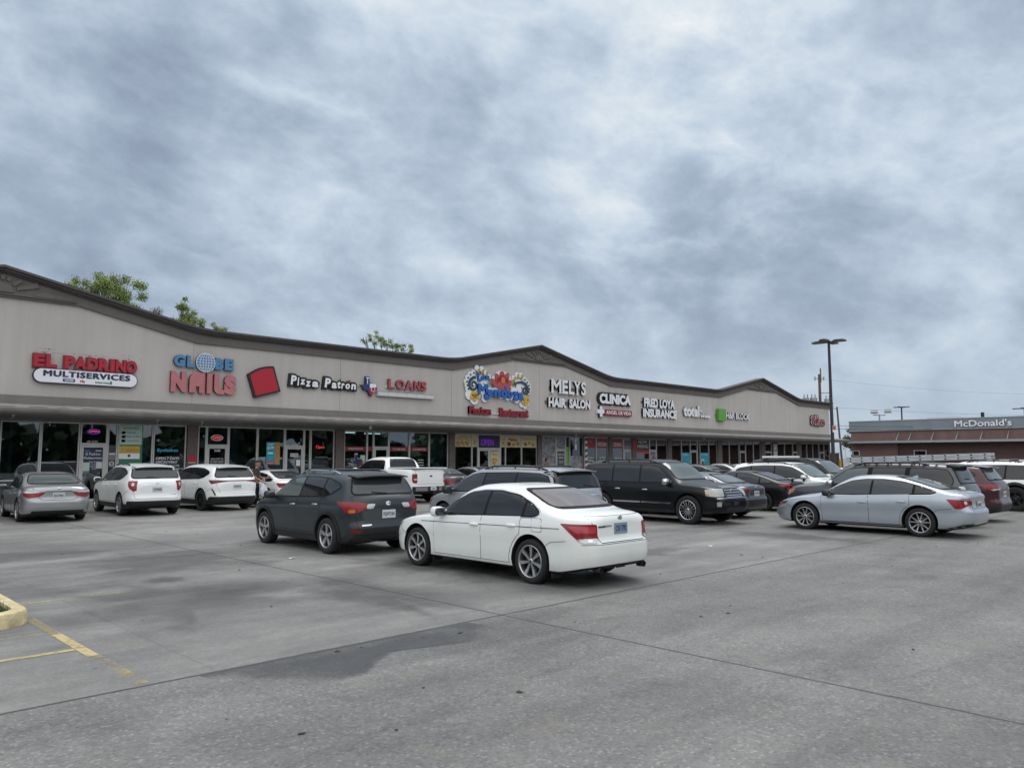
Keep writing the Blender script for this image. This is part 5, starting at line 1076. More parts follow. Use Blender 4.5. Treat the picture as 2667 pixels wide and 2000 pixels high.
    def windows(s, gl='glass_dark', trimm='gap', tb=.022, gap=.055, lights=None, chrome=None):
        kx, kz = s.kx, s.kz; d = [(x * kx, z * kz) for x, z in s.st['dlo']]; zm = min(z for x, z in d); d = [(x, zm + (z - zm) * .90) for x, z in d]
        base = roundp(d, .05)
        s.side('window_surround', grow(base, tb), 'gap', .004)
        if chrome:
            o = grow(base, tb + .016); s.side('window_trim', o, chrome, .0025)
        cuts = [p * kx for p in s.st['pil']]; lean = .10
        xs_ = [9] + cuts + [-9]
        for i in range(len(xs_) - 1):
            hi, lo = xs_[i], xs_[i + 1]; pl = d
            zr = 1.1 * kz
            if hi < 8: pl = clip(pl, -1, -lean, -(hi - gap / 2) - lean * zr)
            if lo > -8: pl = clip(pl, 1, lean, (lo + gap / 2) + lean * zr)
            if len(pl) > 2: s.side('side_window', roundp(pl, .035), (lights[i] if lights else gl), .009)
    def screens(s, gl='glass_dark', rear=True, front=True, rgl=None, bw=.72, tw_=.60, rbw=.70, rtw=.58):
        kx, kz = s.kx, s.kz; W2 = s.W / 2
        if rear:
            x0, z0, x1, z1 = s.st['rw']; pl = [(-rbw * W2, z0 * kz), (rbw * W2, z0 * kz), (rtw * W2, z1 * kz), (-rtw * W2, z1 * kz)]
            s.face('rear_window', roundp(pl, .08), rgl or gl, -1, .008, .035, .028)
        if front:
            x0, z0, x1, z1 = s.st['ws']; pl = [(-bw * W2, z0 * kz), (bw * W2, z0 * kz), (tw_ * W2, z1 * kz), (-tw_ * W2, z1 * kz)]
            s.face('windshield', roundp(pl, .08), gl, 1, .008, .045, .03)
    def doors(s, handle='body', hz=None, gapw=.007):
        kx, kz = s.kx, s.kz; a, b, c = [x * kx for x in s.st['doors']]; zs = s.trim + .05; ra = s.Rw + .12
        tz = lambda x: s.belt(x) + .03
        def arc(cx, side_):
            pts = []
            a0 = math.asin(min(.95, max(-.9, (zs - s.Rw) / ra)))
            for k in range(7): t = a0 + (PI / 2 * .86 - a0) * k / 6; pts.append((cx + side_ * ra * math.cos(t), s.Rw + ra * math.sin(t)))
            return pts
        fr = [(b + .005, zs), (max(b + .3, min(a - .02, s.xf - ra * math.cos(math.asin(min(.9, max(-.9, (zs - s.Rw) / ra)))) - .03)), zs), (a, .55 * tz(a) + .45 * zs), (a, tz(a)), (b + .02, tz(b))]
        zt = tz(c); rr_ = [p for p in arc(s.xr, 1) if p[1] < zt - .1]; rr_ = [(max(x, c - .0), z) for x, z in rr_]
        re_ = [(b - .005, zs), (b + .01, tz(b)), (c, zt)] + rr_[::-1]
        hz = hz or .80
        hm = s.body if handle == 'body' else handle
        s.seams()
        for nm, pl, hx in (('door', fr, b + .16), ('door', re_, c + .18)):
            for sg in (1, -1):
                mb = MB()
                for poly, of, mi in ((grow(pl, gapw), .0022, 1), (pl, .0042, 0)):
                    pos, fs = s.patch(poly, (0, 0, 0), (1, 0, 0), (0, 1, 0), of, .09)
                    if sg < 0: pos = [(x, -y, z) for x, y, z in pos]; fs = [f[::-1] for f in fs]
                    mb.add(pos, fs, mi, True)
                do = mb.build(nm, [s.body, 'gap'], s.root)
                zz = s.belt(hx) - (.11 if hz == .8 else hz); hit, nrm, _, _ = s.bvh.ray_cast((hx, sg * 4, zz), (0, -sg, 0))
                if hit is not None:
                    h_ = MB(); h_.blob((hx, hit.y + sg * .012, zz), (.105, .028, .020), 3.0, 7, 0); h_.build('door_handle', hm, do)
    def seams(s):
        ra = s.Rw + .066; zb = s.belt(-s.L / 2 + .35)
        s.seam([(s.xr - ra * .80, s.Rw + .01 + ra * .62), (s.xr - ra * .80 - .10, s.Rw + ra * .62 + .07), (max(-s.L / 2 + .22, s.xr - ra - .30), zb - .27)])
        s.seam([(s.xf + ra * .86, s.Rw + .01 + ra * .52), (min(s.L / 2 - .30, s.xf + ra + .12), s.Rw + ra * .52 + .10)])
        s.hood_gap()
    def mirror(s, m=None, x=None, z=None, glass='glass_mid', sz=(.09, .115, .085)):
        kx, kz = s.kx, s.kz; x = x if x is not None else s.st['dlo'][0][0] * kx - .16; z = z or s.belt(x) + .10
        for sg in (1, -1):
            hit, nrm, _, _ = s.bvh.ray_cast((x, sg * 4, z), (0, -sg, 0)); y0 = abs(hit.y) if hit is not None else s.W / 2 * .9
            y = s.W / 2 + .09
            q = MB(); q.blob((x, sg * y, z), sz, 3.2, 8, 0); q.tube([(x + .02, sg * (y0 - .02), z - .055), (x + .01, sg * y, z - .05)], .025, 8, 1); q.blob((x - sz[0] * .72, sg * y, z), (sz[0] * .32, sz[1] * .86, sz[2] * .82), 3.2, 6, 2)
            q.build('mirror', [m or s.body, 'trim_black', glass], s.root)
    def plate(s, z, text='', m='plate_white', y=0.0, end=-1, x=None, w_=.31, h_=.16, bezel=None):
        hits = [s.bvh.ray_cast((end * 5, y + dy, z + dz), (-end, 0, 0))[0] for dy in (-.12, 0, .12) for dz in (-.06, .06)]; xx = max(end * h.x for h in hits if h is not None) * end + end * .006
        q = MB(); q.box(*sorted((xx, xx + end * .008)), y - w_ / 2, y + w_ / 2, z - h_ / 2, z + h_ / 2, 0)
        o = q.build('number_plate', m, s.root)
        if text:
            vs, fs, nz = text_mesh(text, .02); xs_ = [v[0] for v in vs]; ys = [v[1] for v in vs]; t = MB()
            t.add([(xx + end * .0105, y - end * (-1) * ((v[0] - min(xs_)) / (max(xs_) - min(xs_)) - .5) * .26 * 1.0 if end > 0 else y - ((v[0] - min(xs_)) / (max(xs_) - min(xs_)) - .5) * .26, z - .042 + (v[1] - min(ys)) / (max(ys) - min(ys)) * .085) for v in vs], [f for f, k in zip(fs, nz) if k and vs[f[0]][2] > 0]); t.build('plate_lettering', 'plate_ink', o)
    def rails(s, m='chrome', x0=None, x1=None, bars=False, h=.045):
        kx = s.kx; x0 = x0 if x0 is not None else -1.55 * kx; x1 = x1 if x1 is not None else .30 * kx
        for sg in (1, -1):
            q = MB(); pts = []
            for i, x in enumerate(np.linspace(x0, x1, 9)):
                hit, _, _, _ = s.bvh.ray_cast((x, sg * s.W * .325, 5), (0, 0, -1)); pts.append((x, sg * s.W * .325, hit.z + (h if 0 < i < 8 else .0)))
            q.tube(pts, .02, 8); 
            for i in (1, 4, 7): q.tube([pts[i], (pts[i][0], pts[i][1], pts[i][2] - h)], .018, 6)
            q.build('roof_rail', m, s.root)
        if bars:
            for x in (x0 + .4, x1 - .35):
                hit, _, _, _ = s.bvh.ray_cast((x, 0, 5), (0, 0, -1)); zc_ = s.bvh.ray_cast((x, s.W * .325, 5), (0, 0, -1))[0].z + h + .02
                q = MB(); q.tube([(x, -s.W * .335, zc_), (x, s.W * .335, zc_)], .018, 8); q.build('cross_bar', 'trim_black', s.root)
    def wiper(s, z, y0=-.05, y1=.30):
        a = s.bvh.ray_cast((-5, y0, z), (1, 0, 0))[0]; b = s.bvh.ray_cast((-5, y1, z + .03), (1, 0, 0))[0]; q = MB(); q.tube([(a.x - .02, a.y, a.z), (b.x - .02, b.y, b.z)], .011, 6); q.build('rear_wiper', 'trim_black', s.root)
    def spoiler(s, m=None, ln=.20, wf=.60, x=None, zoff=-.02):
        kx, kz = s.kx, s.kz; x1, z1 = s.st['rw'][2] * kx, s.st['rw'][3] * kz; W2 = s.W / 2 * wf
        hx = x1 + .22; zt_ = s.top(hx)
        q = MB(); n = 9; vs = []
        for y in np.linspace(-W2, W2, n):
            e = 1 - .25 * abs(y / W2) ** 3; zz = zt_ - .03 * abs(y / W2) ** 2.5 - .004
            vs += [(hx, y, zz + .006), (x1 - ln * e, y, zz - .012 + zoff), (x1 - ln * e, y, zz - .04 + zoff), (x1 + .03, y, z1 + .005)]
        fs = []
        for i in range(n - 1):
            for k in range(4): k2 = (k + 1) % 4; fs.append((i * 4 + k, (i + 1) * 4 + k, (i + 1) * 4 + k2, i * 4 + k2))
        fs += [(0, 1, 2, 3), tuple((n - 1) * 4 + k for k in (3, 2, 1, 0))]
        q.add(vs, fs, 0, True); o = q.build('spoiler', m or s.body, s.root); o.data.set_sharp_from_angle(angle=R(50)); return o
    def emblem(s, z, r_=.05, m='chrome', y=0.0, end=-1, sq=.7):
        h = s.bvh.ray_cast((end * 5, y, z), (-end, 0, 0))[0]; q = MB(); q.blob((h.x + end * .006, y, z), (.010, r_, r_ * sq), 2, 7); q.build('emblem', m, s.root)
    def band(s, name, z0_, z1_, m, end=-1, hw=.8, off=.010, grid=.06):
        return s.face(name, roundp([(-hw * s.W / 2, z0_), (hw * s.W / 2, z0_), (hw * s.W / 2, z1_), (-hw * s.W / 2, z1_)], .03), m, end, off, grid)
    def lid(s, poly, gapw=.007, nm='trunk_lid'):
        mb = MB()
        for pl, of, mi in ((grow(poly, gapw), .0022, 1), (poly, .0042, 0)):
            pos, fs = s.patch(pl, (0, 0, 0), (0, 1, 0), (-1, 0, 0), of, .05); mb.add(pos, fs, mi, True)
        return mb.build(nm, [s.body, 'gap'], s.root)
    def seam(s, pts, wd=.007, m='gap', nm='panel_gap', off=.003):
        for sg in (1, -1):
            mb = MB()
            for p, q_ in zip(pts, pts[1:]):
                d_ = Vector((q_[0] - p[0], q_[1] - p[1])); n_ = Vector((-d_.y, d_.x)).normalized() * wd / 2
                pos, fs = s.patch([(p[0] + n_.x, p[1] + n_.y), (p[0] - n_.x, p[1] - n_.y), (q_[0] - n_.x, q_[1] - n_.y), (q_[0] + n_.x, q_[1] + n_.y)], (0, 0, 0), (1, 0, 0), (0, 1, 0), off, .05)
                if sg < 0: pos = [(x, -y, z) for x, y, z in pos]; fs = [f[::-1] for f in fs]
                mb.add(pos, fs, 0, True)
            mb.build(nm, m, s.root)
    def hood_gap(s):
        mb = MB(); x0, x1 = s.st['ws'][0] * s.kx + .10, s.L / 2 - .32
        for sg in (1, -1):
            vs = []
            for x in np.linspace(x0, x1, 14):
                y = sg * s.W / 2 * (.84 - .10 * ((x - x0) / (x1 - x0)) ** 2)
                for dy in (-.004, .004):
                    h = s.bvh.ray_cast((x, y + dy, 5), (0, 0, -1))[0]; vs.append((h.x, h.y, h.z + .0025))
            mb.add(vs, [(2 * i, 2 * i + 1, 2 * i + 3, 2 * i + 2) if sg < 0 else (2 * i, 2 * i + 2, 2 * i + 3, 2 * i + 1) for i in range(13)], 0, True)
        mb.build('hood_gap', 'gap', s.root)
    def arches(s, m='trim_black', wd=.06, off=.014):
        for cx in (s.xf, s.xr):
            r0 = s.Rw + .062; pl = [(cx + (r0 + wd) * math.cos(t), s.Rw + .01 + (r0 + wd) * math.sin(t)) for t in np.linspace(R(-22), R(202), 22)] + [(cx + r0 * math.cos(t), s.Rw + .01 + r0 * math.sin(t)) for t in np.linspace(R(202), R(-22), 22)]
            s.side('arch_trim', pl, m, off, grid=.09)
    def molding(s, z, m, x0, x1, h=.03):
        s.side('side_molding', [(x0, z), (x1, z), (x1, z + h), (x0, z + h)], m, .014, grid=.2)
    def antenna(s, x=-1.1, m=None):
        h = s.bvh.ray_cast((x * s.kx, 0, 5), (0, 0, -1))[0]; q = MB(); q.add([(h.x + .12, 0, h.z), (h.x - .07, .03, h.z), (h.x - .07, -.03, h.z), (h.x - .06, 0, h.z + .07)], [(0, 1, 3), (1, 2, 3), (2, 0, 3)]); q.build('antenna', m or s.body, s.root)
    def pipe(s, y, z=.30, r_=.035):
        q = MB(); q.tube([(-s.L / 2 + .14, y, z), (-s.L / 2 + .015, y, z)], r_, 12, 0, True, False); q.lathe([(0, -.0), (r_ * .9, 0)], (-s.L / 2 + .05, y, z), 'x', 10, 1); q.build('exhaust_pipe', ['hub', 'wheel_well'], s.root)
    def grille(s, z0_, z1_, hw, m='trim_black', bars=0, bm_='chrome', ring=True):
        g_ = s.face('grille', roundp([(-hw, z0_), (hw, z0_), (hw * .94, z1_), (-hw * .94, z1_)], .04), m, 1, .006, .05, .02 if ring else 0, bm_)
        for k in range(bars):
            zz = z0_ + (k + .5) / bars * (z1_ - z0_); s.face('bar', [(-hw * .95, zz - .012), (hw * .95, zz - .012), (hw * .95, zz + .012), (-hw * .95, zz + .012)], bm_, 1, .016, .12, parent=g_)
UPY, DNY = R(90), R(-90)
ROW = 'cars parked across the lot'
def place(xc, y_rear, L): return (xc, y_rear + L / 2)     # nose towards the shops

# -- white sedan in front
c = Car('sedan', 'white four-door sedan in front with dark blue-white plate and chrome exhausts, nearest car', 'sedan', (9.41, 9.55), R(90), 'paint_pearl', 4.80, 1.476, 1.846, 2.78, .93, .335, z0=.19, trim=.235, group=ROW)
c.windows('glass_dark', chrome='chrome'); c.screens('glass_dark', rgl='glass_warm', rbw=.74, rtw=.62); c.doors('body'); c.mirror('paint_pearl'); c.wheels(7, 'alloy', 'blade', .72)
c.lid([(-.50, .66), (.50, .66), (.60, .90), (.64, 1.03), (-.64, 1.03), (-.60, .90)])
c.corner('taillight', [([(-.46, .935), (.30, .925), (.31, .66), (-.02, .66), (-.14, .72)], 'lamp_red'), ([(-.30, .90), (.26, .895), (.27, .80), (-.12, .80), (-.22, .84)], 'lamp_bright'), ([(-.12, .722), (.31, .728), (.31, .66), (-.02, .66)], 'lamp_clear'), ([(.10, .715), (.20, .715), (.20, .67), (.10, .67)], 'chrome')], -1)
c.corner('headlight', [([(-.42, .76), (.0, .74), (.34, .66), (.30, .58), (.0, .60), (-.30, .68)], 'lamp_clear')], 1); c.plate(.845, 'CSV 7792', 'plate_blue'); c.emblem(1.0, .055, 'chrome', 0, -1, .8)
c.side('crease_molding', [(1.35, .792), (-1.9, .852), (-1.9, .862), (1.35, .802)], 'gap', .0055, grid=.2); c.pipe(.52, .27, .045); c.pipe(-.52, .27, .045); c.band('rear_lower_trim', .26, .32, 'trim_black', -1, .62)
c.side('fuel_flap', roundp(grow([(-1.56, .79), (-1.36, .79), (-1.33, .98), (-1.53, .98)], .006), .03), 'gap', .002); c.side('fuel_flap', roundp([(-1.56, .79), (-1.36, .79), (-1.33, .98), (-1.53, .98)], .03), 'paint_pearl', .0042)
c.face('model_badge', [(.52, .895), (.22, .905), (.22, .88), (.52, .87)], 'chrome', -1, .010); c.face('bumper_gap', [(-.78, .632), (.78, .632), (.78, .640), (-.78, .640)], 'gap', -1, .003)
# mud flaps behind the wheels
for cx in (c.xf, c.xr):
    for sg in (1, -1):
        q = MB(); q.box(cx - c.Rw - .10, cx - c.Rw - .085, *sorted((sg * .66, sg * .88)), .13, .45); q.build('mud_flap', 'trim_black', c.root)

# -- dark grey crossover ahead of it
c = Car('crossover', 'dark grey crossover with red and clear tail lamps and silver roof rails', 'suv', (9.15, 14.92), R(89.2), 'paint_charcoal', 4.46, 1.63, 1.845, 2.66, .90, .355, z0=.20, trim=.36, group=ROW)
c.windows('glass_dark', chrome=None, lights=['glass_light', 'glass_dark', 'glass_dark']); c.screens('glass_dark', rgl='glass_mid', rbw=.78, rtw=.64); c.doors('chrome'); c.mirror('trim_black'); c.wheels(5, 'alloy', 'wedge', .66); c.arches('trim_black', .055); c.rails('chrome', -1.35, .25, True, .05)
c.lid([(-.66, .50), (.66, .50), (.74, .88), (.74, 1.14), (-.74, 1.14), (-.74, .88)], nm='tailgate'); c.spoiler('trim_black', .20, .66)
c.corner('taillight', [([(-.52, 1.04), (.10, 1.04), (.36, 1.0), (.55, 1.0), (.50, .90), (.30, .89), (.10, .82), (-.18, .82), (-.36, .95)], 'lamp_red'), ([(.36, .995), (.55, .995), (.50, .90), (.34, .905)], 'lamp_clear'), ([(-.12, .89), (.08, .89), (.06, .825), (-.12, .825)], 'lamp_amber')], -1)
c.corner('headlight', [([(-.55, .92), (.0, .84), (.30, .76), (.25, .68), (-.05, .72), (-.40, .84)], 'lamp_clear')], 1)
c.plate(.79, 'FGN*3184'); c.emblem(.99, .065, 'chrome', 0, -1, .75); c.wiper(1.19); c.band('rear_bumper', .42, .54, 'trim_black', -1, .90, .02); c.corner('rear_reflector', [([(-.02, .545), (.26, .50), (.26, .44), (-.02, .46)], 'lamp_dark_red')], -1, .026)
c.band('lower_bumper', .24, .41, 'trim_black', -1, .80, .012)
c.face('model_badge', [(.62, .60), (.42, .605), (.42, .58), (.62, .575)], 'chrome', -1, .010)

# -- front row by the shops
c = Car('sedan', 'silver four-door sedan backed by the dark shop windows at the far left', 'sedan', (6.70, 27.95), R(86), 'paint_silver', 4.85, 1.46, 1.82, 2.775, .96, .33, group=ROW)
c.windows('glass_mid', chrome=None); c.screens('glass_light', rgl='glass_light', rbw=.76, rtw=.62); c.doors('body'); c.mirror(); c.wheels(10, 'alloy', 'thin'); c.lid([(-.42, .66), (.42, .66), (.60, .86), (.66, 1.03), (-.66, 1.03), (-.60, .86)])
c.corner('taillight', [([(-.40, .93), (.34, .93), (.52, .90), (.36, .76), (.0, .72), (-.26, .78)], 'lamp_red'), ([(-.36, .925), (.50, .925), (.50, .895), (.10, .86), (-.30, .88)], 'lamp_clear'), ([(-.28, .865), (.10, .85), (.0, .80), (-.22, .80)], 'lamp_dark_red')], -1)
c.plate(.79, 'RDG*0831'); c.emblem(.985, .06, 'chrome', 0, -1, .6); c.band('plate_garnish', .90, .93, 'chrome', -1, .40); c.band('rear_lower_trim', .20, .36, 'trim_black', -1, .74)
c = Car('crossover', 'white crossover with round red tail lamps between the silver sedan and another white car', 'suv', (9.68, 28.55), R(87), 'paint_white', 4.77, 1.70, 1.84, 2.857, .93, .36, z0=.22, trim=.40, group=ROW)
c.windows('glass_dark', lights=['glass_mid', 'glass_dark', 'glass_dark']); c.screens('glass_dark', rgl='glass_mid', rbw=.80, rtw=.70); c.doors('body'); c.mirror(); c.wheels(5, 'alloy', 'twin', .68); c.rails('trim_black', -1.4, .2); c.spoiler(None, .12, .66)
c.lid([(-.66, .58), (.66, .58), (.72, .9), (.72, 1.18), (-.72, 1.18), (-.72, .9)], nm='tailgate')
c.corner('taillight', [([(-.20, 1.14), (.20, 1.14), (.22, .84), (.10, .80), (-.12, .90), (-.22, 1.05)], 'lamp_red'), ([(-.02, 1.08), (.10, 1.08), (.10, .98), (-.02, .98)], 'lamp_clear')], -1)
c.plate(.86, 'TGP*0045'); c.band('plate_garnish', .985, 1.02, 'chrome', -1, .46); c.emblem(1.06, .05, 'chrome', 0, -1, .5); c.wiper(1.24); c.band('lower_bumper', .25, .50, 'trim_black', -1, .92, .014); c.face('model_badge', [(-.58, .70), (-.40, .70), (-.40, .685), (-.58, .685)], 'chrome', -1, .010)
c = Car('crossover', 'white crossover with black wheels and a full-width dark red lamp strip', 'suv', (12.42, 29.05), R(93), 'paint_white', 4.66, 1.66, 1.865, 2.69, .99, .375, z0=.2, trim=.40, group=ROW)
c.windows('glass_dark'); c.screens('glass_dark', rgl='glass_mid', rbw=.80, rtw=.62); c.doors('body'); c.mirror(); c.wheels(10, 'alloy_dark', 'thin', .70); c.spoiler('paint_white', .16, .64)
c.face('lamp_strip', [(-.55, 1.085), (.55, 1.085), (.55, 1.055), (-.55, 1.055)], 'lamp_dark_red', -1, .010); c.corner('taillight', [([(-.42, 1.10), (.10, 1.10), (.50, 1.075), (.50, 1.05), (.12, 1.0), (-.22, .96)], 'lamp_dark_red')], -1)
c.lid([(-.60, .62), (.60, .62), (.72, .9), (.74, 1.15), (-.74, 1.15), (-.72, .9)], nm='tailgate'); c.plate(.86, 'SGJ*0074'); c.band('lower_bumper', .25, .52, 'trim_black', -1, .95, .014); c.wiper(1.22); c.corner('bumper_vent', [([(-.22, .80), (-.12, .78), (.06, .58), (-.02, .56)], 'trim_black')], -1)
c = Car('coupe', 'white low coupe behind the dark grey crossover, beside a man', 'fastback', (15.42, 29.75), R(90), 'paint_white', 4.6, 1.39, 1.80, 2.7, .95, .33, group=ROW)
c.windows('glass_dark'); c.screens('glass_mid'); c.doors('body'); c.mirror(); c.wheels(5, 'alloy', 'wedge'); c.corner('taillight', [([(-.3, .9), (.3, .9), (.3, .74), (-.1, .74)], 'lamp_red')], -1)
c = Car('pickup_truck', 'white pickup truck with a covered bed and black rear bumper', 'pickup', (20.42, 28.45), R(90), 'paint_white', 5.9, 1.93, 2.0, 3.68, .94, .395, z0=.36, trim=.50, cat='pickup truck', group=ROW, tum=.28)
c.windows('glass_dark'); c.screens('glass_dark', rbw=.70, rtw=.62); c.doors('body'); c.mirror(None, sz=(.10, .13, .13)); c.wheels(6, 'alloy', 'wedge', .62); c.lid([(-.74, .78), (.74, .78), (.76, 1.32), (-.76, 1.32)], nm='tailgate')
c.corner('taillight', [([(-.08, 1.22), (.22, 1.22), (.22, .84), (.0, .84), (-.08, .92)], 'lamp_red'), ([(.02, 1.03), (.20, 1.03), (.20, .95), (.02, .95)], 'lamp_clear')], -1)
q = MB(); q.box(-3.06, -2.90, -.98, .98, .50, .70); q.box(-3.075, -3.06, -.92, -.30, .52, .68, 1); q.box(-3.075, -3.06, .30, .92, .52, .68, 1); q.build('rear_bumper', ['trim_black', 'mid_grey'], c.root)
q = MB(); q.box(-3.085, -3.078, -.155, .155, .54, .69); po = q.build('number_plate', 'plate_white', c.root); q = MB(); vs_, fs_, nz_ = text_mesh('DP*856', .02)
q.add([(-3.087, -.26 * (v[0] / 4.2) + .0, .575 + .08 * v[1]) for v in vs_], [f for f, k in zip(fs_, nz_) if k and vs_[f[0]][2] > 0]); q.build('plate_lettering', 'plate_ink', po)
q = MB(); q.tube([(-2.9, 0, .42), (-3.12, 0, .42)], .035, 10); q.blob((-3.14, 0, .47), (.03, .03, .03), 2, 6); q.build('tow_hitch', 'hub', c.root); c.emblem(1.12, .075, 'navy_blue', 0, -1, .5)
q = MB(); q.box(-2.93, -1.0, -.86, .86, 1.435, 1.475); q.build('bed_cover', 'paint_white', c.root)
c = Car('sedan', 'dark steel grey sedan half hidden between the white pickup and the minivan', 'sedan', (23.1, 28.9), R(90), 'paint_steel', 4.8, 1.47, 1.83, 2.75, .95, .33, group=ROW)
c.windows('glass_mid'); c.screens('glass_light', rgl='glass_light'); c.mirror(); c.doors('body'); c.wheels(5); c.corner('taillight', [([(-.35, .93), (.34, .91), (.40, .76), (.0, .72), (-.25, .80)], 'lamp_red')], -1); c.plate(.80, 'KLM*2301'); c.emblem(.98, .05); c.lid([(-.5, .66), (.5, .66), (.62, 1.03), (-.62, 1.03)]); c.band('rear_lower_trim', .28, .40, 'trim_black', -1, .7)
c = Car('sedan', 'pale silver sedan of which only the roof shows beside the restaurant windows', 'fastback', (26.0, 29.2), R(90), 'paint_silver', 4.8, 1.45, 1.82, 2.75, .95, .33, group=ROW); c.windows('glass_dark'); c.screens('glass_mid'); c.doors('body'); c.wheels(5); c.mirror(); c.antenna(-1.0)
c = Car('sedan', 'dark blue car cut off by the left edge of the photo', 'sedan', (3.95, 29.2), R(90), 'paint_navy', 4.7, 1.45, 1.82, 2.7, .95, .33, group=ROW); c.windows('glass_mid'); c.screens('glass_mid'); c.doors('body'); c.wheels(5); c.mirror(); c.corner('taillight', [([(-.3, .9), (.3, .9), (.3, .74), (-.1, .74)], 'lamp_red')], -1)
c = Car('sedan', 'black sedan with a thin chrome window line behind the large black vehicle', 'sedan', (46.2, 29.0), R(90), 'paint_black', 4.8, 1.47, 1.83, 2.75, .95, .33, group=ROW); c.windows('glass_mid', chrome='chrome'); c.screens('glass_light'); c.doors('body'); c.wheels(5); c.mirror()
c = Car('sedan', 'pale sedan roof showing beyond the black sedan with the chrome window line', 'sedan', (49.3, 29.0), R(90), 'paint_silver', 4.8, 1.48, 1.83, 2.75, .95, .33, group=ROW); c.windows('glass_mid'); c.screens('glass_mid'); c.doors('body'); c.wheels(5); c.mirror()

# -- middle row
c = Car('minivan', 'grey minivan with roof rails parked behind the white front sedan', 'van', (14.22, 14.45), R(90), 'paint_grey', 5.14, 1.69, 1.99, 3.08, .97, .345, z0=.19, trim=.26, cat='minivan', group=ROW, tum=.34)
c.windows('glass_dark', lights=['glass_mid', 'glass_dark', 'glass_dark']); c.screens('glass_dark', rbw=.82, rtw=.72); c.doors('body'); c.mirror('trim_black', sz=(.10, .13, .11)); c.wheels(5, 'alloy', 'wedge'); c.rails('trim_black', -1.9, .3, True, .05); c.spoiler(None, .10, .68); c.wiper(1.22, -.45, -.12)
c.lid([(-.72, .58), (.72, .58), (.80, .9), (.78, 1.16), (-.78, 1.16), (-.80, .9)], nm='tailgate'); c.corner('taillight', [([(-.15, 1.14), (.16, 1.14), (.20, .82), (-.10, .82)], 'lamp_red')], -1); c.band('plate_garnish', .99, 1.03, 'chrome', -1, .62, .012); c.plate(.88, 'HBX*4417')
c.corner('headlight', [([(-.40, .84), (-.05, .80), (.30, .72), (.26, .62), (-.1, .64), (-.30, .70)], 'lamp_clear'), ([(-.40, .82), (-.20, .80), (-.20, .68), (-.32, .70)], 'lamp_amber')], 1)
c = Car('large_suv', 'large black vehicle with chrome side strip and bright grille facing the viewer', 'wagon', (20.08, 13.9), R(-90), 'paint_black', 5.25, 1.84, 2.0, 3.13, .98, .41, z0=.28, trim=.40, cat='suv', group=ROW, tum=.34, fe=.90)
c.windows('glass_dark'); c.screens('glass_light', bw=.76, tw_=.66, rbw=.74, rtw=.64); c.doors('chrome', hz=.16); c.mirror('chrome', sz=(.09, .12, .10)); c.wheels(8, 'chrome', 'twin', .66); c.rails('trim_black', -1.7, .45, False, .06)
c.molding(.56, 'chrome', -1.0, .02, .045); c.molding(.56, 'chrome', .06, 1.1, .045); c.grille(.80, 1.07, .42, 'trim_black', 4); c.emblem(.95, .075, 'chrome', 0, 1, .85)
c.corner('headlight', [([(-.38, 1.0), (.02, 1.02), (.40, 1.02), (.40, .80), (.0, .80), (-.34, .82)], 'lamp_head'), ([(-.36, .88), (-.22, .88), (-.22, .82), (-.34, .82)], 'lamp_amber')], 1); c.corner('fog_lamp', [([(.06, .66), (.26, .66), (.26, .53), (.06, .53)], 'lamp_head')], 1)
c.plate(.60, '', 'hub', 0, 1, w_=.26, h_=.10); c.band('front_bumper_gap', .745, .765, 'chrome', 1, .80, .012); c.band('front_lower_trim', .30, .50, 'trim_black', 1, .5, .010); c.side('fuel_flap', roundp([(-1.40, 1.02), (-1.22, 1.02), (-1.22, 1.20), (-1.40, 1.20)], .03), 'gap', .003)
c = Car('sedan', 'grey sport sedan with swept red tail lamps right of the large black vehicle', 'sedan', (22.55, 14.22), R(90), 'paint_steel', 4.68, 1.43, 1.81, 2.8, .82, .335, group=ROW)
c.windows('glass_dark', chrome='chrome'); c.screens('glass_mid', rgl='glass_light'); c.doors('body'); c.mirror(); c.wheels(10, 'alloy', 'thin'); c.lid([(-.5, .64), (.5, .64), (.62, 1.0), (-.62, 1.0)])
c.corner('taillight', [([(-.46, .86), (-.05, .92), (.46, .92), (.40, .82), (.05, .78), (-.10, .66), (-.24, .70)], 'lamp_dark_red'), ([(-.14, .84), (-.06, .86), (-.10, .74), (-.14, .74)], 'lamp_clear')], -1); c.plate(.78, 'JRT*5520'); c.emblem(.97, .05); c.corner('rear_reflector', [([(-.1, .40), (.12, .40), (.12, .36), (-.1, .36)], 'lamp_dark_red')], -1); c.spoiler(None, .02, .6) if False else None; c.pipe(.55, .25); c.pipe(-.55, .25)
c = Car('sedan', 'black sedan with a rear spoiler in front of the white three-window vehicle', 'fastback', (26.65, 14.75), R(92), 'paint_black', 4.63, 1.415, 1.80, 2.7, .90, .335, group=ROW)
c.windows('glass_dark'); c.screens('glass_dark'); c.doors('body'); c.mirror(); c.wheels(5, 'alloy_dark', 'twin'); c.lid([(-.5, .64), (.5, .64), (.62, 1.02), (-.62, 1.02)])
c.corner('taillight', [([(-.42, .95), (.10, .95), (.44, .93), (.40, .89), (.14, .88), (.12, .74), (.0, .74), (-.04, .86), (-.30, .88)], 'lamp_red')], -1); c.plate(.78, 'PWC*9104'); q = MB(); zz = c.top(-2.1); q.tube([(-2.22, -.62, zz + .09), (-2.24, 0, zz + .11), (-2.22, .62, zz + .09)], .022, 8); q.box(-2.25, -2.18, -.5, -.47, zz - .02, zz + .09); q.box(-2.25, -2.18, .47, .5, zz - .02, zz + .09); q.build('spoiler', 'paint_black', c.root)
c = Car('suv', 'white vehicle with black windows facing the viewer behind the black sedan', 'suv', (29.42, 14.1), R(-90), 'paint_white', 5.0, 1.72, 2.0, 2.87, .90, .39, z0=.24, trim=.38, group=ROW, fe=.88)
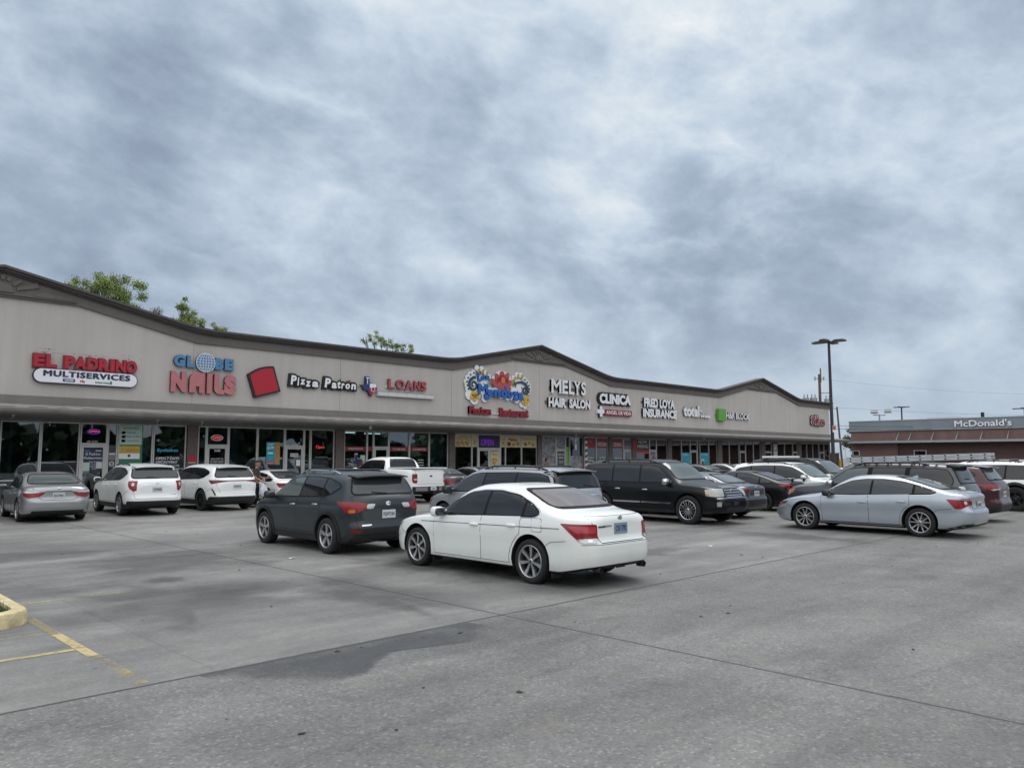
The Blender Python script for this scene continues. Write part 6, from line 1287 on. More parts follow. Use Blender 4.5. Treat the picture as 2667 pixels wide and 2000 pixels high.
c.windows('glass_dark'); c.screens('glass_light', bw=.76, tw_=.66); c.doors('body'); c.mirror(); c.wheels(5, 'alloy', 'twin'); c.rails('trim_black', -1.5, .3); c.corner('headlight', [([(-.45, .98), (.0, .94), (.34, .90), (.34, .80), (.0, .80), (-.35, .88)], 'lamp_head'), ([(-.45, .97), (-.28, .95), (-.28, .88), (-.38, .90)], 'lamp_amber')], 1); c.grille(.62, .90, .5, 'trim_black', 3); c.plate(.5, '', 'plate_white', 0, 1); c.spoiler(None, .14, .66)
c = Car('large_suv', 'black vehicle with a long white bar along its roof, nose to the viewer', 'wagon', (32.05, 14.55), R(-90), 'paint_black', 5.3, 1.87, 2.0, 3.05, .95, .40, z0=.28, trim=.40, cat='suv', group=ROW, tum=.30)
c.windows('glass_dark', lights=['glass_mid', 'glass_dark', 'glass_dark']); c.screens('glass_light', bw=.78, tw_=.68); c.doors('body'); c.mirror('trim_black', sz=(.10, .14, .13)); c.wheels(6); c.rails('trim_black', -1.8, .4, False, .05); c.grille(.72, 1.05, .5, 'trim_black', 3); c.corner('headlight', [([(-.3, 1.0), (.3, 1.0), (.3, .78), (-.3, .8)], 'lamp_head')], 1)
q = MB(); q.box(-1.72, -.10, -.74, -.60, 1.885, 1.965); q.build('roof_bar', 'white', c.root)
c = Car('sedan', 'white car whose roof shows between the roof-bar vehicle and the grey ladder vehicle', 'sedan', (35.3, 14.4), R(90), 'paint_white', 4.8, 1.45, 1.82, 2.75, .95, .33, group=ROW); c.windows('glass_mid'); c.screens('glass_mid'); c.doors('body'); c.wheels(5); c.mirror()

# -- near right row
c = Car('sedan', 'pale blue-silver sedan seen side on at the right with red tail lamps', 'fastback', (21.0, 7.78), R(90), 'paint_blue_silver', 4.92, 1.465, 1.855, 2.83, .97, .345, z0=.18, trim=.225, group=ROW)
c.windows('glass_mid', chrome='chrome', lights=['glass_mid', 'glass_mid', 'glass_dark']); c.screens('glass_mid', rgl='glass_light', rbw=.74, rtw=.60); c.doors('body', hz=.15); c.mirror('trim_black'); c.wheels(5, 'alloy', 'twin', .70); c.lid([(-.5, .70), (.5, .70), (.60, .90), (.66, 1.05), (-.66, 1.05), (-.60, .90)]); c.antenna(-1.0)
c.corner('taillight', [([(-.50, .92), (-.10, .91), (.34, .88), (.34, .80), (.10, .77), (-.12, .70), (-.30, .70)], 'lamp_red'), ([(-.02, .88), (.10, .87), (.08, .80), (-.02, .80)], 'lamp_clear')], -1); c.plate(.78, 'NVR*6385'); c.band('rear_lower_trim', .22, .32, 'trim_black', -1, .80)
c.corner('rear_valance', [([(-.62, .19), (.30, .19), (.36, .36), (-.05, .345), (-.55, .235)], 'trim_black')], -1, .006); c.corner('headlight', [([(-.46, .74), (-.05, .70), (.30, .60), (.26, .54), (-.02, .60), (-.34, .66)], 'lamp_dark_red')], 1); c.side('sill_strip', [(-1.0, .262), (1.15, .262), (1.15, .245), (-1.0, .245)], 'trim_black', .008)
c.side('body_crease', [(1.0, .80), (-.1, .70), (-.95, .66), (-.95, .652), (-.1, .69), (1.0, .79)], 'paint_grey', .0062, grid=.2) if False else None
c = Car('minivan', 'grey family vehicle carrying an aluminium ladder on its roof', 'wagon', (23.93, 8.75), R(90), 'paint_taupe', 5.2, 1.765, 1.93, 3.0, .95, .36, z0=.24, trim=.34, cat='minivan', group=ROW, tum=.36)
c.windows('glass_mid', lights=['glass_light', 'glass_dark', 'glass_dark'], gap=.13); c.screens('glass_mid', rbw=.76, rtw=.66); c.doors('body'); c.mirror('chrome'); c.wheels(5); c.rails('trim_black', -1.6, .4, True, .05); c.spoiler('trim_black', .16, .66)
c.lid([(-.68, .6), (.68, .6), (.74, 1.18), (-.74, 1.18)], nm='tailgate'); c.corner('taillight', [([(-.1, 1.12), (.18, 1.12), (.2, .86), (-.05, .86)], 'lamp_clear')], -1); c.plate(.9, 'LTK*2750'); c.corner('headlight', [([(-.4, .95), (.0, .90), (.3, .84), (.3, .74), (-.1, .76)], 'lamp_clear'), ([(-.4, .94), (-.12, .91), (-.12, .80), (-.3, .82)], 'lamp_amber')], 1); c.wiper(1.3)
c = Car('crossover', 'maroon crossover at the right edge behind the pale blue sedan', 'suv', (26.62, 8.52), R(90), 'paint_maroon', 4.86, 1.72, 1.925, 2.79, .95, .38, z0=.22, trim=.38, group=ROW)
c.windows('glass_dark'); c.screens('glass_mid', rgl='glass_light', rbw=.78, rtw=.64); c.doors('body'); c.mirror(); c.wheels(5); c.spoiler('paint_maroon', .20, .66); c.rails('chrome', -1.4, .3)
c.lid([(-.66, .55), (.66, .55), (.74, 1.16), (-.74, 1.16)], nm='tailgate'); c.corner('taillight', [([(-.5, 1.12), (.46, 1.10), (.46, .98), (.0, .92), (-.3, 1.0)], 'lamp_red'), ([(-.1, .97), (.46, 1.0), (.46, .96), (.0, .93)], 'lamp_clear')], -1); c.plate(.82, 'GDF*7031'); c.band('lower_bumper', .25, .50, 'trim_black', -1, .92, .014); c.wiper(1.24)
c = Car('suv', 'white off-roader with big black wheels at the right edge', 'wagon', (33.0, 8.35), R(90), 'paint_white', 4.85, 1.78, 1.95, 2.79, .92, .43, z0=.30, trim=.50, group=ROW, tum=.26)
c.windows('glass_dark'); c.screens('glass_dark'); c.doors('trim_black'); c.mirror(); c.wheels(5, 'alloy_dark', 'wedge', .58, .26, .02); c.arches('trim_black', .09, .03); c.rails('trim_black', -1.5, .3, True)
c.corner('taillight', [([(-.1, 1.12), (.14, 1.12), (.14, .86), (-.1, .86)], 'lamp_red')], -1); c.plate(.85, 'BNX*1148'); c.band('lower_bumper', .35, .56, 'trim_black', -1, .92, .02)
c = Car('suv', 'red vehicle with a loaded roof rack showing above the white off-roader', 'wagon', (38.6, 9.0), R(90), 'paint_red', 4.9, 1.84, 1.93, 2.8, .92, .39, z0=.26, trim=.40, group=ROW); c.windows('glass_dark'); c.screens('glass_dark'); c.doors('body'); c.mirror(); c.wheels(5); c.rails('trim_black', -1.5, .3, True, .07)

# ladder lying on the roof rack
lx, ly, lz = 23.42, 7.5, 1.80
t_ = empty('ladder', (lx, ly, lz), 'long aluminium extension ladder lying on the grey roof rack', 'ladder'); t_.rotation_euler = (R(-1.9), 0, 0)
for k, dz in ((0, 0.0), (1, .085)):
    for sg in (-1, 1):
        q = MB(); xx = sg * (.20 - .02 * k); q.box(xx - .012, xx + .012, -1.88, 1.88, dz, dz + .075); q.build('rail', 'ladder_metal', t_)
for i in range(12):
    y = -1.75 + i * .318
    q = MB()
    for dz in (.04, .125):
        q.tube([(-.2285, y, dz), (.2285, y, dz)], .020, 8, 0, True, False); 
        for sg in (-1, 1): q.lathe([(0, sg * .2290), (.0205, sg * .2290), (.0205, sg * .216)], (0, y, dz), 'x', 10, 1)
    q.build('rung', ['ladder_metal', 'black'], t_)
# ------------------------------------------------------------------ people
mat('skin_dark', (.12, .06, .04), .55); mat('skin_tan', (.33, .18, .12), .55); mat('tee_olive', (.045, .042, .03), .9, var=.3, vscale=8); mat('trousers_black', (.012, .012, .014), .9); mat('cap_grey', (.035, .033, .036), .9); mat('hair_black', (.010, .008, .008), .6); mat('bag_white', (.62, .64, .70), .35, var=.15, vscale=9, bump=.4, bscale=14); mat('shoe', (.02, .02, .02), .6); mat('shirt_rust', (.20, .09, .06), .9)
def skel(name, V, E_, m, parent, sub=1):
    me = bpy.data.meshes.new(name); me.from_pydata([v[:3] for v in V], E_, []); ob = bpy.data.objects.new(name, me); COL.objects.link(ob)
    md = ob.modifiers.new('s', 'SKIN'); md.use_smooth_shade = True
    if not me.skin_vertices: bpy.context.view_layer.update()
    sv = me.skin_vertices[0].data if me.skin_vertices else me.attributes
    for i, v in enumerate(V): sv[i].radius = (v[3], v[4] if len(v) > 4 else v[3]); sv[i].use_root = (i == 0)
    s2 = ob.modifiers.new('u', 'SUBSURF'); s2.levels = sub; s2.render_levels = sub
    dg = bpy.context.evaluated_depsgraph_get(); nm_ = bpy.data.meshes.new_from_object(ob.evaluated_get(dg)); ob.modifiers.clear(); ob.data = nm_
    for p in nm_.polygons: p.use_smooth = True
    nm_.materials.clear(); nm_.materials.append(M[m]); ob.parent = parent; return ob
def person(pos, rz, label, skin, shirt, trousers, cap, scale=1.0):
    t = empty('person', pos, label, 'person', None, rz); t.scale = (scale,) * 3
    V = [(0, 0, .95, .12, .15), (0, 0, 1.12, .11, .145), (.01, 0, 1.30, .12, .165), (.01, 0, 1.42, .09, .13), (.02, 0, 1.50, .052), (.04, 0, 1.58, .058),
         (0, .10, .90, .085), (.06, .11, .50, .055), (.0, .12, .10, .040), (.16, .13, .045, .035),
         (0, -.10, .90, .085), (-.02, -.11, .50, .055), (-.14, -.12, .10, .040), (.02, -.13, .045, .035),
         (.01, .19, 1.40, .055), (.06, .23, 1.14, .043), (.32, .16, 1.10, .034), (.44, .14, 1.12, .030),
         (.01, -.19, 1.40, .055), (.02, -.24, 1.13, .043), (.26, -.22, 1.00, .034), (.38, -.20, .93, .030)]
    E_ = [(0, 1), (1, 2), (2, 3), (3, 4), (4, 5), (0, 6), (6, 7), (7, 8), (8, 9), (0, 10), (10, 11), (11, 12), (12, 13), (3, 14), (14, 15), (15, 16), (16, 17), (3, 18), (18, 19), (19, 20), (20, 21)]
    for base, dirv in ((17, (1, 0, .05)), (21, (.9, 0, -.42))):            # five fingers each, unequal, slightly bent
        b = Vector(V[base][:3]); d = Vector(dirv).normalized(); side_ = Vector((0, 1, 0)); upv = d.cross(side_)
        for k, (o, ln) in enumerate(((-.028, .058), (-.010, .070), (.010, .074), (.028, .066))):
            i = len(V); p1 = b + d * .05 + side_ * o; p2 = p1 + d * ln * .55; p3 = p2 + d * ln * .45 + upv * .018
            V += [(*p1, .011), (*p2, .0095), (*p3, .008)]; E_ += [(base, i), (i, i + 1), (i + 1, i + 2)]
        i = len(V); s_ = 1 if base == 17 else -1; p1 = b + d * .01 - side_ * .035 * s_; p2 = p1 + d * .035 - side_ * .022 * s_; V += [(*p1, .012), (*p2, .009)]; E_ += [(base, i), (i, i + 1)]
    body = skel('body', V, E_, skin, t, 1)
    # head joined into the body's own surface
    q = MB(); q.blob((.05, 0, 1.675), (.098, .078, .122), 2.2, 12); q.blob((.075, 0, 1.61), (.062, .055, .055), 2, 8); q.blob((.148, 0, 1.665), (.020, .014, .022), 2, 6)
    for sg in (-1, 1): q.blob((.04, sg * .080, 1.67), (.022, .012, .034), 2, 6)
    hv = bmesh.new(); hv.from_mesh(body.data); o_ = len(hv.verts); nv = [hv.verts.new(v) for v in q.v]
    for f in q.f:
        try: ff = hv.faces.new([nv[i] for i in dict.fromkeys(f)]); ff.smooth = True
        except ValueError: pass
    hv.to_mesh(body.data); hv.free()
    q = MB()
    for sg in (-1, 1): q.blob((.136, sg * .032, 1.69), (.010, .014, .008), 2, 5)
    q.box(.135, .142, -.022, .022, 1.618, 1.626); q.build('eyes_and_mouth', 'hair_black', t)
    if cap:
        q = MB(); q.blob((.04, 0, 1.735), (.106, .088, .075), 2.2, 10); q.box(.10, .215, -.065, .065, 1.715, 1.728); q.build('cap', 'cap_grey', t)
    else:
        q = MB(); q.blob((.025, 0, 1.725), (.105, .090, .095), 2.2, 10); q.blob((-.02, 0, 1.66), (.07, .082, .09), 2.2, 8); q.build('hair', 'hair_black', t)
    SV = [(0, 0, .90, .135, .17), (0, 0, 1.12, .125, .162), (.01, 0, 1.30, .135, .182), (.01, 0, 1.43, .10, .14), (.02, 0, 1.475, .065), (.01, .20, 1.405, .075), (.045, .235, 1.20, .062), (.01, -.20, 1.405, .075), (.018, -.24, 1.20, .062)]
    skel('shirt', SV, [(0, 1), (1, 2), (2, 3), (3, 4), (3, 5), (5, 6), (3, 7), (7, 8)], shirt, t)
    TV = [(0, 0, .96, .125, .155), (0, .10, .86, .098), (.06, .11, .50, .072), (.0, .12, .09, .058), (0, -.10, .86, .098), (-.02, -.11, .50, .072), (-.14, -.12, .09, .058)]
    skel('trousers', TV, [(0, 1), (1, 2), (2, 3), (0, 4), (4, 5), (5, 6)], trousers, t)
    q = MB()
    for x, y in ((.07, .125), (-.07, -.125)): q.blob((x, y, .045), (.14, .052, .048), 2.6, 8)
    q.build('shoes', 'shoe', t)
    return t
p1 = person((13.86, 28.0, 0), R(-40), 'man in an olive tee and dark cap with both forearms stretched out', 'skin_tan', 'tee_olive', 'trousers_black', True, 1.0)
# the carrier bag hangs from his wrist
bx, by = 13.86 + .12, 28.0 - .36
t_ = empty('carrier_bag', (bx, by, .42), 'white plastic carrier bag hanging from the man\'s arm', 'bag')
q = MB(); n = 20; rings = []
for z, rx_, ry_ in ((.0, .10, .06), (.03, .165, .10), (.15, .18, .12), (.30, .15, .10), (.42, .09, .06), (.52, .035, .025), (.58, .022, .018)):
    rings.append([(rx_ * math.cos(2 * PI * k / n) * (1 + .06 * math.sin(5 * k + z * 20)), ry_ * math.sin(2 * PI * k / n) * (1 + .08 * math.sin(3 * k + z * 31)), z) for k in range(n)])
vs = [p for r_ in rings for p in r_]; fs = [(i * n + k, i * n + (k + 1) % n, (i + 1) * n + (k + 1) % n, (i + 1) * n + k) for i in range(len(rings) - 1) for k in range(n)] + [tuple(range(n))[::-1]]
q.add(vs, fs, 0, True); q.build('bag_body', 'bag_white', t_); q = MB(); q.tube([(-.02, 0, .57), (-.045, 0, .64), (0, .0, .69), (.045, 0, .64), (.02, 0, .57)], .012, 8); q.build('handles', 'bag_white', t_)
person((35.45, 32.9, .15), R(-70), 'dark-haired person standing on the walk by the fourth brick pier', 'skin_tan', 'shirt_rust', 'trousers_black', False, .93)

# ------------------------------------------------------------------ trees behind the shops
def leaf_mat(name, a, b):
    m = bpy.data.materials.new(name); m.use_nodes = True; M[name] = m; t = NT(m.node_tree); p = t.n['Principled BSDF']
    g_ = t.node('ShaderNodeNewGeometry'); f = t.noise(g_.outputs['Position'], .9, 4, .6); r_ = g_.outputs['Random Per Island']
    t.link(t.ramp(t.math('ADD', t.math('MULTIPLY', f, .6), t.math('MULTIPLY', r_, .4)), [(.3, a), (.7, b)]), p.inputs['Base Color']); p.inputs['Roughness'].default_value = .7
leaf_mat('leaf_spring', (.10, .15, .035), (.36, .43, .14)); leaf_mat('leaf_dark', (.03, .05, .028), (.10, .14, .075)); mat('bark', (.09, .075, .06), .95, var=.3); mat('twig', (.12, .10, .085), .95)
def tree(x, y, h, clumps, label, nleaf=900, ls=.16, leaf='leaf_spring', group='trees rising behind the shop row', twigs=12, seed=1):
    rnd = random.Random(seed); t = empty('tree', (x, y, 0), label, 'tree', group)
    q = MB(); topz = max(c[2] for c in clumps)
    q.tube([(0, 0, 0), (.1, .0, h * .35), (-.05, .1, h * .6), (.05, 0, h * .78)], [.26, .20, .14, .07], 9); q.build('trunk', 'bark', t)
    br = MB(); lf = MB()
    for cx, cy, cz, r_ in clumps:
        z0_ = h * rnd.uniform(.42, .62); mid = ((cx) * .45, cy * .45, z0_ + (cz - z0_) * .55)
        br.tube([(0, 0, z0_), mid, (cx, cy, cz)], [.075, .05, .022], 6)
        for k in range(twigs):
            d = Vector((rnd.gauss(0, 1), rnd.gauss(0, 1), rnd.gauss(.5, .8))).normalized(); s0 = Vector(mid).lerp(Vector((cx, cy, cz)), rnd.uniform(.5, 1)); e = Vector((cx, cy, cz)) + d * r_ * rnd.uniform(.75, 1.25) + Vector((0, 0, rnd.uniform(0, .35) * r_))
            br.tube([s0, s0.lerp(e, .5) + Vector((rnd.uniform(-.08, .08), rnd.uniform(-.08, .08), .05)), e], [.018, .012, .006], 4, cap=False)
        n = int(5.0 * nleaf * r_ ** 1.7)
        sub = [Vector((cx, cy, cz)) + Vector((rnd.gauss(0, .55), rnd.gauss(0, .55), rnd.gauss(0, .5))) * r_ for _ in range(max(4, int(10 * r_)))]
        for k in range(n):
            s_ = rnd.choice(sub); p = s_ + Vector((rnd.gauss(0, .2), rnd.gauss(0, .2), rnd.gauss(0, .17))) * max(.5, r_) ; a = Vector((rnd.gauss(0, 1), rnd.gauss(0, 1), rnd.gauss(0, .7))).normalized(); b = a.orthogonal().normalized(); b = (b * math.cos(k) + a.cross(b) * math.sin(k)); l = ls * rnd.uniform(.6, 1.25)
            lf.add([p - a * l * .5, p + b * l * .32, p + a * l * .5, p - b * l * .32], [(0, 1, 2, 3)])
    br.build('branches', 'twig', t)
    if lf.v: lf.build('crown', leaf, t)
    return t
tree(16.6, 55.5, 12.5, [(-2.3, 0, 12.7, .75), (-1.5, .3, 12.95, .85), (-.6, -.2, 13.3, .8), (.3, .2, 13.5, .95), (1.0, 0, 13.1, .95), (.5, .5, 12.2, 1.0), (-1.0, 0, 11.6, 1.1), (1.4, -.2, 11.6, .8), (-2.6, .2, 11.2, .9), (.2, .3, 10.4, 1.1), (1.9, 0, 11.0, .65)], 'broad spring green tree behind the left gable slope, largest of the trees', 620, .12, seed=2)
tree(21.3, 55.5, 11.5, [(.1, 0, 12.55, .5), (.5, .1, 12.1, .7), (1.0, 0, 11.6, .7), (-.3, 0, 11.5, .55), (.6, 0, 11.0, .8), (1.3, .2, 11.1, .5)], 'small half-bare green tree right of the broad one', 520, .115, seed=5)
tree(20.0, 56.5, 11.5, [(-.2, 0, 12.2, .35), (.2, 0, 12.3, .3), (-.9, 0, 11.7, .3)], 'leafless twiggy tree between two green ones', 40, .14, seed=9, twigs=26)
tree(24.2, 55.5, 10.2, [(-.2, 0, 11.35, .4), (.35, 0, 11.2, .45), (.9, 0, 11.0, .3)], 'lowest treetop just above the end of the left roof slope', 420, .11, seed=12)
tree(39.4, 55.5, 11.0, [(-2.6, 0, 11.9, .3), (-1.6, .1, 11.9, .5), (-.8, 0, 12.2, .55), (-.1, 0, 11.9, .6), (.8, 0, 11.8, .5), (1.6, 0, 11.75, .55), (2.4, 0, 11.5, .5)], 'sparse treetop above the roof left of the middle gable', 330, .11, seed=15, twigs=9)
tree(122, 47.0, 6.2, [(0, 0, 5.6, 1.3), (.8, -.8, 4.6, 1.4), (-.6, .6, 4.2, 1.4), (.2, 0, 3.2, 1.3)], 'green tree in the gap between the shop row and the brick restaurant', 420, .28, 'leaf_dark', seed=18)

# a wood across the road behind the viewer, mirrored in the shop glass
rnd = random.Random(31); lf = MB()
for k in range(7200):
    x = rnd.uniform(-70, 130) if k % 10 < 7 else rnd.uniform(-62, -52); side_w = k % 10 >= 7; hgt = 7.5 + 2.5 * math.sin(x * .13) + 1.8 * math.sin(x * .41 + 1); z = hgt * rnd.random() ** .75; y = rnd.uniform(-46, 60) if side_w else -48 + rnd.uniform(-4, 4) + 2 * math.sin(x * .3); l = rnd.uniform(.8, 1.9)
    a = Vector((rnd.gauss(0, 1), rnd.gauss(0, 1), rnd.gauss(0, 1))).normalized(); b = a.orthogonal().normalized()
    lf.add([(x - a.x * l, y - a.y * l, z - a.z * l), (x + b.x * l * .6, y + b.y * l * .6, z + b.z * l * .6), (x + a.x * l, y + a.y * l, z + a.z * l), (x - b.x * l * .6, y - b.y * l * .6, z - b.z * l * .6)], [(0, 1, 2, 3)])
tag(lf.build('far_wood', 'leaf_dark'), 'dark belt of trees across the road, mirrored in the shop windows', 'wood', kind='stuff')

# ------------------------------------------------------------------ lot light, poles
mat('pole_bronze', (.045, .038, .036), .55, .3, var=.2); mat('wood_pole', (.10, .075, .055), .95, var=.3); mat('galv', (.30, .32, .33), .5, .4, var=.15); mat('bollard_yellow', (.42, .29, .05), .6, var=.2)
t_ = empty('lot_light', (42.9, 18.05, 0), 'tall dark lot light with four flat heads right of the shop row', 'light pole')
q = MB(); q.tube([(0, 0, 0), (0, 0, .75)], .28, 18, 1); q.tube([(0, 0, .75), (0, 0, 8.38)], [.115, .075], 4, 0, False); q.build('shaft', ['pole_bronze', 'concrete_walk'], t_)
for k in range(4):
    a = k * PI / 2; c_, s_ = math.cos(a), math.sin(a); q = MB(); 
    def tr(x, y, z): return (x * c_ - y * s_, x * s_ + y * c_, z)
    for x0, x1, w_, z0_, z1_ in ((.05, .28, .05, 8.32, 8.40), (.28, .92, .19, 8.34, 8.43), (.34, .80, .15, 8.43, 8.47)):
        q.add([tr(x0, -w_, z0_), tr(x1, -w_, z0_), tr(x1, w_, z0_), tr(x0, w_, z0_), tr(x0, -w_, z1_), tr(x1, -w_ * .8, z1_), tr(x1, w_ * .8, z1_), tr(x0, w_, z1_)], [(0, 3, 2, 1), (4, 5, 6, 7), (0, 1, 5, 4), (1, 2, 6, 5), (2, 3, 7, 6), (3, 0, 4, 7)])
    q.build('lamp_head', 'pole_bronze', t_)
t2 = empty('pole_sign', (42.80, 17.93, 3.3), 'small white and red notice strapped to the lot light shaft', 'sign'); d_ = Vector((-.70, -.71, 0)); r_v = Vector((.71, -.70, 0))
q = MB()
def sq(u0, u1, z0_, z1_, off, mi): q.add([tuple(d_ * off + r_v * u0 + Vector((0, 0, z0_))), tuple(d_ * off + r_v * u1 + Vector((0, 0, z0_))), tuple(d_ * off + r_v * u1 + Vector((0, 0, z1_))), tuple(d_ * off + r_v * u0 + Vector((0, 0, z1_)))], [(0, 1, 2, 3)], mi)
sq(-.06, .13, 0, .36, .02, 0); sq(-.05, .12, .13, .34, .025, 1); q.build('notice', ['white', 'coral'], t2)
# utility pole with transformers behind the row
ux, uy = 137.9, 60.0
t_ = empty('utility_pole', (ux, uy, 0), 'wooden utility pole with grey transformers behind the shop roof', 'utility pole')
q = MB(); q.tube([(0, 0, 0), (0, 0, 17.0)], [.32, .22], 12); q.build('pole', 'wood_pole', t_)
rv = Vector((.712, -.702, 0))
q = MB(); q.tube([rv * .25 + Vector((0, 0, 15.5)), rv * .25 + Vector((0, 0, 18.1))], .12, 8); q.build('top_bracket', 'wood_pole', t_)
for dx, zz, r_ in ((-2.6, 10.6, .55), (-1.2, 10.6, .62), (1.4, 10.4, .62)):
    o = rv * dx; q = MB(); q.tube([o + Vector((0, 0, zz)), o + Vector((0, 0, zz + 1.9))], r_, 18); q.tube([o + Vector((0, 0, zz + 1.9)), o + Vector((0, 0, zz + 2.05))], r_ * 1.06, 18)
    for k in (-.3, .3): q.tube([o + rv * k + Vector((0, 0, zz + 2.0)), o + rv * k + Vector((0, 0, zz + 2.7))], .07, 6, 1)
    q.build('transformer', ['galv', 'hub'], t_)
q = MB()
for z, a, b in ((16.2, -.9, .9), (13.6, -.1, 1.9), (11.2, -3.2, 2.4)): q.tube([rv * a + Vector((0, 0, z)), rv * b + Vector((0, 0, z))], .09, 6)
for dx, z in ((-.8, 16.2), (.8, 16.2), (1.8, 13.6)): q.tube([rv * dx + Vector((0, 0, z - .35)), rv * dx + Vector((0, 0, z + .35))], .12, 6)
q.build('crossarm', 'galv', t_)
t_ = empty('service_pole', (108.6, 44.9, 0), 'thin leaning pole just right of the shop row end', 'pole'); q = MB(); q.tube([(.4, -.3, 0), (0, 0, 9.0)], [.15, .11], 10); q.build('pole', 'wood_pole', t_); q = MB(); q.tube([(0, 0, 8.7), tuple(rv * -1.2 + Vector((0, 0, 8.95)))], .06, 6); q.blob(tuple(rv * -1.3 + Vector((0, 0, 8.9))), (.3, .3, .14), 2, 6); q.build('lamp_arm', 'galv', t_)
def wire(a, b, sag, label, r_=.018):
    a, b = Vector(a), Vector(b); q = MB(); q.tube([a.lerp(b, t) - Vector((0, 0, 4 * sag * t * (1 - t))) for t in np.linspace(0, 1, 17)], r_, 6, 0, True, False); return tag(q.build('cable', 'black'), label, 'cable', 'cables near the restaurant')
wire((80.3, 36, 5.42), (92.0, 29.6, 5.34), .12, 'upper black cable crossing in front of the grey roof band', .02); wire((80.3, 36, 5.1), (92.0, 27.6, 4.98), .18, 'lower black cable crossing in front of the grey roof band', .02)
wire((ux, uy, 16.2), (190, 30, 14.5), .8, 'faint high cable running right from the utility pole', .012); wire((108.6, 44.9, 8.9), (160, 20, 8.9), .5, 'faint cable running right from the thin leaning pole', .012)

# bollard, gate post, enclosure by the end of the row
t_ = empty('bollard', (85.4, 35.2, 0), 'yellow painted steel bollard beside the brick enclosure', 'bollard'); q = MB(); q.tube([(0, 0, 0), (0, 0, 1.62), (0, 0, 1.70), (0, 0, 1.74)], [.13, .13, .10, .03], 16); q.tube([(0, 0, 0), (0, 0, .05)], .2, 16); q.build('pipe', 'bollard_yellow', t_)
t_ = empty('gate_post', (85.7, 34.6, 0), 'thin white leaning post with a diagonal brace', 'post'); q = MB(); q.tube([(0, 0, 0), (-.05, .04, 2.85)], .075, 8); q.build('upright', 'white', t_); q = MB(); q.tube([(0, 0, 1.5), (.85, -.85, .45)], .045, 8); q.build('brace', 'white', t_)
t_ = empty('brick_enclosure', (88, 38, 0), 'low dark brick enclosure between the shop row and the restaurant', 'enclosure'); q = MB(); q.box(-5.2, 4, 0, .25, 0, 2.35); q.build('wall', 'dark_brick', t_); q = MB(); q.box(-5.25, 4.05, -.04, .29, 2.352, 2.45); q.build('coping', 'concrete_walk', t_)
t_ = empty('warning_sign', (83.0, 37.4, 0), 'red and white notice board at the end of the shop row', 'sign'); q = MB(); q.tube([(0, .1, 0), (0, .1, 3.1)], .05, 8); q.build('post', 'galv', t_); q = MB(); q.box(-.45, .45, .02, .06, 2.2, 3.1, 0); q.box(-.42, .42, .012, .018, 2.55, 2.9, 1); q.build('board', ['off_white', 'panel_red'], t_)

# ------------------------------------------------------------------ brick restaurant on the right
XR = 92.0
t_ = empty('brick_restaurant', (XR, 22, 0), 'low red brick restaurant with a grey roof band, beyond the parked cars', 'restaurant'); RO = (XR, 22, 0)
mat('roof_grey', (.20, .235, .265), .55, var=.1, vscale=.6); mat('awning_grey', (.30, .32, .34), .5, var=.1)
def rp(q, n, m, parent=None): return q.build(n, m, parent or t_, RO)
Y0r, Y1r = 2.0, 36.5
q = MB(); q.box(XR, XR + 20, 31.4, Y1r, 0, 4.95, 0); q.box(XR, XR + 20, Y0r, 31.397, 3.6, 4.95, 0); rp(q, 'brick_wall', 'red_brick')
q = MB(); q.box(XR + .25, XR + 20, Y0r, 31.397, 0, 3.6, 0); rp(q, 'recessed_wall', 'dark_brick')
q = MB(); q.box(XR - .15, XR + 20.1, Y0r, Y1r + .15, 4.95, 6.08); rp(q, 'roof_band', 'roof_grey'); q = MB(); q.box(XR - .20, XR - .15, Y0r, Y1r + .2, 6.02, 6.11); q.box(XR - .19, XR - .15, Y0r, Y1r + .18, 4.90, 5.0); rp(q, 'band_trim', 'awning_grey')
q = MB(); q.box(XR - 1.15, XR - .003, Y0r, Y1r, 3.53, 3.76); rp(q, 'awning', 'awning_grey')
q = MB()
for y in (31.2, 29.9, 27.6, 25.2, 22.9, 20.5, 18.1, 15.7): q.tube([(XR - 1.05, y, 3.76), (XR - .003, y, 4.62)], .05, 6)
o = rp(q, 'awning_rods', 'galv')
for a, b in ((35.6, 37.0 - .6), (28.5, 29.8)):
    q = MB(); x = XR if a > 31.4 else XR + .25
    for y0_, y1_, z0_, z1_ in ((a, b, 2.06, 2.13), (a, b, 2.62, 2.69), (a, a + .08, 2.13, 2.62), (b - .08, b, 2.13, 2.62)): q.box(x - .05, x - .002, y0_, y1_, z0_, z1_)
    f_ = rp(q, 'window', 'off_white'); q = MB(); q.box(x - .02, x - .004, a + .08, b - .08, 2.13, 2.62); rp(q, 'pane', 'glass_dark', f_)
q = MB(); q.box(96, 99, 26.2, 29.4, 6.08, 6.42); rp(q, 'roof_unit', 'off_white'); q = MB(); q.tube([(94, 23.3, 6.08), (94, 23.3, 6.72)], .17, 12); rp(q, 'vent_pipe', 'black')
s_ = empty('shop_sign', (XR - .15, 22.8, 5.15), 'white raised lettering on the grey roof band of the brick restaurant', 'sign')
q = MB(); add_text(q, "McDonald's", 0, 5.3, 0, .70, 0, .12, 0, 1, .03); q.v = [(y - .13, 2.65 - x, z) for x, y, z in q.v]; q.build('raised_lettering', ['white', 'dark_grey'], s_)
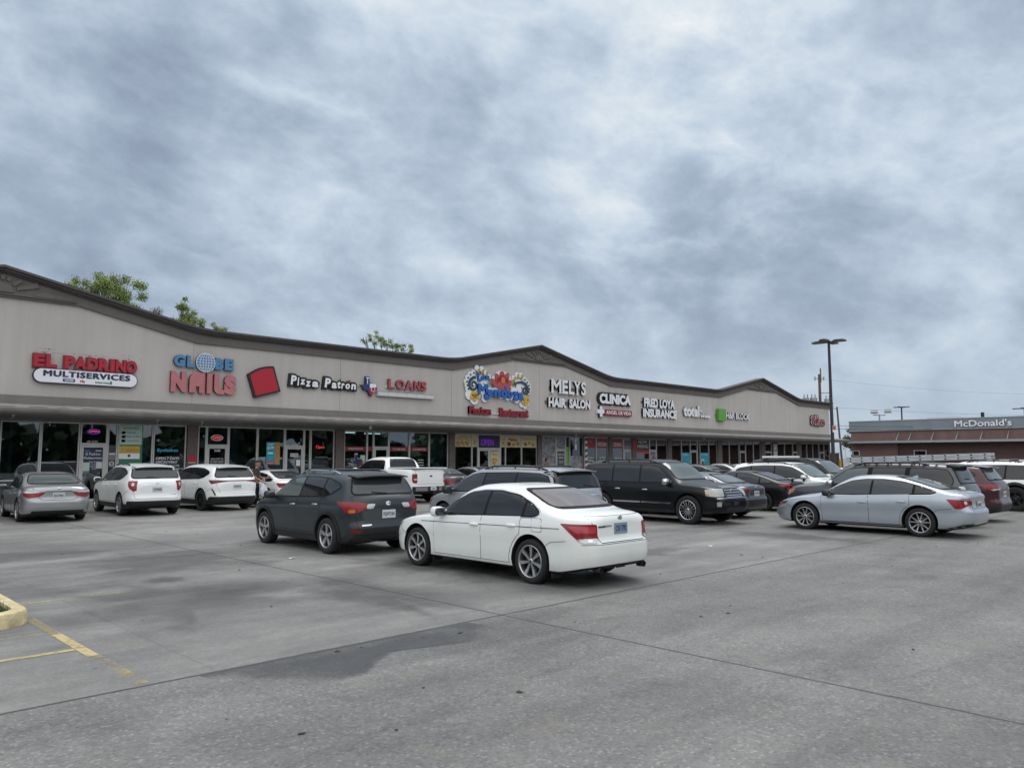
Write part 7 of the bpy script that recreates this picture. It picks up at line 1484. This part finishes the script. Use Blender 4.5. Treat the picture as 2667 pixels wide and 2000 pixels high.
# lamps beyond it
t_ = empty('floodlight_pole', (118, 42.6, 0), 'pole with two box floodlights above the brick restaurant roof', 'light pole'); q = MB(); q.tube([(0, 0, 0), (0, 0, 8.2)], .11, 10); q.tube([tuple(rv * -.9 + Vector((0, 0, 8.1))), tuple(rv * .9 + Vector((0, 0, 8.1)))], .07, 8); q.build('mast', 'galv', t_)
for dx, tl in ((-.75, 0), (1.25, 1)):
    q = MB(); o = rv * dx; q.box(o.x - .38, o.x + .38, o.y - .38, o.y + .38, 8.35 + .1 * tl, 8.82 + .15 * tl, 0); q.box(o.x - .40, o.x + .40, o.y - .40, o.y + .40, 8.33 + .1 * tl, 8.44 + .1 * tl, 1); q.build('floodlight', ['off_white', 'dark_grey'], t_)
for (x, y, h_, w_, lb) in ((118, 39.5, 9.07, 1.5, 'thin T-shaped light pole above the brick restaurant roof'), (118, 24.4, 8.2, 1.9, 'light pole cut by the right edge above the restaurant')):
    t_ = empty('light_pole', (x, y, 0), lb, 'light pole'); q = MB(); q.tube([(0, 0, 0), (0, 0, h_)], .10, 10); q.build('mast', 'pole_bronze', t_); q = MB(); q.box(-w_ * .7, w_ * .7, -.15, .15, h_, h_ + .12); q.box(-.15, .15, -w_ * .7, w_ * .7, h_ + .001, h_ + .119); q.build('lamp_head', 'pole_bronze', t_)

# ------------------------------------------------------------------ litter on the lot
rnd = random.Random(5)
for x, y, lb in ((14.75, 8.9, 'flat white scrap of paper on the pavement in front of the pale sedan'), (7.35, 13.4, 'tiny white scrap beside the dark grey crossover')):
    q = MB(); q.add([(x, y, .008), (x + .13, y + .03, .02), (x + .15, y + .12, .008), (x + .03, y + .10, .014)], [(0, 1, 2, 3)]); tag(q.build('paper_scrap', 'white'), lb, 'litter')
q = MB()
for k in range(110):
    x, y = rnd.uniform(-1, 24), rnd.uniform(2.0, 24); s0 = rnd.uniform(.008, .022); a = rnd.uniform(0, PI); q.add([(x + s0 * math.cos(a) * 1.8, y + s0 * math.sin(a) * 1.8, .006), (x - s0 * math.sin(a), y + s0 * math.cos(a), .006), (x - s0 * math.cos(a) * 1.8, y - s0 * math.sin(a) * 1.8, .006), (x + s0 * math.sin(a), y - s0 * math.cos(a), .006), (x, y, .006 + s0 * .6)], [(0, 1, 4), (1, 2, 4), (2, 3, 4), (3, 0, 4)])
tag(q.build('leaf_litter', 'soil'), 'scattered dark specks of leaf litter on the pavement', 'litter', kind='stuff')
